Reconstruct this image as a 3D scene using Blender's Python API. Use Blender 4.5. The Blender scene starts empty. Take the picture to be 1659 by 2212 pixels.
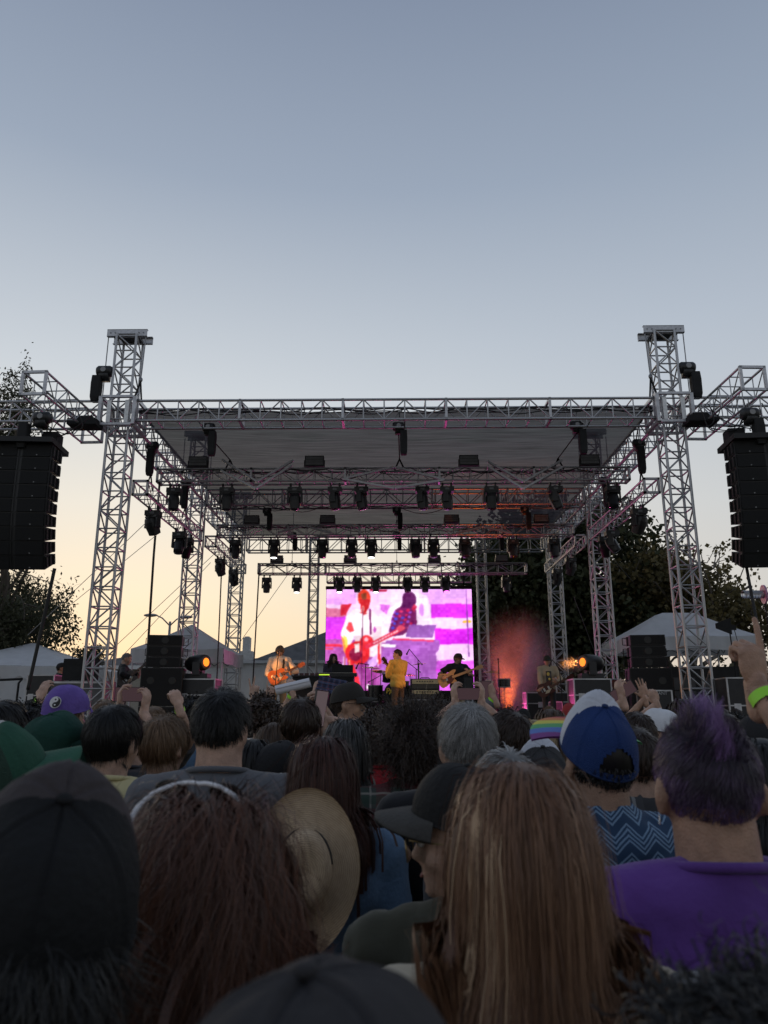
import bpy, math, random
import numpy as np
from mathutils import Vector, Matrix
random.seed(7); RNG = np.random.default_rng(7)
scene = bpy.context.scene
COL = scene.collection
R = math.radians

# ---------------------------------------------------------------- camera
FPX, CX, CY = 1620.0, 829.5, 1106.0            # focal length and centre for a 1659 px wide frame
PITCH = R(14.67); YAW = math.atan(25/1620*math.cos(PITCH)); CAMZ = 1.68
cam_d = bpy.data.cameras.new('camera'); cam = bpy.data.objects.new('camera', cam_d); COL.objects.link(cam)
cam_d.sensor_fit = 'HORIZONTAL'; cam_d.sensor_width = 36.0; cam_d.lens = FPX/1659*36
cam_d.clip_start = 0.02; cam_d.clip_end = 3000
cam_d.dof.use_dof = True; cam_d.dof.focus_distance = 9.0; cam_d.dof.aperture_fstop = 9.0
cam.location = (0, 0, CAMZ); cam.rotation_euler = (R(90)+PITCH, 0, YAW)
scene.camera = cam

# ---------------------------------------------------------------- sky, sun, exposure
SUN_EL, SUN_AZ = 3.0, -20.0                    # the sun is just setting behind the stage, to the left
world = bpy.data.worlds.new('World'); scene.world = world; world.use_nodes = True
wn = world.node_tree.nodes; wl = world.node_tree.links; wn.clear()
w_out = wn.new('ShaderNodeOutputWorld'); w_bg = wn.new('ShaderNodeBackground')
w_sky = wn.new('ShaderNodeTexSky'); w_sky.sky_type = 'NISHITA'; w_sky.sun_disc = False
w_sky.sun_elevation = R(SUN_EL); w_sky.sun_rotation = R(SUN_AZ)
w_sky.altitude = 0; w_sky.air_density = 1.0; w_sky.dust_density = 2.2; w_sky.ozone_density = 1.6
def wmath(op, a, b=None, c=None):
    n_ = wn.new('ShaderNodeMath'); n_.operation = op
    for i, q in enumerate((a, b, c)):
        if q is None: continue
        if isinstance(q, (int, float)): n_.inputs[i].default_value = q
        else: wl.new(q, n_.inputs[i])
    return n_.outputs[0]
def wramp(fac, stops):
    r_ = wn.new('ShaderNodeValToRGB'); e = r_.color_ramp.elements; r_.color_ramp.interpolation = 'B_SPLINE' if False else 'EASE'
    r_.color_ramp.interpolation = 'LINEAR'
    e[0].position, e[1].position = stops[0][0], stops[-1][0]; e[0].color = (*stops[0][1], 1); e[1].color = (*stops[-1][1], 1)
    for p_, c_ in stops[1:-1]: q = e.new(p_); q.color = (*c_, 1)
    wl.new(fac, r_.inputs[0]); return r_.outputs[0]
def wmix(fac, a, b, mode='MIX'):
    m_ = wn.new('ShaderNodeMix'); m_.data_type = 'RGBA'; m_.blend_type = mode
    for sock, q in ((m_.inputs[0], fac), (m_.inputs[6], a), (m_.inputs[7], b)):
        if isinstance(q, (int, float)): sock.default_value = q
        elif isinstance(q, tuple): sock.default_value = (*q, 1)
        else: wl.new(q, sock)
    return m_.outputs[2]
# dusk sky after sunset: elevation ramp, warm glow around the sunset azimuth, dimmer away from it
w_tc = wn.new('ShaderNodeTexCoord'); w_sp = wn.new('ShaderNodeSeparateXYZ'); wl.new(w_tc.outputs['Generated'], w_sp.inputs[0])
w_x, w_y, w_z = w_sp.outputs
w_el = wmath('DIVIDE', wmath('ARCSINE', wmath('MINIMUM', wmath('MAXIMUM', w_z, 0.0), 1.0)), math.pi/2)
w_cool = wramp(w_el, [(0.0, (0.66, 0.62, 0.60)), (0.06, (0.66, 0.655, 0.65)), (0.16, (0.60, 0.635, 0.675)), (0.30, (0.47, 0.535, 0.63)), (0.42, (0.335, 0.405, 0.515)), (0.56, (0.228, 0.282, 0.388)), (1.0, (0.15, 0.18, 0.25))])
w_warm = wramp(w_el, [(0.0, (1.0, 0.70, 0.42)), (0.04, (1.0, 0.78, 0.51)), (0.09, (0.97, 0.84, 0.64)), (0.16, (0.87, 0.83, 0.74)), (0.26, (0.64, 0.69, 0.74)), (0.42, (0.35, 0.415, 0.52)), (0.56, (0.232, 0.285, 0.39)), (1.0, (0.15, 0.18, 0.25))])
w_len = wmath('SQRT', wmath('ADD', wmath('MULTIPLY', w_x, w_x), wmath('MULTIPLY', w_y, w_y)))
w_cos = wmath('DIVIDE', wmath('ADD', wmath('MULTIPLY', w_x, math.sin(R(SUN_AZ))), wmath('MULTIPLY', w_y, math.cos(R(SUN_AZ)))), wmath('MAXIMUM', w_len, 0.001))
w_lobe = wmath('POWER', wmath('MAXIMUM', w_cos, 0.0), 3.6)
w_away = wmath('MULTIPLY_ADD', w_cos, 0.18, 0.82)                     # 1 towards the glow, 0.64 opposite
w_dusk = wmix(1.0, wmix(w_lobe, w_cool, w_warm), wmix(w_el, w_away, (1.0, 1.0, 1.0)), 'MULTIPLY')
w_nis = wmix(1.0, w_sky.outputs[0], (0.12, 0.12, 0.12), 'MULTIPLY')
wl.new(wmix(0.06, w_dusk, w_nis), w_bg.inputs['Color']); wl.new(w_bg.outputs[0], w_out.inputs['Surface'])
w_bg.inputs['Strength'].default_value = 1.0
sun_d = bpy.data.lights.new('sun', 'SUN'); sun = bpy.data.objects.new('sun', sun_d); COL.objects.link(sun)
sun_d.energy = 0.25; sun_d.angle = R(14); sun_d.color = (1.0, 0.80, 0.58)
_sd = Vector((math.sin(R(SUN_AZ))*math.cos(R(SUN_EL+3)), math.cos(R(SUN_AZ))*math.cos(R(SUN_EL+3)), math.sin(R(SUN_EL+3))))
sun.rotation_euler = (-_sd).to_track_quat('-Z', 'Y').to_euler()
scene.view_settings.view_transform = 'Standard'; scene.view_settings.look = 'None'
scene.view_settings.exposure = 0.0; scene.view_settings.gamma = 1.0
scene.view_settings.use_curve_mapping = False
scene.render.engine = 'CYCLES'
scene.cycles.use_denoising = True
scene.cycles.max_bounces = 8; scene.cycles.transparent_max_bounces = 12; scene.cycles.volume_bounces = 1
scene.cycles.caustics_reflective = False; scene.cycles.caustics_refractive = False
scene.cycles.sample_clamp_indirect = 4.0

def _rz(v):
    c, s = math.cos(YAW), math.sin(YAW); return np.array([c*v[0]-s*v[1], s*v[0]+c*v[1], v[2]])
_FW = _rz((0, math.cos(PITCH), math.sin(PITCH))); _RT = _rz((1, 0, 0)); _UP = _rz((0, -math.sin(PITCH), math.cos(PITCH)))
def D(x, y, Y):
    """surveyed spot: the point at distance Y that the photo shows at (x, y) of its 1659 px wide version"""
    d = FPX*_FW+(x-CX)*_RT-(y-CY)*_UP
    return np.array([0, 0, CAMZ])+d*(Y/d[1])

# ---------------------------------------------------------------- materials
MATS = {}
def nodes_of(m):
    m.use_nodes = True; return m.node_tree.nodes, m.node_tree.links
def mat(name, col, rough=0.6, metal=0.0, var=0.15, scale=8.0, bump=0.0, bscale=40.0, spec=0.5, stretch=None, sheen=0.0, trans=0.0):
    """principled material with noise in colour and relief, in object space"""
    if name in MATS: return MATS[name]
    m = bpy.data.materials.new(name); n, l = nodes_of(m); b = n['Principled BSDF']
    b.inputs['Roughness'].default_value = rough; b.inputs['Metallic'].default_value = metal
    b.inputs['Specular IOR Level'].default_value = spec
    if sheen: b.inputs['Sheen Weight'].default_value = sheen; b.inputs['Sheen Roughness'].default_value = 0.5
    tc = n.new('ShaderNodeTexCoord'); src = tc.outputs['Object']
    if stretch:
        mp = n.new('ShaderNodeMapping'); mp.inputs['Scale'].default_value = stretch; l.new(src, mp.inputs[0]); src = mp.outputs[0]
    nz = n.new('ShaderNodeTexNoise'); nz.inputs['Scale'].default_value = scale; nz.inputs['Detail'].default_value = 5
    l.new(src, nz.inputs['Vector'])
    cr = n.new('ShaderNodeValToRGB'); c = np.array(col[:3])
    cr.color_ramp.elements[0].position = 0.3; cr.color_ramp.elements[1].position = 0.7
    cr.color_ramp.elements[0].color = (*np.clip(c*(1-var), 0, 1), 1); cr.color_ramp.elements[1].color = (*np.clip(c*(1+var), 0, 1), 1)
    l.new(nz.outputs['Fac'], cr.inputs[0]); l.new(cr.outputs[0], b.inputs['Base Color'])
    if bump:
        n2 = n.new('ShaderNodeTexNoise'); n2.inputs['Scale'].default_value = bscale; n2.inputs['Detail'].default_value = 4
        l.new(src, n2.inputs['Vector'])
        bp = n.new('ShaderNodeBump'); bp.inputs['Strength'].default_value = bump; bp.inputs['Distance'].default_value = 0.01
        l.new(n2.outputs['Fac'], bp.inputs['Height']); l.new(bp.outputs[0], b.inputs['Normal'])
    if trans:
        t = n.new('ShaderNodeBsdfTranslucent'); l.new(cr.outputs[0], t.inputs['Color'])
        mx = n.new('ShaderNodeMixShader'); mx.inputs[0].default_value = trans
        l.new(b.outputs[0], mx.inputs[1]); l.new(t.outputs[0], mx.inputs[2]); l.new(mx.outputs[0], n['Material Output'].inputs['Surface'])
    MATS[name] = m; return m
def emat(name, col, strength):
    if name in MATS: return MATS[name]
    m = bpy.data.materials.new(name); n, l = nodes_of(m); n.clear()
    o = n.new('ShaderNodeOutputMaterial'); e = n.new('ShaderNodeEmission'); e.inputs[0].default_value = (*col, 1); e.inputs[1].default_value = strength
    l.new(e.outputs[0], o.inputs[0]); MATS[name] = m; return m

# ---------------------------------------------------------------- mesh building
class MB:
    def __init__(s): s.v = []; s.f = []; s.n = 0
    def add(s, v, f):
        v = np.asarray(v, float); s.v.append(v); s.f += [tuple(i+s.n for i in q) for q in f]; s.n += len(v); return s
    def box(s, c, d, rot=None, taper=None):
        h = np.array(d, float)/2
        v = np.array([[x, y, z] for z in (-1, 1) for y in (-1, 1) for x in (-1, 1)], float)*h
        if taper: v[4:, 0] *= taper[0]; v[4:, 1] *= taper[1]
        if rot is not None: v = v@np.array(rot).T
        return s.add(v+np.array(c), [(0, 2, 3, 1), (4, 5, 7, 6), (0, 1, 5, 4), (2, 6, 7, 3), (0, 4, 6, 2), (1, 3, 7, 5)])
    def tube(s, pts, r, k=8, caps=True):
        p = np.asarray(pts, float); n = len(p); r = np.broadcast_to(np.asarray(r, float), (n,))
        t = np.gradient(p, axis=0); t /= np.linalg.norm(t, axis=1)[:, None]+1e-12
        up = np.array([0, 0, 1.]) if abs(t[0][2]) < 0.9 else np.array([0, 1., 0])
        rows = []
        u = np.cross(t[0], up); u /= np.linalg.norm(u)
        a = np.arange(k)*2*math.pi/k
        for i in range(n):
            u = u-t[i]*np.dot(u, t[i]); u /= np.linalg.norm(u); w = np.cross(t[i], u)
            rows.append(p[i]+r[i]*(np.cos(a)[:, None]*u+np.sin(a)[:, None]*w))
        f = [(i*k+j, i*k+(j+1) % k, (i+1)*k+(j+1) % k, (i+1)*k+j) for i in range(n-1) for j in range(k)]
        if caps: f += [tuple(range(k))[::-1], tuple((n-1)*k+j for j in range(k))]
        return s.add(np.vstack(rows), f)
    def ell(s, c, r, rot=None, k=16, m=10):
        v = [[0, 0, -1]]
        for i in range(1, m):
            th = -math.pi/2+math.pi*i/m
            v += [[math.cos(th)*math.cos(2*math.pi*j/k), math.cos(th)*math.sin(2*math.pi*j/k), math.sin(th)] for j in range(k)]
        v += [[0, 0, 1]]; v = np.array(v)*np.broadcast_to(np.asarray(r, float), (3,))
        if rot is not None: v = v@np.array(rot).T
        f = [(0, 1+(j+1) % k, 1+j) for j in range(k)]
        for i in range(m-2):
            f += [(1+i*k+j, 1+i*k+(j+1) % k, 1+(i+1)*k+(j+1) % k, 1+(i+1)*k+j) for j in range(k)]
        e = len(v)-1; f += [(e, 1+(m-2)*k+j, 1+(m-2)*k+(j+1) % k) for j in range(k)]
        return s.add(v+np.array(c), f)
    def cap(s, a, b, ra, rb, k=12):
        """rounded, tapering limb"""
        a = np.array(a, float); b = np.array(b, float); d = b-a; L = np.linalg.norm(d); d = d/(L+1e-9)
        pts, rr = [], []
        for q in (80, 60, 35, 0): pts.append(a-d*ra*math.sin(R(q))); rr.append(ra*math.cos(R(q)))
        for q in (0, 35, 60, 80): pts.append(b+d*rb*math.sin(R(q))); rr.append(rb*math.cos(R(q)))
        return s.tube(pts, rr, k)
    def prism(s, poly, y0, y1, M=None):
        """outline in x,z pulled along y"""
        p = np.array(poly, float); n = len(p)
        v = np.vstack([np.c_[p[:, 0], np.full(n, y0), p[:, 1]], np.c_[p[:, 0], np.full(n, y1), p[:, 1]]])
        if M is not None: v = v@np.array(M)[:3, :3].T+np.array(M)[:3, 3]
        f = [tuple(range(n)), tuple(range(2*n-1, n-1, -1))]+[(i, i+n, (i+1) % n+n, (i+1) % n) for i in range(n)]
        return s.add(v, f)
    def loft(s, rings, caps=True):
        k = len(rings[0]); n = len(rings)
        f = [(i*k+j, i*k+(j+1) % k, (i+1)*k+(j+1) % k, (i+1)*k+j) for i in range(n-1) for j in range(k)]
        if caps: f += [tuple(range(k))[::-1], tuple((n-1)*k+j for j in range(k))]
        return s.add(np.vstack(rings), f)
    def lathe(s, c, prof, k=24, axis='z', caps=False):
        a = np.arange(k)*2*math.pi/k; rows = []
        for r, h in prof:
            q = np.c_[r*np.cos(a), r*np.sin(a), np.full(k, h)]
            if axis == 'y': q = q[:, [0, 2, 1]]
            if axis == 'x': q = q[:, [2, 0, 1]]
            rows.append(q+np.array(c))
        return s.loft(rows, caps)
    def xf(s, M):
        M = np.array(M); s.v = [v@M[:3, :3].T+M[:3, 3] for v in s.v]; return s
    def verts(s): return np.vstack(s.v)
    def mesh(s, name, smooth=False):
        me = bpy.data.meshes.new(name); me.from_pydata(np.vstack(s.v).tolist(), [], s.f)
        if smooth: me.shade_smooth()
        me.update(); return me
    def build(s, name, m=None, parent=None, smooth=False, **k):
        return link(name, s.mesh(name, smooth), m, parent, **k)

def mesh_np(name, v, f, smooth=True):
    """fast mesh from arrays; f is (n,3) or (n,4)"""
    me = bpy.data.meshes.new(name); v = np.asarray(v, np.float32); f = np.asarray(f, np.int32); k = f.shape[1]
    me.vertices.add(len(v)); me.vertices.foreach_set('co', v.ravel())
    me.loops.add(f.size); me.loops.foreach_set('vertex_index', f.ravel())
    me.polygons.add(len(f)); me.polygons.foreach_set('loop_start', np.arange(0, f.size, k, dtype=np.int32))
    me.polygons.foreach_set('loop_total', np.full(len(f), k, np.int32))
    me.update(calc_edges=True)
    if smooth: me.shade_smooth()
    return me
def attr(me, name, vals):
    a = me.attributes.new(name, 'FLOAT', 'POINT'); a.data.foreach_set('value', np.asarray(vals, np.float32))
def link(name, me, m=None, parent=None, loc=None, rot=None, scale=None, mw=None):
    o = bpy.data.objects.new(name, me); COL.objects.link(o)
    if m is not None and me is not None and len(me.materials) == 0: me.materials.append(m)
    if parent is not None: o.parent = parent
    if loc is not None: o.location = loc
    if rot is not None: o.rotation_euler = rot
    if scale is not None: o.scale = scale
    if mw is not None: o.matrix_local = mw
    return o
def tag(o, label=None, cat=None, group=None, kind=None):
    if label: o['label'] = label
    if cat: o['category'] = cat
    if group: o['group'] = group
    if kind: o['kind'] = kind
    return o
def thing(name, label, cat, loc=(0, 0, 0), rz=0.0, group=None, rot=None):
    o = bpy.data.objects.new(name, None); COL.objects.link(o); o.location = loc
    o.rotation_euler = rot if rot else (0, 0, rz); o.empty_display_size = 0.1
    return tag(o, label, cat, group)
def copy_tree(o, parent=None):
    c = o.copy(); COL.objects.link(c); c.parent = parent
    for ch in list(o.children): copy_tree(ch, c)
    return c
def rotm(axis, a):
    return np.array(Matrix.Rotation(a, 3, axis))
ORD = ['first', 'second', 'third', 'fourth', 'fifth', 'sixth', 'seventh', 'eighth', 'ninth', 'tenth', 'eleventh', 'twelfth', 'thirteenth', 'fourteenth']
def text_mesh(body, size, ext=0.002, bevel=0.0):
    """flat lettering in x,z, facing -y, centred"""
    cu = bpy.data.curves.new('lettering', 'FONT'); cu.body = body; cu.size = size; cu.extrude = ext; cu.align_x = 'CENTER'; cu.align_y = 'CENTER'
    cu.resolution_u = 3; cu.offset = bevel
    ob = bpy.data.objects.new('lettering', cu); COL.objects.link(ob)
    dg = bpy.context.evaluated_depsgraph_get(); me = bpy.data.meshes.new_from_object(ob.evaluated_get(dg))
    bpy.data.objects.remove(ob); bpy.data.curves.remove(cu)
    me.transform(Matrix.Rotation(R(90), 4, 'X')); return me
def stamp(o, **k):
    for a, b in k.items(): o[a] = b
    return o
# ================================================================= ground and stage deck
M_ALU = mat('aluminium', (0.46, 0.46, 0.475), 0.45, 0.75, 0.34, 3.1, 0.1, 60)
M_PLATE = mat('galvanised plate', (0.52, 0.52, 0.54), 0.45, 0.7, 0.18, 14, 0.05, 60)
M_BLACK = mat('black housing', (0.018, 0.018, 0.020), 0.45, 0, 0.25, 12, 0.1, 80)
M_BLACKM = mat('matt black', (0.012, 0.012, 0.013), 0.8, 0, 0.3, 9, 0.1, 60)
M_CABLE = mat('black rubber cable', (0.012, 0.012, 0.012), 0.6, 0, 0.2, 9)
M_STEEL = mat('steel chain', (0.22, 0.22, 0.23), 0.4, 0.9, 0.2, 30)
g = MB()
n = 24; xs = np.linspace(-400, 400, n)
for i in range(n-1): pass
gv = np.array([[x, y, 0] for y in np.linspace(-200, 900, n) for x in xs]); gf = [(j*n+i, j*n+i+1, (j+1)*n+i+1, (j+1)*n+i) for j in range(n-1) for i in range(n-1)]
g.add(gv, gf)
tag(g.build('ground', mat('dry trodden grass', (0.075, 0.075, 0.04), 0.95, 0, 0.4, 0.8, 0.5, 30)), kind='structure')
DECK = 1.2
st = thing('stage', 'black stage deck under the truss roof, behind the crowd', 'stage', (0, 21.2, 0))
for i in range(5):
    for j in range(6):
        b = MB().box((-4.44+i*2.22, -5.3+j*2.12, DECK-0.06), (2.21, 2.11, 0.12)); b.build('deck_panel', mat('stage ply', (0.03, 0.03, 0.03), 0.6, 0, 0.3, 3, 0.1, 30), st)
for i in range(5):
    MB().box((-4.44+i*2.22, -6.38, 0.56), (2.20, 0.02, 1.1)).build('skirt', mat('black skirt cloth', (0.012, 0.012, 0.013), 0.9, 0, 0.3, 6, 0.3, 12, stretch=(8, 8, 0.3)), st)
for x in (-5.4, -2.8, 0, 2.8, 5.4):
    for y in (-6.2, -2, 2, 6.2): MB().tube([(x, y, 0), (x, y, DECK-0.13)], 0.024, 8).build('leg', M_ALU, st)

# ================================================================= box truss
_tube_me = MB().tube([(0, 0, 0), (0, 0, 1)], 1.0, 6, False).mesh('brace', True); _tube_me.materials.append(M_ALU)
_chord_me = MB().tube([(0, 0, 0), (0, 0, 1)], 1.0, 10, True).mesh('chord', True); _chord_me.materials.append(M_ALU)
def bar(name, a, b, r, parent, me):
    a = Vector(a); b = Vector(b); d = b-a
    M = Matrix.Translation(a)@d.to_track_quat('Z', 'Y').to_matrix().to_4x4()@Matrix.Diagonal((r, r, d.length, 1))
    return link(name, me, None, parent, mw=M)
def truss(name, label, cat, p0, p1, w, h, bay, side=(1, 0, 0), cr=0.028, br=0.0145, fine=True, group=None, sections=0, xdiag=False, m=None):
    """box truss from p0 to p1: four chords, a ring of struts at each bay, diagonals in the faces"""
    p0 = np.array(p0, float); p1 = np.array(p1, float); ax = p1-p0; L = np.linalg.norm(ax); ax /= L
    u = np.array(side, float); u -= ax*np.dot(u, ax); u /= np.linalg.norm(u); v = np.cross(ax, u)
    t = thing(name, label, cat, tuple(p0), group=group)
    n = max(2, int(round(L/bay))); cn = [(-1, -1), (1, -1), (1, 1), (-1, 1)]
    pt = lambda i, c: ax*(L*i/n)+u*(c[0]*w/2)+v*(c[1]*h/2)
    for c in cn: bar('chord', pt(0, c), pt(n, c), cr, t, _chord_me)
    segs = []
    for i in range(n+1):
        for k in range(4): segs.append((pt(i, cn[k]), pt(i, cn[(k+1) % 4])))
    for i in range(n):
        for k in range(4):
            if k % 2 == 0 and abs(ax[2]) < 0.5: continue          # level trusses have plain rungs above and below
            a, b = cn[k], cn[(k+1) % 4]
            if (i+(k >= 2)) % 2: a, b = b, a
            segs.append((pt(i, a), pt(i+1, b)))
    if fine:
        for a, b in segs: bar('brace', a, b, br, t, _tube_me)
    else:
        mb = MB()
        for a, b in segs: mb.tube([a, b], br, 5, False)
        o = mb.build('lacing', M_ALU, t, True); o['kind'] = 'stuff'
    for q in range(sections+1 if sections else 0):          # bolted end frames where sections meet
        mb = MB(); i = n*q/sections
        for k in range(4):
            a, b = pt(i, cn[k]), pt(i, cn[(k+1) % 4]); mid = (a+b)/2; d = b-a; ln = np.linalg.norm(d); d /= ln
            o = np.cross(ax, d); Rm = np.c_[d, o, ax]
            mb.box(mid, (ln+0.05, 0.05, 0.05), Rm)
        mb.build('end_frame', M_PLATE, t)
    return t
TX = 5.84
TY = (15.0, 21.2, 27.2); TTOP = 9.72; TW = 0.43
side_n = {-1: 'left', 1: 'right'}
dep_n = ['front', 'middle', 'rear']
def tower(s, k, top=TTOP, x=None, y=None, w=TW, nm=None, fine=False):
    x = s*TX if x is None else x; y = TY[k] if y is None else y
    lab = nm or f'{dep_n[k]} {side_n[s]} aluminium lattice tower of the stage roof'
    t = truss('truss_tower', lab, 'truss tower', (x, y, 0.06), (x, y, top-0.12), w, w, 0.40, (1, 0, 0), 0.029, 0.0165, fine, 'stage roof towers', 0)
    MB().box((0, 0, -0.03), (0.9, 0.9, 0.06)).build('base_plate', M_PLATE, t)
    return t
for s in (-1, 1):
    for k in range(3):
        t = tower(s, k, TTOP if k < 2 else 9.55, fine=(k == 0))
        # head: two channels across the top carrying the chain wheels
        zt = (TTOP if k < 2 else 9.55)-0.06-0.06
        mb = MB()
        for yy in (-0.2, 0.2):
            mb.box((0, yy, zt-0.03), (0.88, 0.014, 0.17)); mb.box((0, yy*0.86, zt+0.05), (0.88, 0.07, 0.012)); mb.box((0, yy*0.86, zt-0.11), (0.88, 0.07, 0.012))
        mb.build('head_channel', M_PLATE, t)
        MB().box((0, 0, zt-0.05), (0.42, 0.36, 0.10)).build('head_block', mat('dark steel', (0.05, 0.05, 0.055), 0.5, 0.5), t)
        bo = MB()
        for xx in (-0.36, -0.26, 0.26, 0.36): bo.lathe((xx, -0.209, zt-0.03), [(0.0, -0.012), (0.014, -0.012), (0.014, 0.0)], 8, 'y')
        bo.build('bolts', M_STEEL, t)
        # sleeve block where the roof truss rides on the tower
        if k == 0:
            mb = MB(); z0, z1 = 7.44, 8.06; W = 0.72
            for xx in (-1, 1):
                for yy in (-1, 1): mb.box((xx*W/2, yy*W/2, (z0+z1)/2-0.06), (0.07, 0.07, z1-z0))
            for zz in (z0, z1):
                for q in (-1, 1): mb.box((0, q*W/2, zz-0.06), (W-0.072, 0.066, 0.05)); mb.box((q*W/2, 0, zz-0.06), (0.066, W-0.072, 0.05))
            mb.build('sleeve_block', M_PLATE, t)
            for xx in (-0.19, 0.19):
                MB().box((xx, -W/2+0.045, 7.69), (0.085, 0.02, 0.50)).build('roller_plate', mat('bright plate', (0.66, 0.66, 0.66), 0.4, 0.6, 0.15, 20), t)
# two slimmer towers that carry the screen truss behind
for s, x in ((-1, D(674, 1320, 27.4)[0]), (1, D(1045, 1320, 27.4)[0])):
    tower(s, 2, 8.0, x, 27.75, 0.33, f'slim lattice tower just {side_n[s]} of the video screen')

# ---- roof trusses
ZT, ZB = 8.01, 7.56; ZC = (ZT+ZB)/2; TH_ = ZT-ZB
truss('roof_truss', 'long front roof truss spanning between the two front towers', 'truss', (-TX+0.38, 15.0, ZC), (TX-0.38, 15.0, ZC), 0.47, TH_, 0.435, (0, 1, 0), 0.028, 0.0145, True, 'roof trusses', 5)
for s in (-1, 1):
    truss('wing_truss', f'roof truss wing reaching past the front {side_n[s]} tower over the speakers', 'truss', (s*(TX+0.38), 15.0, ZC), (s*(TX+3.3), 15.0, ZC), 0.47, TH_, 0.49, (0, 1, 0), 0.028, 0.0145, True, 'roof trusses', 1)
    for k in range(2):
        truss('roof_truss', f'{side_n[s]} side roof truss running back from the {dep_n[k]} tower', 'truss', (s*TX, TY[k]+0.38, ZC), (s*TX, TY[k+1]-0.38, ZC), 0.47, TH_, 0.41, (1, 0, 0), 0.028, 0.0145, k == 0, 'roof trusses', 2)
truss('roof_truss', 'middle cross truss below the roof cloth between the middle towers', 'truss', (-TX+0.38, TY[1], 7.63), (TX-0.38, TY[1], 7.63), 0.47, TH_, 0.48, (0, 1, 0), 0.028, 0.0145, True, 'roof trusses', 5)
truss('roof_truss', 'rear cross truss under the back edge of the roof', 'truss', (-TX+0.38, TY[2], 7.55), (TX-0.38, TY[2], 7.55), 0.47, 0.5, 0.5, (0, 1, 0), 0.028, 0.0145, False, 'roof trusses', 5)

# ---- roof cloth: woven mesh laced between the trusses
def mat_mesh_cloth():
    m = bpy.data.materials.new('roof mesh cloth'); n, l = nodes_of(m); b = n['Principled BSDF']; out = n['Material Output']
    tc = n.new('ShaderNodeTexCoord'); mp = n.new('ShaderNodeMapping'); mp.inputs['Scale'].default_value = (0.35, 9, 1); l.new(tc.outputs['Object'], mp.inputs[0])
    nz = n.new('ShaderNodeTexNoise'); nz.inputs['Scale'].default_value = 3; nz.inputs['Detail'].default_value = 6; l.new(mp.outputs[0], nz.inputs['Vector'])
    cr = n.new('ShaderNodeValToRGB'); cr.color_ramp.elements[0].position = 0.35; cr.color_ramp.elements[1].position = 0.68
    cr.color_ramp.elements[0].color = (0.034, 0.034, 0.037, 1); cr.color_ramp.elements[1].color = (0.078, 0.078, 0.083, 1); l.new(nz.outputs[0], cr.inputs[0])
    b.inputs['Roughness'].default_value = 0.9; l.new(cr.outputs[0], b.inputs['Base Color'])
    tl = n.new('ShaderNodeBsdfTranslucent'); l.new(cr.outputs[0], tl.inputs[0])
    tp = n.new('ShaderNodeBsdfTransparent'); m1 = n.new('ShaderNodeMixShader'); m1.inputs[0].default_value = 0.55
    m2 = n.new('ShaderNodeMixShader'); mr = n.new('ShaderNodeMapRange'); mr.inputs[1].default_value = 0.3; mr.inputs[2].default_value = 0.75; mr.inputs[3].default_value = 0.045; mr.inputs[4].default_value = 0.09
    l.new(nz.outputs[0], mr.inputs[0]); l.new(mr.outputs[0], m2.inputs[0])
    l.new(b.outputs[0], m1.inputs[1]); l.new(tl.outputs[0], m1.inputs[2]); l.new(m1.outputs[0], m2.inputs[1]); l.new(tp.outputs[0], m2.inputs[2])
    l.new(m2.outputs[0], out.inputs['Surface']); return m
nx, ny = 60, 150; v = []
for j in range(ny+1):
    y = 15.18+(27.45-15.18)*j/ny
    for i in range(nx+1):
        q = 2*i/nx-1; edge = abs(math.sin(math.pi*(y-15.18)/0.42))*0.07
        x = q*(TX-0.20-(edge if abs(q) > 0.97 else 0))
        ye = y+(abs(math.sin(math.pi*x/0.55))*0.05 if j == 0 else 0)
        z = 7.985-0.05*(1-q*q)-0.09*math.sin((y-15.2)/6.05*math.pi)**2+0.016*math.sin(y*5.3+1.1*x)+0.011*math.sin(y*11-0.7*x)+0.010*math.sin(x*2.3+y*0.6)
        v.append((x, ye, z))
f = [(j*(nx+1)+i, j*(nx+1)+i+1, (j+1)*(nx+1)+i+1, (j+1)*(nx+1)+i) for j in range(ny) for i in range(nx)]
rc = link('roof_cloth', mesh_np('roof_cloth', v, f), mat_mesh_cloth()); tag(rc, 'grey woven mesh roof cloth laced over the stage trusses', 'roof')
cb = MB()
for i, dz in enumerate((0.0, 0.03, 0.055)):
    pts = [(x, 15.05+0.05*i, 7.86+dz+0.05*math.sin(x*1.7+i*2.1)+0.03*math.sin(x*4.3+i)) for x in np.linspace(-TX+0.3, TX-0.3, 90)]
    cb.tube(pts, 0.013, 5)
tag(cb.build('cable_loom', M_CABLE, None, True), 'black cables strung along the top of the front roof truss', 'cable')

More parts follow.
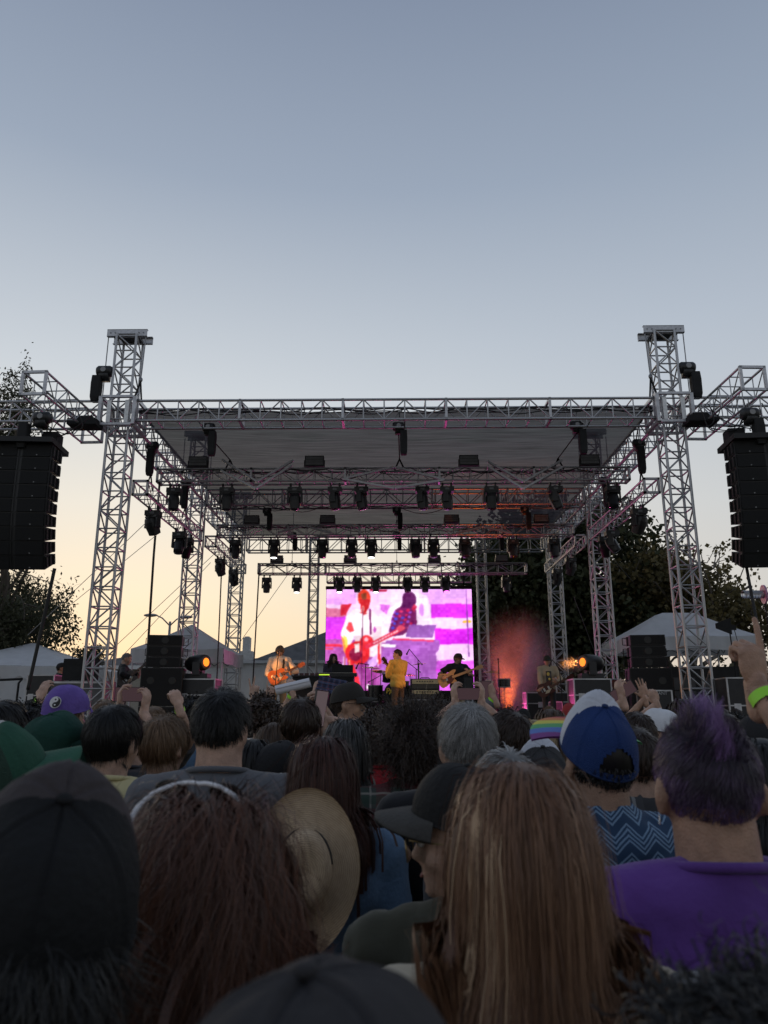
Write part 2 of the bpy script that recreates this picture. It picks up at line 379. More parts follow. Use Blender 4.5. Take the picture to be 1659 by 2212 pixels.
# ================================================================= hoists
def chain_bag(mb, c, w, h): mb.loft([np.array([(a[0]*w/2*q, a[1]*w/2*q, z) for a in [(-1, -.8), (-.8, -1), (.8, -1), (1, -.8), (1, .8), (.8, 1), (-.8, 1), (-1, .8)]])+np.array(c) for q, z in ((0.75, -h), (0.95, -h*0.85), (1, -h*0.3), (0.9, 0))])
def hoist(label, top, hook, bodyz, big=1.0, bagside=1, bag=0.45, bagx=None, group='chain hoists'):
    """chain hoist: chain from top to hook, motor body at bodyz with its chain bag"""
    t = thing('chain_hoist', label, 'chain hoist', tuple(top), group=group); top = np.array(top); hook = np.array(hook)
    h = hook-top; bz = bodyz-top[2]; px = h[0]*(bz/h[2]) if abs(h[2]) > 1e-6 else 0
    mb = MB().tube([(0, 0, 0), tuple(h)], 0.012*big, 6); mb.build('chain', M_STEEL, t)
    body = MB(); body.lathe((px, 0, bz), [(0.0, -0.17*big), (0.10*big, -0.165*big), (0.128*big, -0.12*big), (0.128*big, 0.11*big), (0.10*big, 0.16*big), (0, 0.17*big)], 14, 'x')
    body.box((px, 0, bz-0.10*big), (0.2*big, 0.2*big, 0.22*big)); body.build('motor', M_BLACK, t, True)
    MB().lathe((px+0.0, -0.128*big, bz), [(0, -0.004), (0.055*big, -0.004), (0.06*big, 0.006)], 14, 'y').build('badge', mat('grey badge', (0.32, 0.32, 0.33), 0.5), t)
    b2 = MB(); bx = bagx if bagx is not None else px+bagside*0.13*big
    chain_bag(b2, (bx, -0.05, bz-0.14*big), 0.2*big, bag); b2.build('chain_bag', M_BLACKM, t)
    hk = MB(); hk.ell(tuple(h), (0.035*big, 0.025*big, 0.05*big), None, 8, 6)
    a = np.linspace(-0.5, 4.0, 10); hk.tube([(h[0]+0.04*big*math.cos(q), h[1], h[2]-0.08*big+0.04*big*math.sin(q)) for q in a], 0.012*big, 6); hk.build('hook', M_STEEL, t, True)
    return t
for s in (-1, 1):
    zh = TTOP-0.2
    pm = D(230 if s < 0 else 1465, 815, 15.0)
    # motor side: chain from the outer end of the head channel down to the motor
    hoist(f'big black chain hoist with bag hanging beside the front {side_n[s]} tower', (s*(TX+0.41), 14.82, zh), (s*(TX+0.41), 14.82, 8.12), 8.72, 1.0, s*-1 if s > 0 else -1, 0.58, s*0.13)
    t = thing('chain_sling', f'chain with hook and black sling on the inner side of the front {side_n[s]} tower', 'chain sling', (s*(TX-0.41), 14.82, zh), group='tower slings')
    MB().tube([(0, 0, 0), (-s*-0.0+0.02*s, 0, -0.75), (0.03*s, 0, -0.98)], 0.013, 6).build('chain', M_STEEL, t)
    MB().ell((0.03*s, 0, -1.0), (0.045, 0.03, 0.06), None, 8, 6).build('hook', M_STEEL, t, True)
    MB().tube([(0.03*s, 0, -1.03), (0.14*s, 0, -1.45)], 0.022, 6).tube([(0.03*s, 0, -1.03), (-0.02*s, 0.02, -1.5)], 0.02, 6).build('sling', M_BLACKM, t)
    for k in (1, 2):
        t = thing('tower_chain', f'chain hanging from the head of the {dep_n[k]} {side_n[s]} tower', 'chain', (s*(TX-0.41 if s < 0 else TX-0.41)+0.0, TY[k]-0.2, TTOP-0.25), group='tower chains')
        for q, xx in enumerate((0, s*0.82)): MB().tube([(xx, 0, 0 if k < 2 else -0.17), (xx, 0, -1.5)], 0.013, 6).build('chain', M_STEEL, t)
# ================================================================= hung lighting trusses
def hung(label, xl, xr, y, zt, h=0.31, w=0.31, bay=0.42, fine=True, sections=0):
    return truss('lighting_truss', label, 'truss', (xl, y, zt-h/2), (xr, y, zt-h/2), w, h, bay, (0, 1, 0), 0.024, 0.011, fine, 'lighting trusses', sections)
LT1Y, LT1T, LT1B = 17.4, 7.29, 6.98
LT2Y, LT2T, LT2B = 21.9, 7.0, 6.69
LT3Y, LT3T, LT3B = 24.0, 6.52, 6.21
hung('front hung lighting truss with a row of moving lights below the roof', -5.74, 5.62, LT1Y, LT1T, sections=5)
l2 = D(490, 1140, LT2Y)[0]; r2 = D(1215, 1140, LT2Y)[0]
LT2T = D(850, 1136, LT2Y)[2]; LT2B = LT2T-0.31
hung('second hung lighting truss deep under the roof', -5.3, 5.3, LT2Y, LT2T, bay=0.45, fine=False, sections=5)
LT3T = D(850, 1219, LT3Y)[2]; LT3B = LT3T-0.31
hung('third hung lighting truss just above the video screen', D(560, 1225, LT3Y)[0], D(1136, 1225, LT3Y)[0], LT3Y, LT3T, bay=0.45, fine=False, sections=4)
for s in (-1, 1):
    # short trusses hung along the sides, lower than the roof
    a = D(290 if s < 0 else 1405, 1050, 15.75); x = s*(TX-0.38)
    z0 = 6.62
    truss('side_light_truss', f'short side lighting truss hung behind the front {side_n[s]} tower', 'truss', (s*5.58, 15.7, 6.36), (s*5.58, 20.4, 6.36), 0.31, 0.31, 0.40, (1, 0, 0), 0.022, 0.011, True, 'side lighting trusses', 1)
    truss('side_light_truss', f'short side lighting truss hung behind the middle {side_n[s]} tower', 'truss', (s*5.5, 21.8, 6.5), (s*5.5, 26.4, 6.5), 0.31, 0.31, 0.42, (1, 0, 0), 0.022, 0.011, False, 'side lighting trusses', 1)

# ---- moving head fixtures
M_LENS = mat('dark lens glass', (0.03, 0.03, 0.04), 0.08, 0.2, 0.1, 10, spec=0.8)
M_LIT = emat('lit white lens', (1.0, 0.96, 0.9), 6.0)
M_ORANGE = emat('lit orange lens', (1.0, 0.20, 0.02), 2.2)
M_PINKL = emat('lit magenta lens', (0.9, 0.12, 0.75), 4.0)
def moving_head_parts(t, tilt, lens, s=1.0, up=False, pan=0.0):
    """base, yoke arms and a tilted head; hangs below its origin unless up"""
    z = 1 if up else -1
    base = MB(); base.box((0, 0, z*0.07*s), (0.34*s, 0.24*s, 0.12*s)); base.box((0, 0, z*0.14*s), (0.2*s, 0.2*s, 0.05*s)); base.build('base', M_BLACK, t)
    if not up:
        for x in (-0.11, 0.11): MB().box((x*s, 0, 0.03*s), (0.045*s, 0.06*s, 0.09*s)).tube([(x*s, -0.04*s, 0.08*s), (x*s, 0.04*s, 0.08*s)], 0.03*s, 8).build('clamp', M_BLACK, t)
        MB().box((0, -0.1225*s, -0.07*s), (0.10*s, 0.004, 0.05*s)).build('display', mat('grey display', (0.16, 0.17, 0.18), 0.3), t)
    Rp = rotm('Z', pan); hz = z*0.36*s
    y = MB()
    for x in (-1, 1): y.box(Rp@np.array((x*0.165*s, 0, z*0.265*s)), (0.05*s, 0.15*s, 0.28*s), Rp, (0.9, 0.7)); 
    y.box(Rp@np.array((0, 0, z*0.15*s)), (0.36*s, 0.16*s, 0.04*s), Rp); y.build('yoke', M_BLACK, t)
    Rt = Rp@rotm('X', tilt)
    hd = MB(); k = 16; a = np.arange(k)*2*math.pi/k; rings = []
    for r, q in ((0.06, 0.20), (0.11, 0.19), (0.135, 0.10), (0.14, 0.0), (0.125, -0.12), (0.118, -0.20), (0.11, -0.205)):
        sq = 1/np.maximum(np.abs(np.cos(a)), np.abs(np.sin(a)))**0.35
        rings.append((np.c_[r*np.cos(a)*sq, r*np.sin(a)*sq, np.full(k, q)]*s)@Rt.T+np.array((0, 0, hz)))
    hd.loft(rings); hd.build('head', M_BLACK, t, False)
    ln = MB(); ln.loft([(np.c_[r*np.cos(a), r*np.sin(a), np.full(k, q)]*s)@Rt.T+np.array((0, 0, hz)) for r, q in ((0.098, -0.206), (0.095, -0.212), (0.05, -0.222), (0.005, -0.225))])
    ln.build('lens', lens, t, True)
def moving_head(label, loc, tilt=0.3, pan=0.0, lens=None, s=1.0, up=False, rz=0.0):
    t = thing('moving_light', label, 'stage light', tuple(loc), rz, group='moving head stage lights')
    moving_head_parts(t, tilt, lens or M_LENS, s, up, pan); return t
LIGHTS = [  # x in the photo, tilt, pan, lit lens
    ('front lighting truss', LT1Y, LT1B-0.11, [(378, .5, .3, 0), (492, .15, .2, 0), (638, -.05, .0, 0), (724, .35, 1.3, 0), (781, -.25, 1.2, 0), (912, .3, 1.2, 0), (965, .35, 1.35, 0), (1060, 0, 0, 0), (1198, -.4, 1.3, 0), (1322, -.5, -.3, 0)], 0.98, 1044),
    ('second lighting truss', LT2Y, LT2B-0.1, [(510, .35, 0.3, 0), (593, 0.1, .2, 1), (697, -.1, 0, 0), (760, .5, 0.1, 0), (802, .1, 0, 1), (897, -.2, .4, 0), (936, .5, .1, 0), (1003, -.35, .5, 0), (1107, -.2, .2, 0), (1195, .5, .3, 0)], 0.95, 1158),
    ('truss above the video screen', LT3Y, LT3B-0.1, [(577, .4, .2, 0), (642, .1, 0, 1), (734, -.1, 0, 1), (772, .45, 0, 0), (812, 0, 0, 1), (880, -.2, .3, 0), (918, .45, 0, 0), (962, -.3, .4, 2), (1093, -.2, .2, 0)], 0.85, 1239)]
for nm, yy, zz, row, sc, ybot in LIGHTS:
    for i, (px, ti, pa, lit) in enumerate(row):
        x = D(px, ybot, yy)[0]
        ti = -abs(ti)*0.6+ti*0.3
        moving_head(f'black moving light hanging {ORD[i]} from left under the {nm}'+(', lens lit' if lit else ''), (x, yy, zz-0.02), ti, pa, [None, M_LIT, M_PINKL][lit], sc)
for s in (-1, 1):
    sd = side_n[s]
    for q, yy in enumerate((16.7, 18.9)):
        moving_head(f'black moving light {"nearer" if q == 0 else "farther"} of two under the front {sd} side truss', (s*5.58, yy, 6.10), 0.5*(-1 if q else 1), s*0.5+q*0.6, None, 1.0)
    moving_head(f'second head tucked close behind the farther light on the front {sd} side truss', (s*5.58, 19.6, 6.10), 0.7, -s*0.4, None, 0.95)
    for q, yy in enumerate((23.2, 25.2)):
        moving_head(f'black moving light {"nearer" if q == 0 else "farther"} of two under the middle {sd} side truss', (s*5.5, yy, 6.24), 0.45, s*0.7, None, 0.95)

# ---- strobe panels standing on the trusses
def strobe(label, x, y, z, s=1.0):
    t = thing('strobe_panel', label, 'strobe light', (x, y, z), group='strobe panels on the trusses')
    MB().box((0, 0, 0.17*s), (0.46*s, 0.12*s, 0.26*s)).build('housing', M_BLACK, t)
    fc = MB()
    for q in range(3): fc.box((0, -0.063*s, (0.10+q*0.072)*s), (0.42*s, 0.008, 0.062*s))
    fc.build('panel', mat('grey led panel', (0.20, 0.20, 0.21), 0.35), t)
    b = MB()
    for x2 in (-1, 1): b.box((x2*0.245*s, 0, 0.10*s), (0.014, 0.05, 0.2*s))
    b.box((0, 0, 0.012), (0.5*s, 0.05, 0.016)); b.build('bracket', M_BLACK, t)
for nm, yy, zz, xs_, sc, yb in (('front lighting truss', LT1Y, LT1T, (430, 680, 1012, 1272), 1.0, 1015), ('second lighting truss', LT2Y, LT2T, (545, 708, 975, 1168), 0.95, 1132), ('truss above the video screen', LT3Y, LT3T, (599, 757, 938, 1083), 0.85, 1215)):
    for i, px in enumerate(xs_): strobe(f'small grey strobe panel {ORD[i]} from left on top of the {nm}', D(px, yb, yy)[0], yy-0.1, zz+0.025, sc)

# ---- slim led battens leaning in zigzags on the front trusses
def batten(label, a, b, y):
    t = thing('led_batten', label, 'led batten', (a[0], y, a[1]), group='slanted led battens')
    d = Vector((b[0]-a[0], 0, b[1]-a[1])); q = d.to_track_quat('Z', 'Y').to_matrix()
    mb = MB().box((0, 0, d.length/2), (0.052, 0.05, d.length)); o = mb.build('rail', mat('batten rail', (0.42, 0.42, 0.44), 0.4, 0.7), t); o.rotation_euler = q.to_euler()
    mb = MB().box((0, -0.028, d.length/2), (0.034, 0.005, d.length-0.06)); o = mb.build('diffuser', mat('batten diffuser', (0.12, 0.12, 0.13), 0.4), t); o.rotation_euler = q.to_euler()
def DZ(x, y, Y): p = D(x, y, Y); return (p[0], p[2])
zig = [('upper left', (480, 993), (555, 1040)), ('lower left', (478, 1018), (553, 1057)), ('left of centre, upper', (556, 1040), (634, 994)), ('left of centre, lower', (554, 1057), (632, 1006)),
       ('centre, rising to the middle', (741, 1034), (851, 1009)), ('centre, falling from the middle', (853, 1009), (960, 1036)), ('centre, lower left of the diamond', (741, 1036), (851, 1056)), ('centre, lower right of the diamond', (853, 1056), (960, 1038)),
       ('right of centre, upper', (1053, 996), (1130, 1040)), ('right of centre, lower', (1052, 1008), (1128, 1057)), ('upper right', (1132, 1040), (1214, 994)), ('lower right', (1130, 1057), (1214, 1010))]
for nm, a, b in zig: batten(f'slim slanted led batten on the front lighting truss, {nm}', DZ(*a, LT1Y-0.26), DZ(*b, LT1Y-0.26), LT1Y-0.26-(0.0 if 'lower' not in nm else 0.06))
zig2 = [('left pair', (600, 1150), (655, 1136)), ('left of centre', (660, 1136), (718, 1152)), ('right of centre', (985, 1152), (1042, 1138)), ('right pair', (1046, 1138), (1105, 1152))]
for nm, a, b in zig2: batten(f'slim slanted led batten on the second lighting truss, {nm}', DZ(*a, LT2Y-0.26), DZ(*b, LT2Y-0.26), LT2Y-0.26)

# ---- hoists that carry the lighting trusses
for i, (px, pb) in enumerate(((460, 930), (864, 935), (1242, 925))):
    x = D(px, pb, 15.6)[0]
    hoist(f'chain hoist with long black bag on the front roof truss, {["left", "centre", "right"][i]}', (x, LT1Y if False else 15.35, 8.0), (x-0.03, 15.35+1.0*0, 6.98+0.62), 7.62, 0.8, 1, 0.55)
    MB_ = MB().tube([(x-0.03, 15.37, 7.45), (x, LT1Y, LT1T+0.28)], 0.014, 6); MB_.tube([(x, LT1Y, LT1T+0.28), (x-0.12, LT1Y, LT1T)], 0.02, 6); MB_.tube([(x, LT1Y, LT1T+0.28), (x+0.12, LT1Y, LT1T)], 0.02, 6)
    tag(MB_.build('lifting_sling', M_BLACKM), f'chain and sling lifting the front lighting truss, {["left", "centre", "right"][i]}', 'sling', 'lifting slings')
for i, px in enumerate((572, 857, 1138)):
    x = D(px, 1080, 21.0)[0]
    hoist(f'chain hoist on the middle cross truss, {["left", "centre", "right"][i]}', (x, 21.45, 7.85), (x, 21.7, LT2T+0.1), 7.35, 0.75, 1, 0.5)
    x = D(px if i == 1 else px+(60 if i == 0 else -60), 1180, LT3Y)[0]
    hoist(f'chain hoist above the screen truss, {["left", "centre", "right"][i]}', (x, LT3Y, 7.95), (x, LT3Y, LT3T+0.1), 7.2, 0.7, 1, 0.45)
for s in (-1, 1):
    for q, yy in enumerate((16.3, 19.2)):
        hoist(f'slim chain hoist holding the {"near" if q == 0 else "far"} end of the front {side_n[s]} side truss', (s*5.6, yy, 7.95), (s*5.58, yy, 6.92 if q == 0 else 6.82), 7.55, 0.8, 0, 0.62, 0.0)
        sl = MB().tube([(s*5.58, yy, 6.86), (s*5.58, yy-0.2, 6.52)], 0.018, 6).tube([(s*5.58, yy, 6.86), (s*5.58, yy+0.2, 6.52)], 0.018, 6)
        tag(sl.build('lifting_sling', M_BLACKM), f'black sling on the {"near" if q == 0 else "far"} end of the front {side_n[s]} side truss', 'sling', 'lifting slings')

# ---- cable looms draped along the hung trusses
r5 = random.Random(21)
for nm, yy, zz, x0, x1 in (('front lighting truss', LT1Y, LT1T, -5.6, 5.5), ('second lighting truss', LT2Y, LT2T, -5.2, 5.2), ('middle cross truss', 21.2, 7.42, -5.3, 5.3), ('truss above the video screen', LT3Y, LT3T, -4.3, 4.2)):
    lm_ = MB()
    for q in range(3):
        xs5 = [x0]
        while xs5[-1] < x1: xs5.append(min(x1, xs5[-1]+r5.uniform(0.5, 1.5)))
        pts = []
        for a_, b_ in zip(xs5[:-1], xs5[1:]):
            sag = r5.uniform(0.02, 0.16)*(b_-a_)
            for t_ in np.linspace(0, 1, 7)[:-1]: pts.append((a_+(b_-a_)*t_, yy-0.17+0.03*q, zz-0.02*q-4*sag*t_*(1-t_)))
        lm_.tube(pts, 0.011, 5)
    tag(lm_.build('cable_loom', M_CABLE, None, True), f'black cables draped along the {nm}', 'cable', 'cable looms')
# ---- cables hanging down from the left trusses
def cable(label, pts, r=0.02):
    P = np.array(pts, float); t = np.linspace(0, 1, len(P)); tt = np.linspace(0, 1, 40)
    q = np.c_[[np.interp(tt, t, P[:, i]) for i in range(3)]].T
    return tag(MB().tube(q, r, 6).build('hanging_cable', M_CABLE, None, True), label, 'cable', 'hanging cables')
cable('thick black cable hanging from the left end of the front lighting truss', [D(345, 1040, 17.3), D(332, 1200, 17.1), D(313, 1500, 16.9)], 0.028)
cable('thin black cable hanging left of the singer from the side truss', [D(478, 1245, 20.5), D(468, 1480, 20.5)], 0.018)
cable('black cable dropping from the left end of the screen truss', [D(560, 1228, 23.9), D(546, 1478, 23.9)], 0.022)
# guy wires out to the left behind the stage
for i, (a, b, Y) in enumerate((((330, 1115), (60, 1372), 24), ((345, 1150), (105, 1345), 26), ((470, 1190), (245, 1400), 27), ((455, 1215), (262, 1420), 28), ((640, 1215), (520, 1385), 30))):
    tag(MB().tube([D(*a, Y), D(*b, Y+1)], 0.011, 5).build('guy_wire', M_STEEL), f'thin steel guy wire slanting down left behind the stage, {ORD[i]} from left', 'guy wire', 'guy wires')
for i, (a, b, Y) in enumerate((((1240, 1290), (1300, 1450), 24), ((1310, 1190), (1370, 1260), 27))):
    tag(MB().tube([D(*a, Y), D(*b, Y+1)], 0.010, 5).build('guy_wire', M_STEEL), f'thin steel guy wire slanting down right in front of the dark tree, {ORD[i]} from left', 'guy wire', 'guy wires')

# ================================================================= line arrays and their outriggers
M_GRILLE = mat('black speaker grille', (0.004, 0.004, 0.0045), 0.8, 0, 0.3, 60, 0.25, 250)
M_CAB = mat('black speaker cabinet', (0.006, 0.006, 0.0065), 0.55, 0, 0.3, 15, 0.15, 120)
for s in (-1, 1):
    sd = side_n[s]
    oc = D(78, 832, 13.1) if s < 0 else D(1622, 822, 13.1)
    ox = oc[0]
    truss('outrigger_truss', f'short truss lying across the {sd} wing with its square end towards the crowd', 'truss', (ox, 13.0, oc[2]), (ox*0.985, 15.6, oc[2]-0.02), 0.45, 0.45, 0.43, (1, 0, 0), 0.024, 0.012, True, 'outrigger trusses', 1)
    # array
    ax_ = D(56 if s < 0 else 1645, 1000, 13.6)[0]; ztop = D(56, 968, 13.6)[2]; zbot = D(70, 1229, 13.6)[2]
    n = 9; ang = np.radians([0, 0.5, 1.5, 3, 5, 8, 12, 16, 20]); hgt = 0.30
    t = thing('line_array', f'tall black line array speaker hanging at the {sd} edge of the stage', 'speaker array', (ax_, 13.35, ztop), R(4)*-s, group='hanging speaker arrays')
    # cabinets hinge at their front edge; tilt grows downwards
    scale_h = (ztop-zbot)/sum(hgt*math.cos(a) for a in ang); hgt *= scale_h
    p = np.array((0.0, 0.0)); W = 1.17
    for i in range(n):
        a = ang[i]; dn = np.array((math.sin(a), -math.cos(a))); bk = np.array((math.cos(a), math.sin(a)))   # (y,z): front edge runs down and back
        f0, f1 = p, p+dn*hgt; dpt = 0.52
        r0, r1 = f0+bk*dpt+dn*hgt*0.16, f1+bk*dpt-dn*hgt*0.16
        ring = [f0, f1, r1, r0]
        v = np.array([(x, q[0], q[1]) for x in (-W/2, W/2) for q in ring])
        cbm = MB().add(v, [(0, 1, 2, 3), (7, 6, 5, 4), (0, 4, 5, 1), (1, 5, 6, 2), (2, 6, 7, 3), (3, 7, 4, 0)])
        co = cbm.build('cabinet', M_CAB, t)
        gm = MB()
        nrm = -bk
        for xx, ww in ((-W*0.26, W*0.43), (W*0.26, W*0.43)):
            for k2 in range(1):
                c = (f0+f1)/2+nrm*0.012
                Rm = np.array([[1, 0, 0], [0, bk[0], -dn[0]], [0, bk[1], -dn[1]]])
                gm.box((xx, c[0], c[1]), (ww, 0.02, hgt*0.88), Rm)
        gm.build('grille', M_GRILLE, co)
        hm = MB(); c = (f0+f1)/2+nrm*0.004
        for xx in (-0.045, 0.045): hm.box((xx, c[0], c[1]), (0.055, 0.012, hgt*0.9), Rm)
        hm.build('horn_slot', mat('dark grey trim', (0.014, 0.014, 0.015), 0.5), co)
        bd = MB()
        for xx in (-W*0.27, W*0.27): q = f1+nrm*0.024-dn*0.045; bd.box((xx, q[0], q[1]), (0.02, 0.004, 0.02), Rm)
        bd.build('badge', mat('pale badge', (0.3, 0.3, 0.3), 0.5), co)
        for sx in (-1, 1):
            for fr in (0.12, 0.45, 0.8):
                q = f0+bk*dpt*fr+dn*hgt*0.5; MB().box((sx*(W/2+0.012), q[0], q[1]), (0.024, 0.05, hgt*0.74), Rm).build('rigging_rail', M_CAB, co)
        p = f1
    MB().box((0, 0.3, 0.05), (W+0.06, 0.9, 0.10)).build('fly_frame', M_CAB, t)
    MB().box((-s*0.42, 0.35, 0.21), (0.30, 0.30, 0.24)).build('amp_box', M_BLACKM, t)
    lz = oc[2]-0.25-ztop
    fc = MB()
    for q in ((-0.45, 0.25), (0.45, 0.25), (-0.2, 0.5), (0.2, 0.5)): fc.tube([(q[0], q[1], 0.1), (q[0]*0.3, q[1], lz)], 0.014, 6)
    fc.build('lifting_chain', M_STEEL, t)
    hoist(f'black chain hoist and bag between the {sd} outrigger and its speaker array', (ox+0.05, 13.4, oc[2]-0.24), (ox+0.05, 13.4, ztop+0.3), oc[2]-0.55, 0.95, -1 if s < 0 else 1, 0.5, -0.3 if s < 0 else 0.1)
    lp = MB().box((ax_+(0.62 if s < 0 else -0.62), 14.6, 7.42), (0.6, 0.4, 0.13)).box((ax_+(0.62 if s < 0 else -0.62), 14.6, 7.51), (0.4, 0.3, 0.08))
    tag(lp.build('rigging_box', M_BLACKM), f'flat black rigging box hung below the {sd} wing truss', 'rigging box', 'rigging boxes')
    wr = MB(); rr = random.Random(3)
    for k2 in range(7):
        x0 = ox+rr.uniform(-.3, .9)*(-s); x1 = ox+rr.uniform(-.3, .8)*(-s); z0 = oc[2]-rr.uniform(.1, .4); z1 = ztop+rr.uniform(0.1, .5); sag = rr.uniform(.2, .6)
        tt = np.linspace(0, 1, 14); wr.tube([(x0+(x1-x0)*q+0.1*math.sin(q*5+k2), 13.5+0.1*k2*0.3, z0+(z1-z0)*q-sag*math.sin(q*math.pi)*0.5) for q in tt], 0.010, 5)
    tag(wr.build('cable_bundle', M_CABLE, None, True), f'loose black cables looping above the {sd} speaker array', 'cable', 'loose cables')
cable('black cables dropping from the left speaker array to the ground', [D(118, 1228, 13.8), D(96, 1330, 13.8), D(60, 1490, 13.8)], 0.035)
cable('black pull line slanting from the right speaker array', [D(1612, 1222, 13.9), D(1631, 1325, 13.7), D(1655, 1440, 13.5)], 0.03)
# ================================================================= trees
def mat_leaf(name, a, b, trans=0.3):
    m = bpy.data.materials.new(name); n, l = nodes_of(m); bs = n['Principled BSDF']
    at = n.new('ShaderNodeAttribute'); at.attribute_name = 'rnd'
    cr = n.new('ShaderNodeValToRGB'); cr.color_ramp.elements[0].color = (*a, 1); cr.color_ramp.elements[1].color = (*b, 1)
    l.new(at.outputs['Fac'], cr.inputs[0]); l.new(cr.outputs[0], bs.inputs['Base Color']); bs.inputs['Roughness'].default_value = 0.7
    t = n.new('ShaderNodeBsdfTranslucent'); l.new(cr.outputs[0], t.inputs[0]); mx = n.new('ShaderNodeMixShader'); mx.inputs[0].default_value = trans
    l.new(bs.outputs[0], mx.inputs[1]); l.new(t.outputs[0], mx.inputs[2]); l.new(mx.outputs[0], n['Material Output'].inputs['Surface']); return m
M_BARK = mat('bark', (0.075, 0.06, 0.048), 0.9, 0, 0.35, 5, 0.6, 14, stretch=(3, 3, 0.6))
def leaves(centres, per, spread, size, rng, droop=0.0, aspect=1.9):
    """many small bent leaf faces scattered round the twig ends"""
    c = np.repeat(np.asarray(centres), per, axis=0); n = len(c)
    off = rng.normal(size=(n, 3))*np.array(spread); c = c+off
    if droop: c[:, 2] -= np.abs(rng.normal(size=n))*droop
    d = rng.normal(size=(n, 3)); d[:, 2] -= 0.5+droop*2; d /= np.linalg.norm(d, axis=1)[:, None]
    e = np.cross(d, rng.normal(size=(n, 3))); e /= np.linalg.norm(e, axis=1)[:, None]+1e-9
    nr = np.cross(d, e); s = size*rng.uniform(0.6, 1.35, (n, 1))
    v = np.stack([c, c+d*s*0.5+e*s*0.5/aspect*1.5-nr*s*0.06, c+d*s, c+d*s*0.5-e*s*0.5/aspect*1.5-nr*s*0.06], 1).reshape(-1, 3)
    f = np.arange(n*4).reshape(-1, 4); rnd = np.repeat(np.clip(0.5+0.25*rng.normal(size=n)+0.0, 0, 1), 4)
    return v, f, rnd
def tree(name, label, base, height, crown_c, crown_r, levels, leafmat, per, spread, size, seed, droop=0.0, n0=7, trunk_r=0.3, density=1.0, bark=None, aspect=1.9, gap=0.0):
    rng = np.random.default_rng(seed); base = np.array(base, float); crown_c = np.array(crown_c, float); crown_r = np.array(crown_r, float)
    t = thing(name, label, 'tree', tuple(base), group='trees behind the stage'); mb = MB(); tips = []
    def inside(p): return np.sum(((p-crown_c)/crown_r)**2) < 1.25
    def grow(p, d, L, r, lev):
        k = 5; pts = [p.copy()]; rr = [r]
        for i in range(k):
            d = d+rng.normal(size=3)*0.16; d[2] += 0.05 if lev < 2 else -0.06*droop*4; d /= np.linalg.norm(d)
            p = p+d*L/k; pts.append(p.copy()); rr.append(r*(1-0.5*(i+1)/k))
        mb.tube(np.array(pts)-base, rr, 7 if lev < 2 else 4, False)
        if lev >= levels-1: tips.extend(pts[2:])
        if lev >= levels or not inside(p): tips.append(p); return
        for q in range(n0 if lev == 0 else rng.integers(3, 6)):
            i = rng.integers(2, k+1); o = pts[i]
            tgt = crown_c+crown_r*rng.normal(size=3)*0.55; dd = tgt-o; dd /= np.linalg.norm(dd)+1e-9
            nd = dd*0.8+rng.normal(size=3)*0.55; nd /= np.linalg.norm(nd)
            grow(o, nd, L*rng.uniform(0.55, 0.8), rr[i]*0.62, lev+1)
    top = crown_c.copy(); top[2] = crown_c[2]-crown_r[2]*0.45
    d0 = top-base; L0 = np.linalg.norm(d0); grow(base, d0/L0, L0, trunk_r, 0)
    tips = np.array(tips); ok_ = np.sum(((tips-crown_c)/crown_r)**2, 1) < 1.3; tips = tips[ok_] if ok_.sum() > 3 else crown_c+crown_r*0.4*rng.normal(size=(8, 3))
    # fill the crown: clumps on its shell and inside
    m_ = int(260*density); u = rng.normal(size=(m_, 3)); u /= np.linalg.norm(u, axis=1)[:, None]
    lump = 1+0.16*np.sin(u[:, 0]*5+seed)+0.14*np.sin(u[:, 1]*6+u[:, 2]*5+seed*2)
    rad = rng.uniform(0.35, 1.0, (m_, 1))**0.5*lump[:, None]; ex = crown_c+crown_r*u*rad
    if gap: ex = ex[rng.uniform(size=len(ex)) > gap]
    for e_ in ex[::2]:                                   # twigs out to the clumps
        j = np.argmin(np.sum((tips-e_)**2, 1)); mb.tube(np.array([tips[j], (tips[j]+e_)/2+rng.normal(size=3)*0.15, e_])-base, [0.03, 0.022, 0.01], 4, False)
    pts = np.vstack([tips, ex])
    mb.build('trunk', bark or M_BARK, t, True)
    v, f, rnd = leaves(pts-base, per, spread, size, rng, droop, aspect)
    me = mesh_np('crown', v, f, False); attr(me, 'rnd', rnd); link('crown', me, leafmat, t); return t
L_DARK = mat_leaf('dark evergreen leaf', (0.022, 0.032, 0.012), (0.06, 0.065, 0.022), 0.2)
L_SYC = mat_leaf('olive brown leaf', (0.07, 0.065, 0.028), (0.20, 0.155, 0.06), 0.4)
L_EUC = mat_leaf('grey green hanging leaf', (0.035, 0.042, 0.02), (0.085, 0.085, 0.045), 0.3)
def T(x, y, Y): return D(x, y, Y)
c = T(1225, 1270, 36); tree('evergreen_tree', 'big dense dark tree behind the right half of the stage', (c[0], 36, 0), 12, (c[0], 36, c[2]), (4.6, 4.0, 4.4), 3, L_DARK, 44, (0.42, 0.42, 0.36), 0.24, 11, n0=9, trunk_r=0.42, density=2.2)
c = T(1120, 1330, 38); tree('evergreen_tree', 'lower dark tree right behind the video screen', (c[0], 38, 0), 9, (c[0], 38, c[2]), (3.4, 3.0, 3.3), 3, L_DARK, 40, (0.42, 0.42, 0.36), 0.24, 5, n0=8, trunk_r=0.3, density=1.5)
c = T(1455, 1275, 33); tree('sycamore_tree', 'open olive tree with pale bare branches behind the front right tower', (c[0], 33, 0), 10, (c[0], 33, c[2]+0.2), (3.3, 3.0, 2.9), 4, L_SYC, 9, (0.16, 0.16, 0.12), 0.17, 21, n0=7, trunk_r=0.26, density=0.6, bark=mat('pale bark', (0.17, 0.15, 0.125), 0.85, 0, 0.3, 6, 0.4, 14), aspect=1.3, gap=0.2)
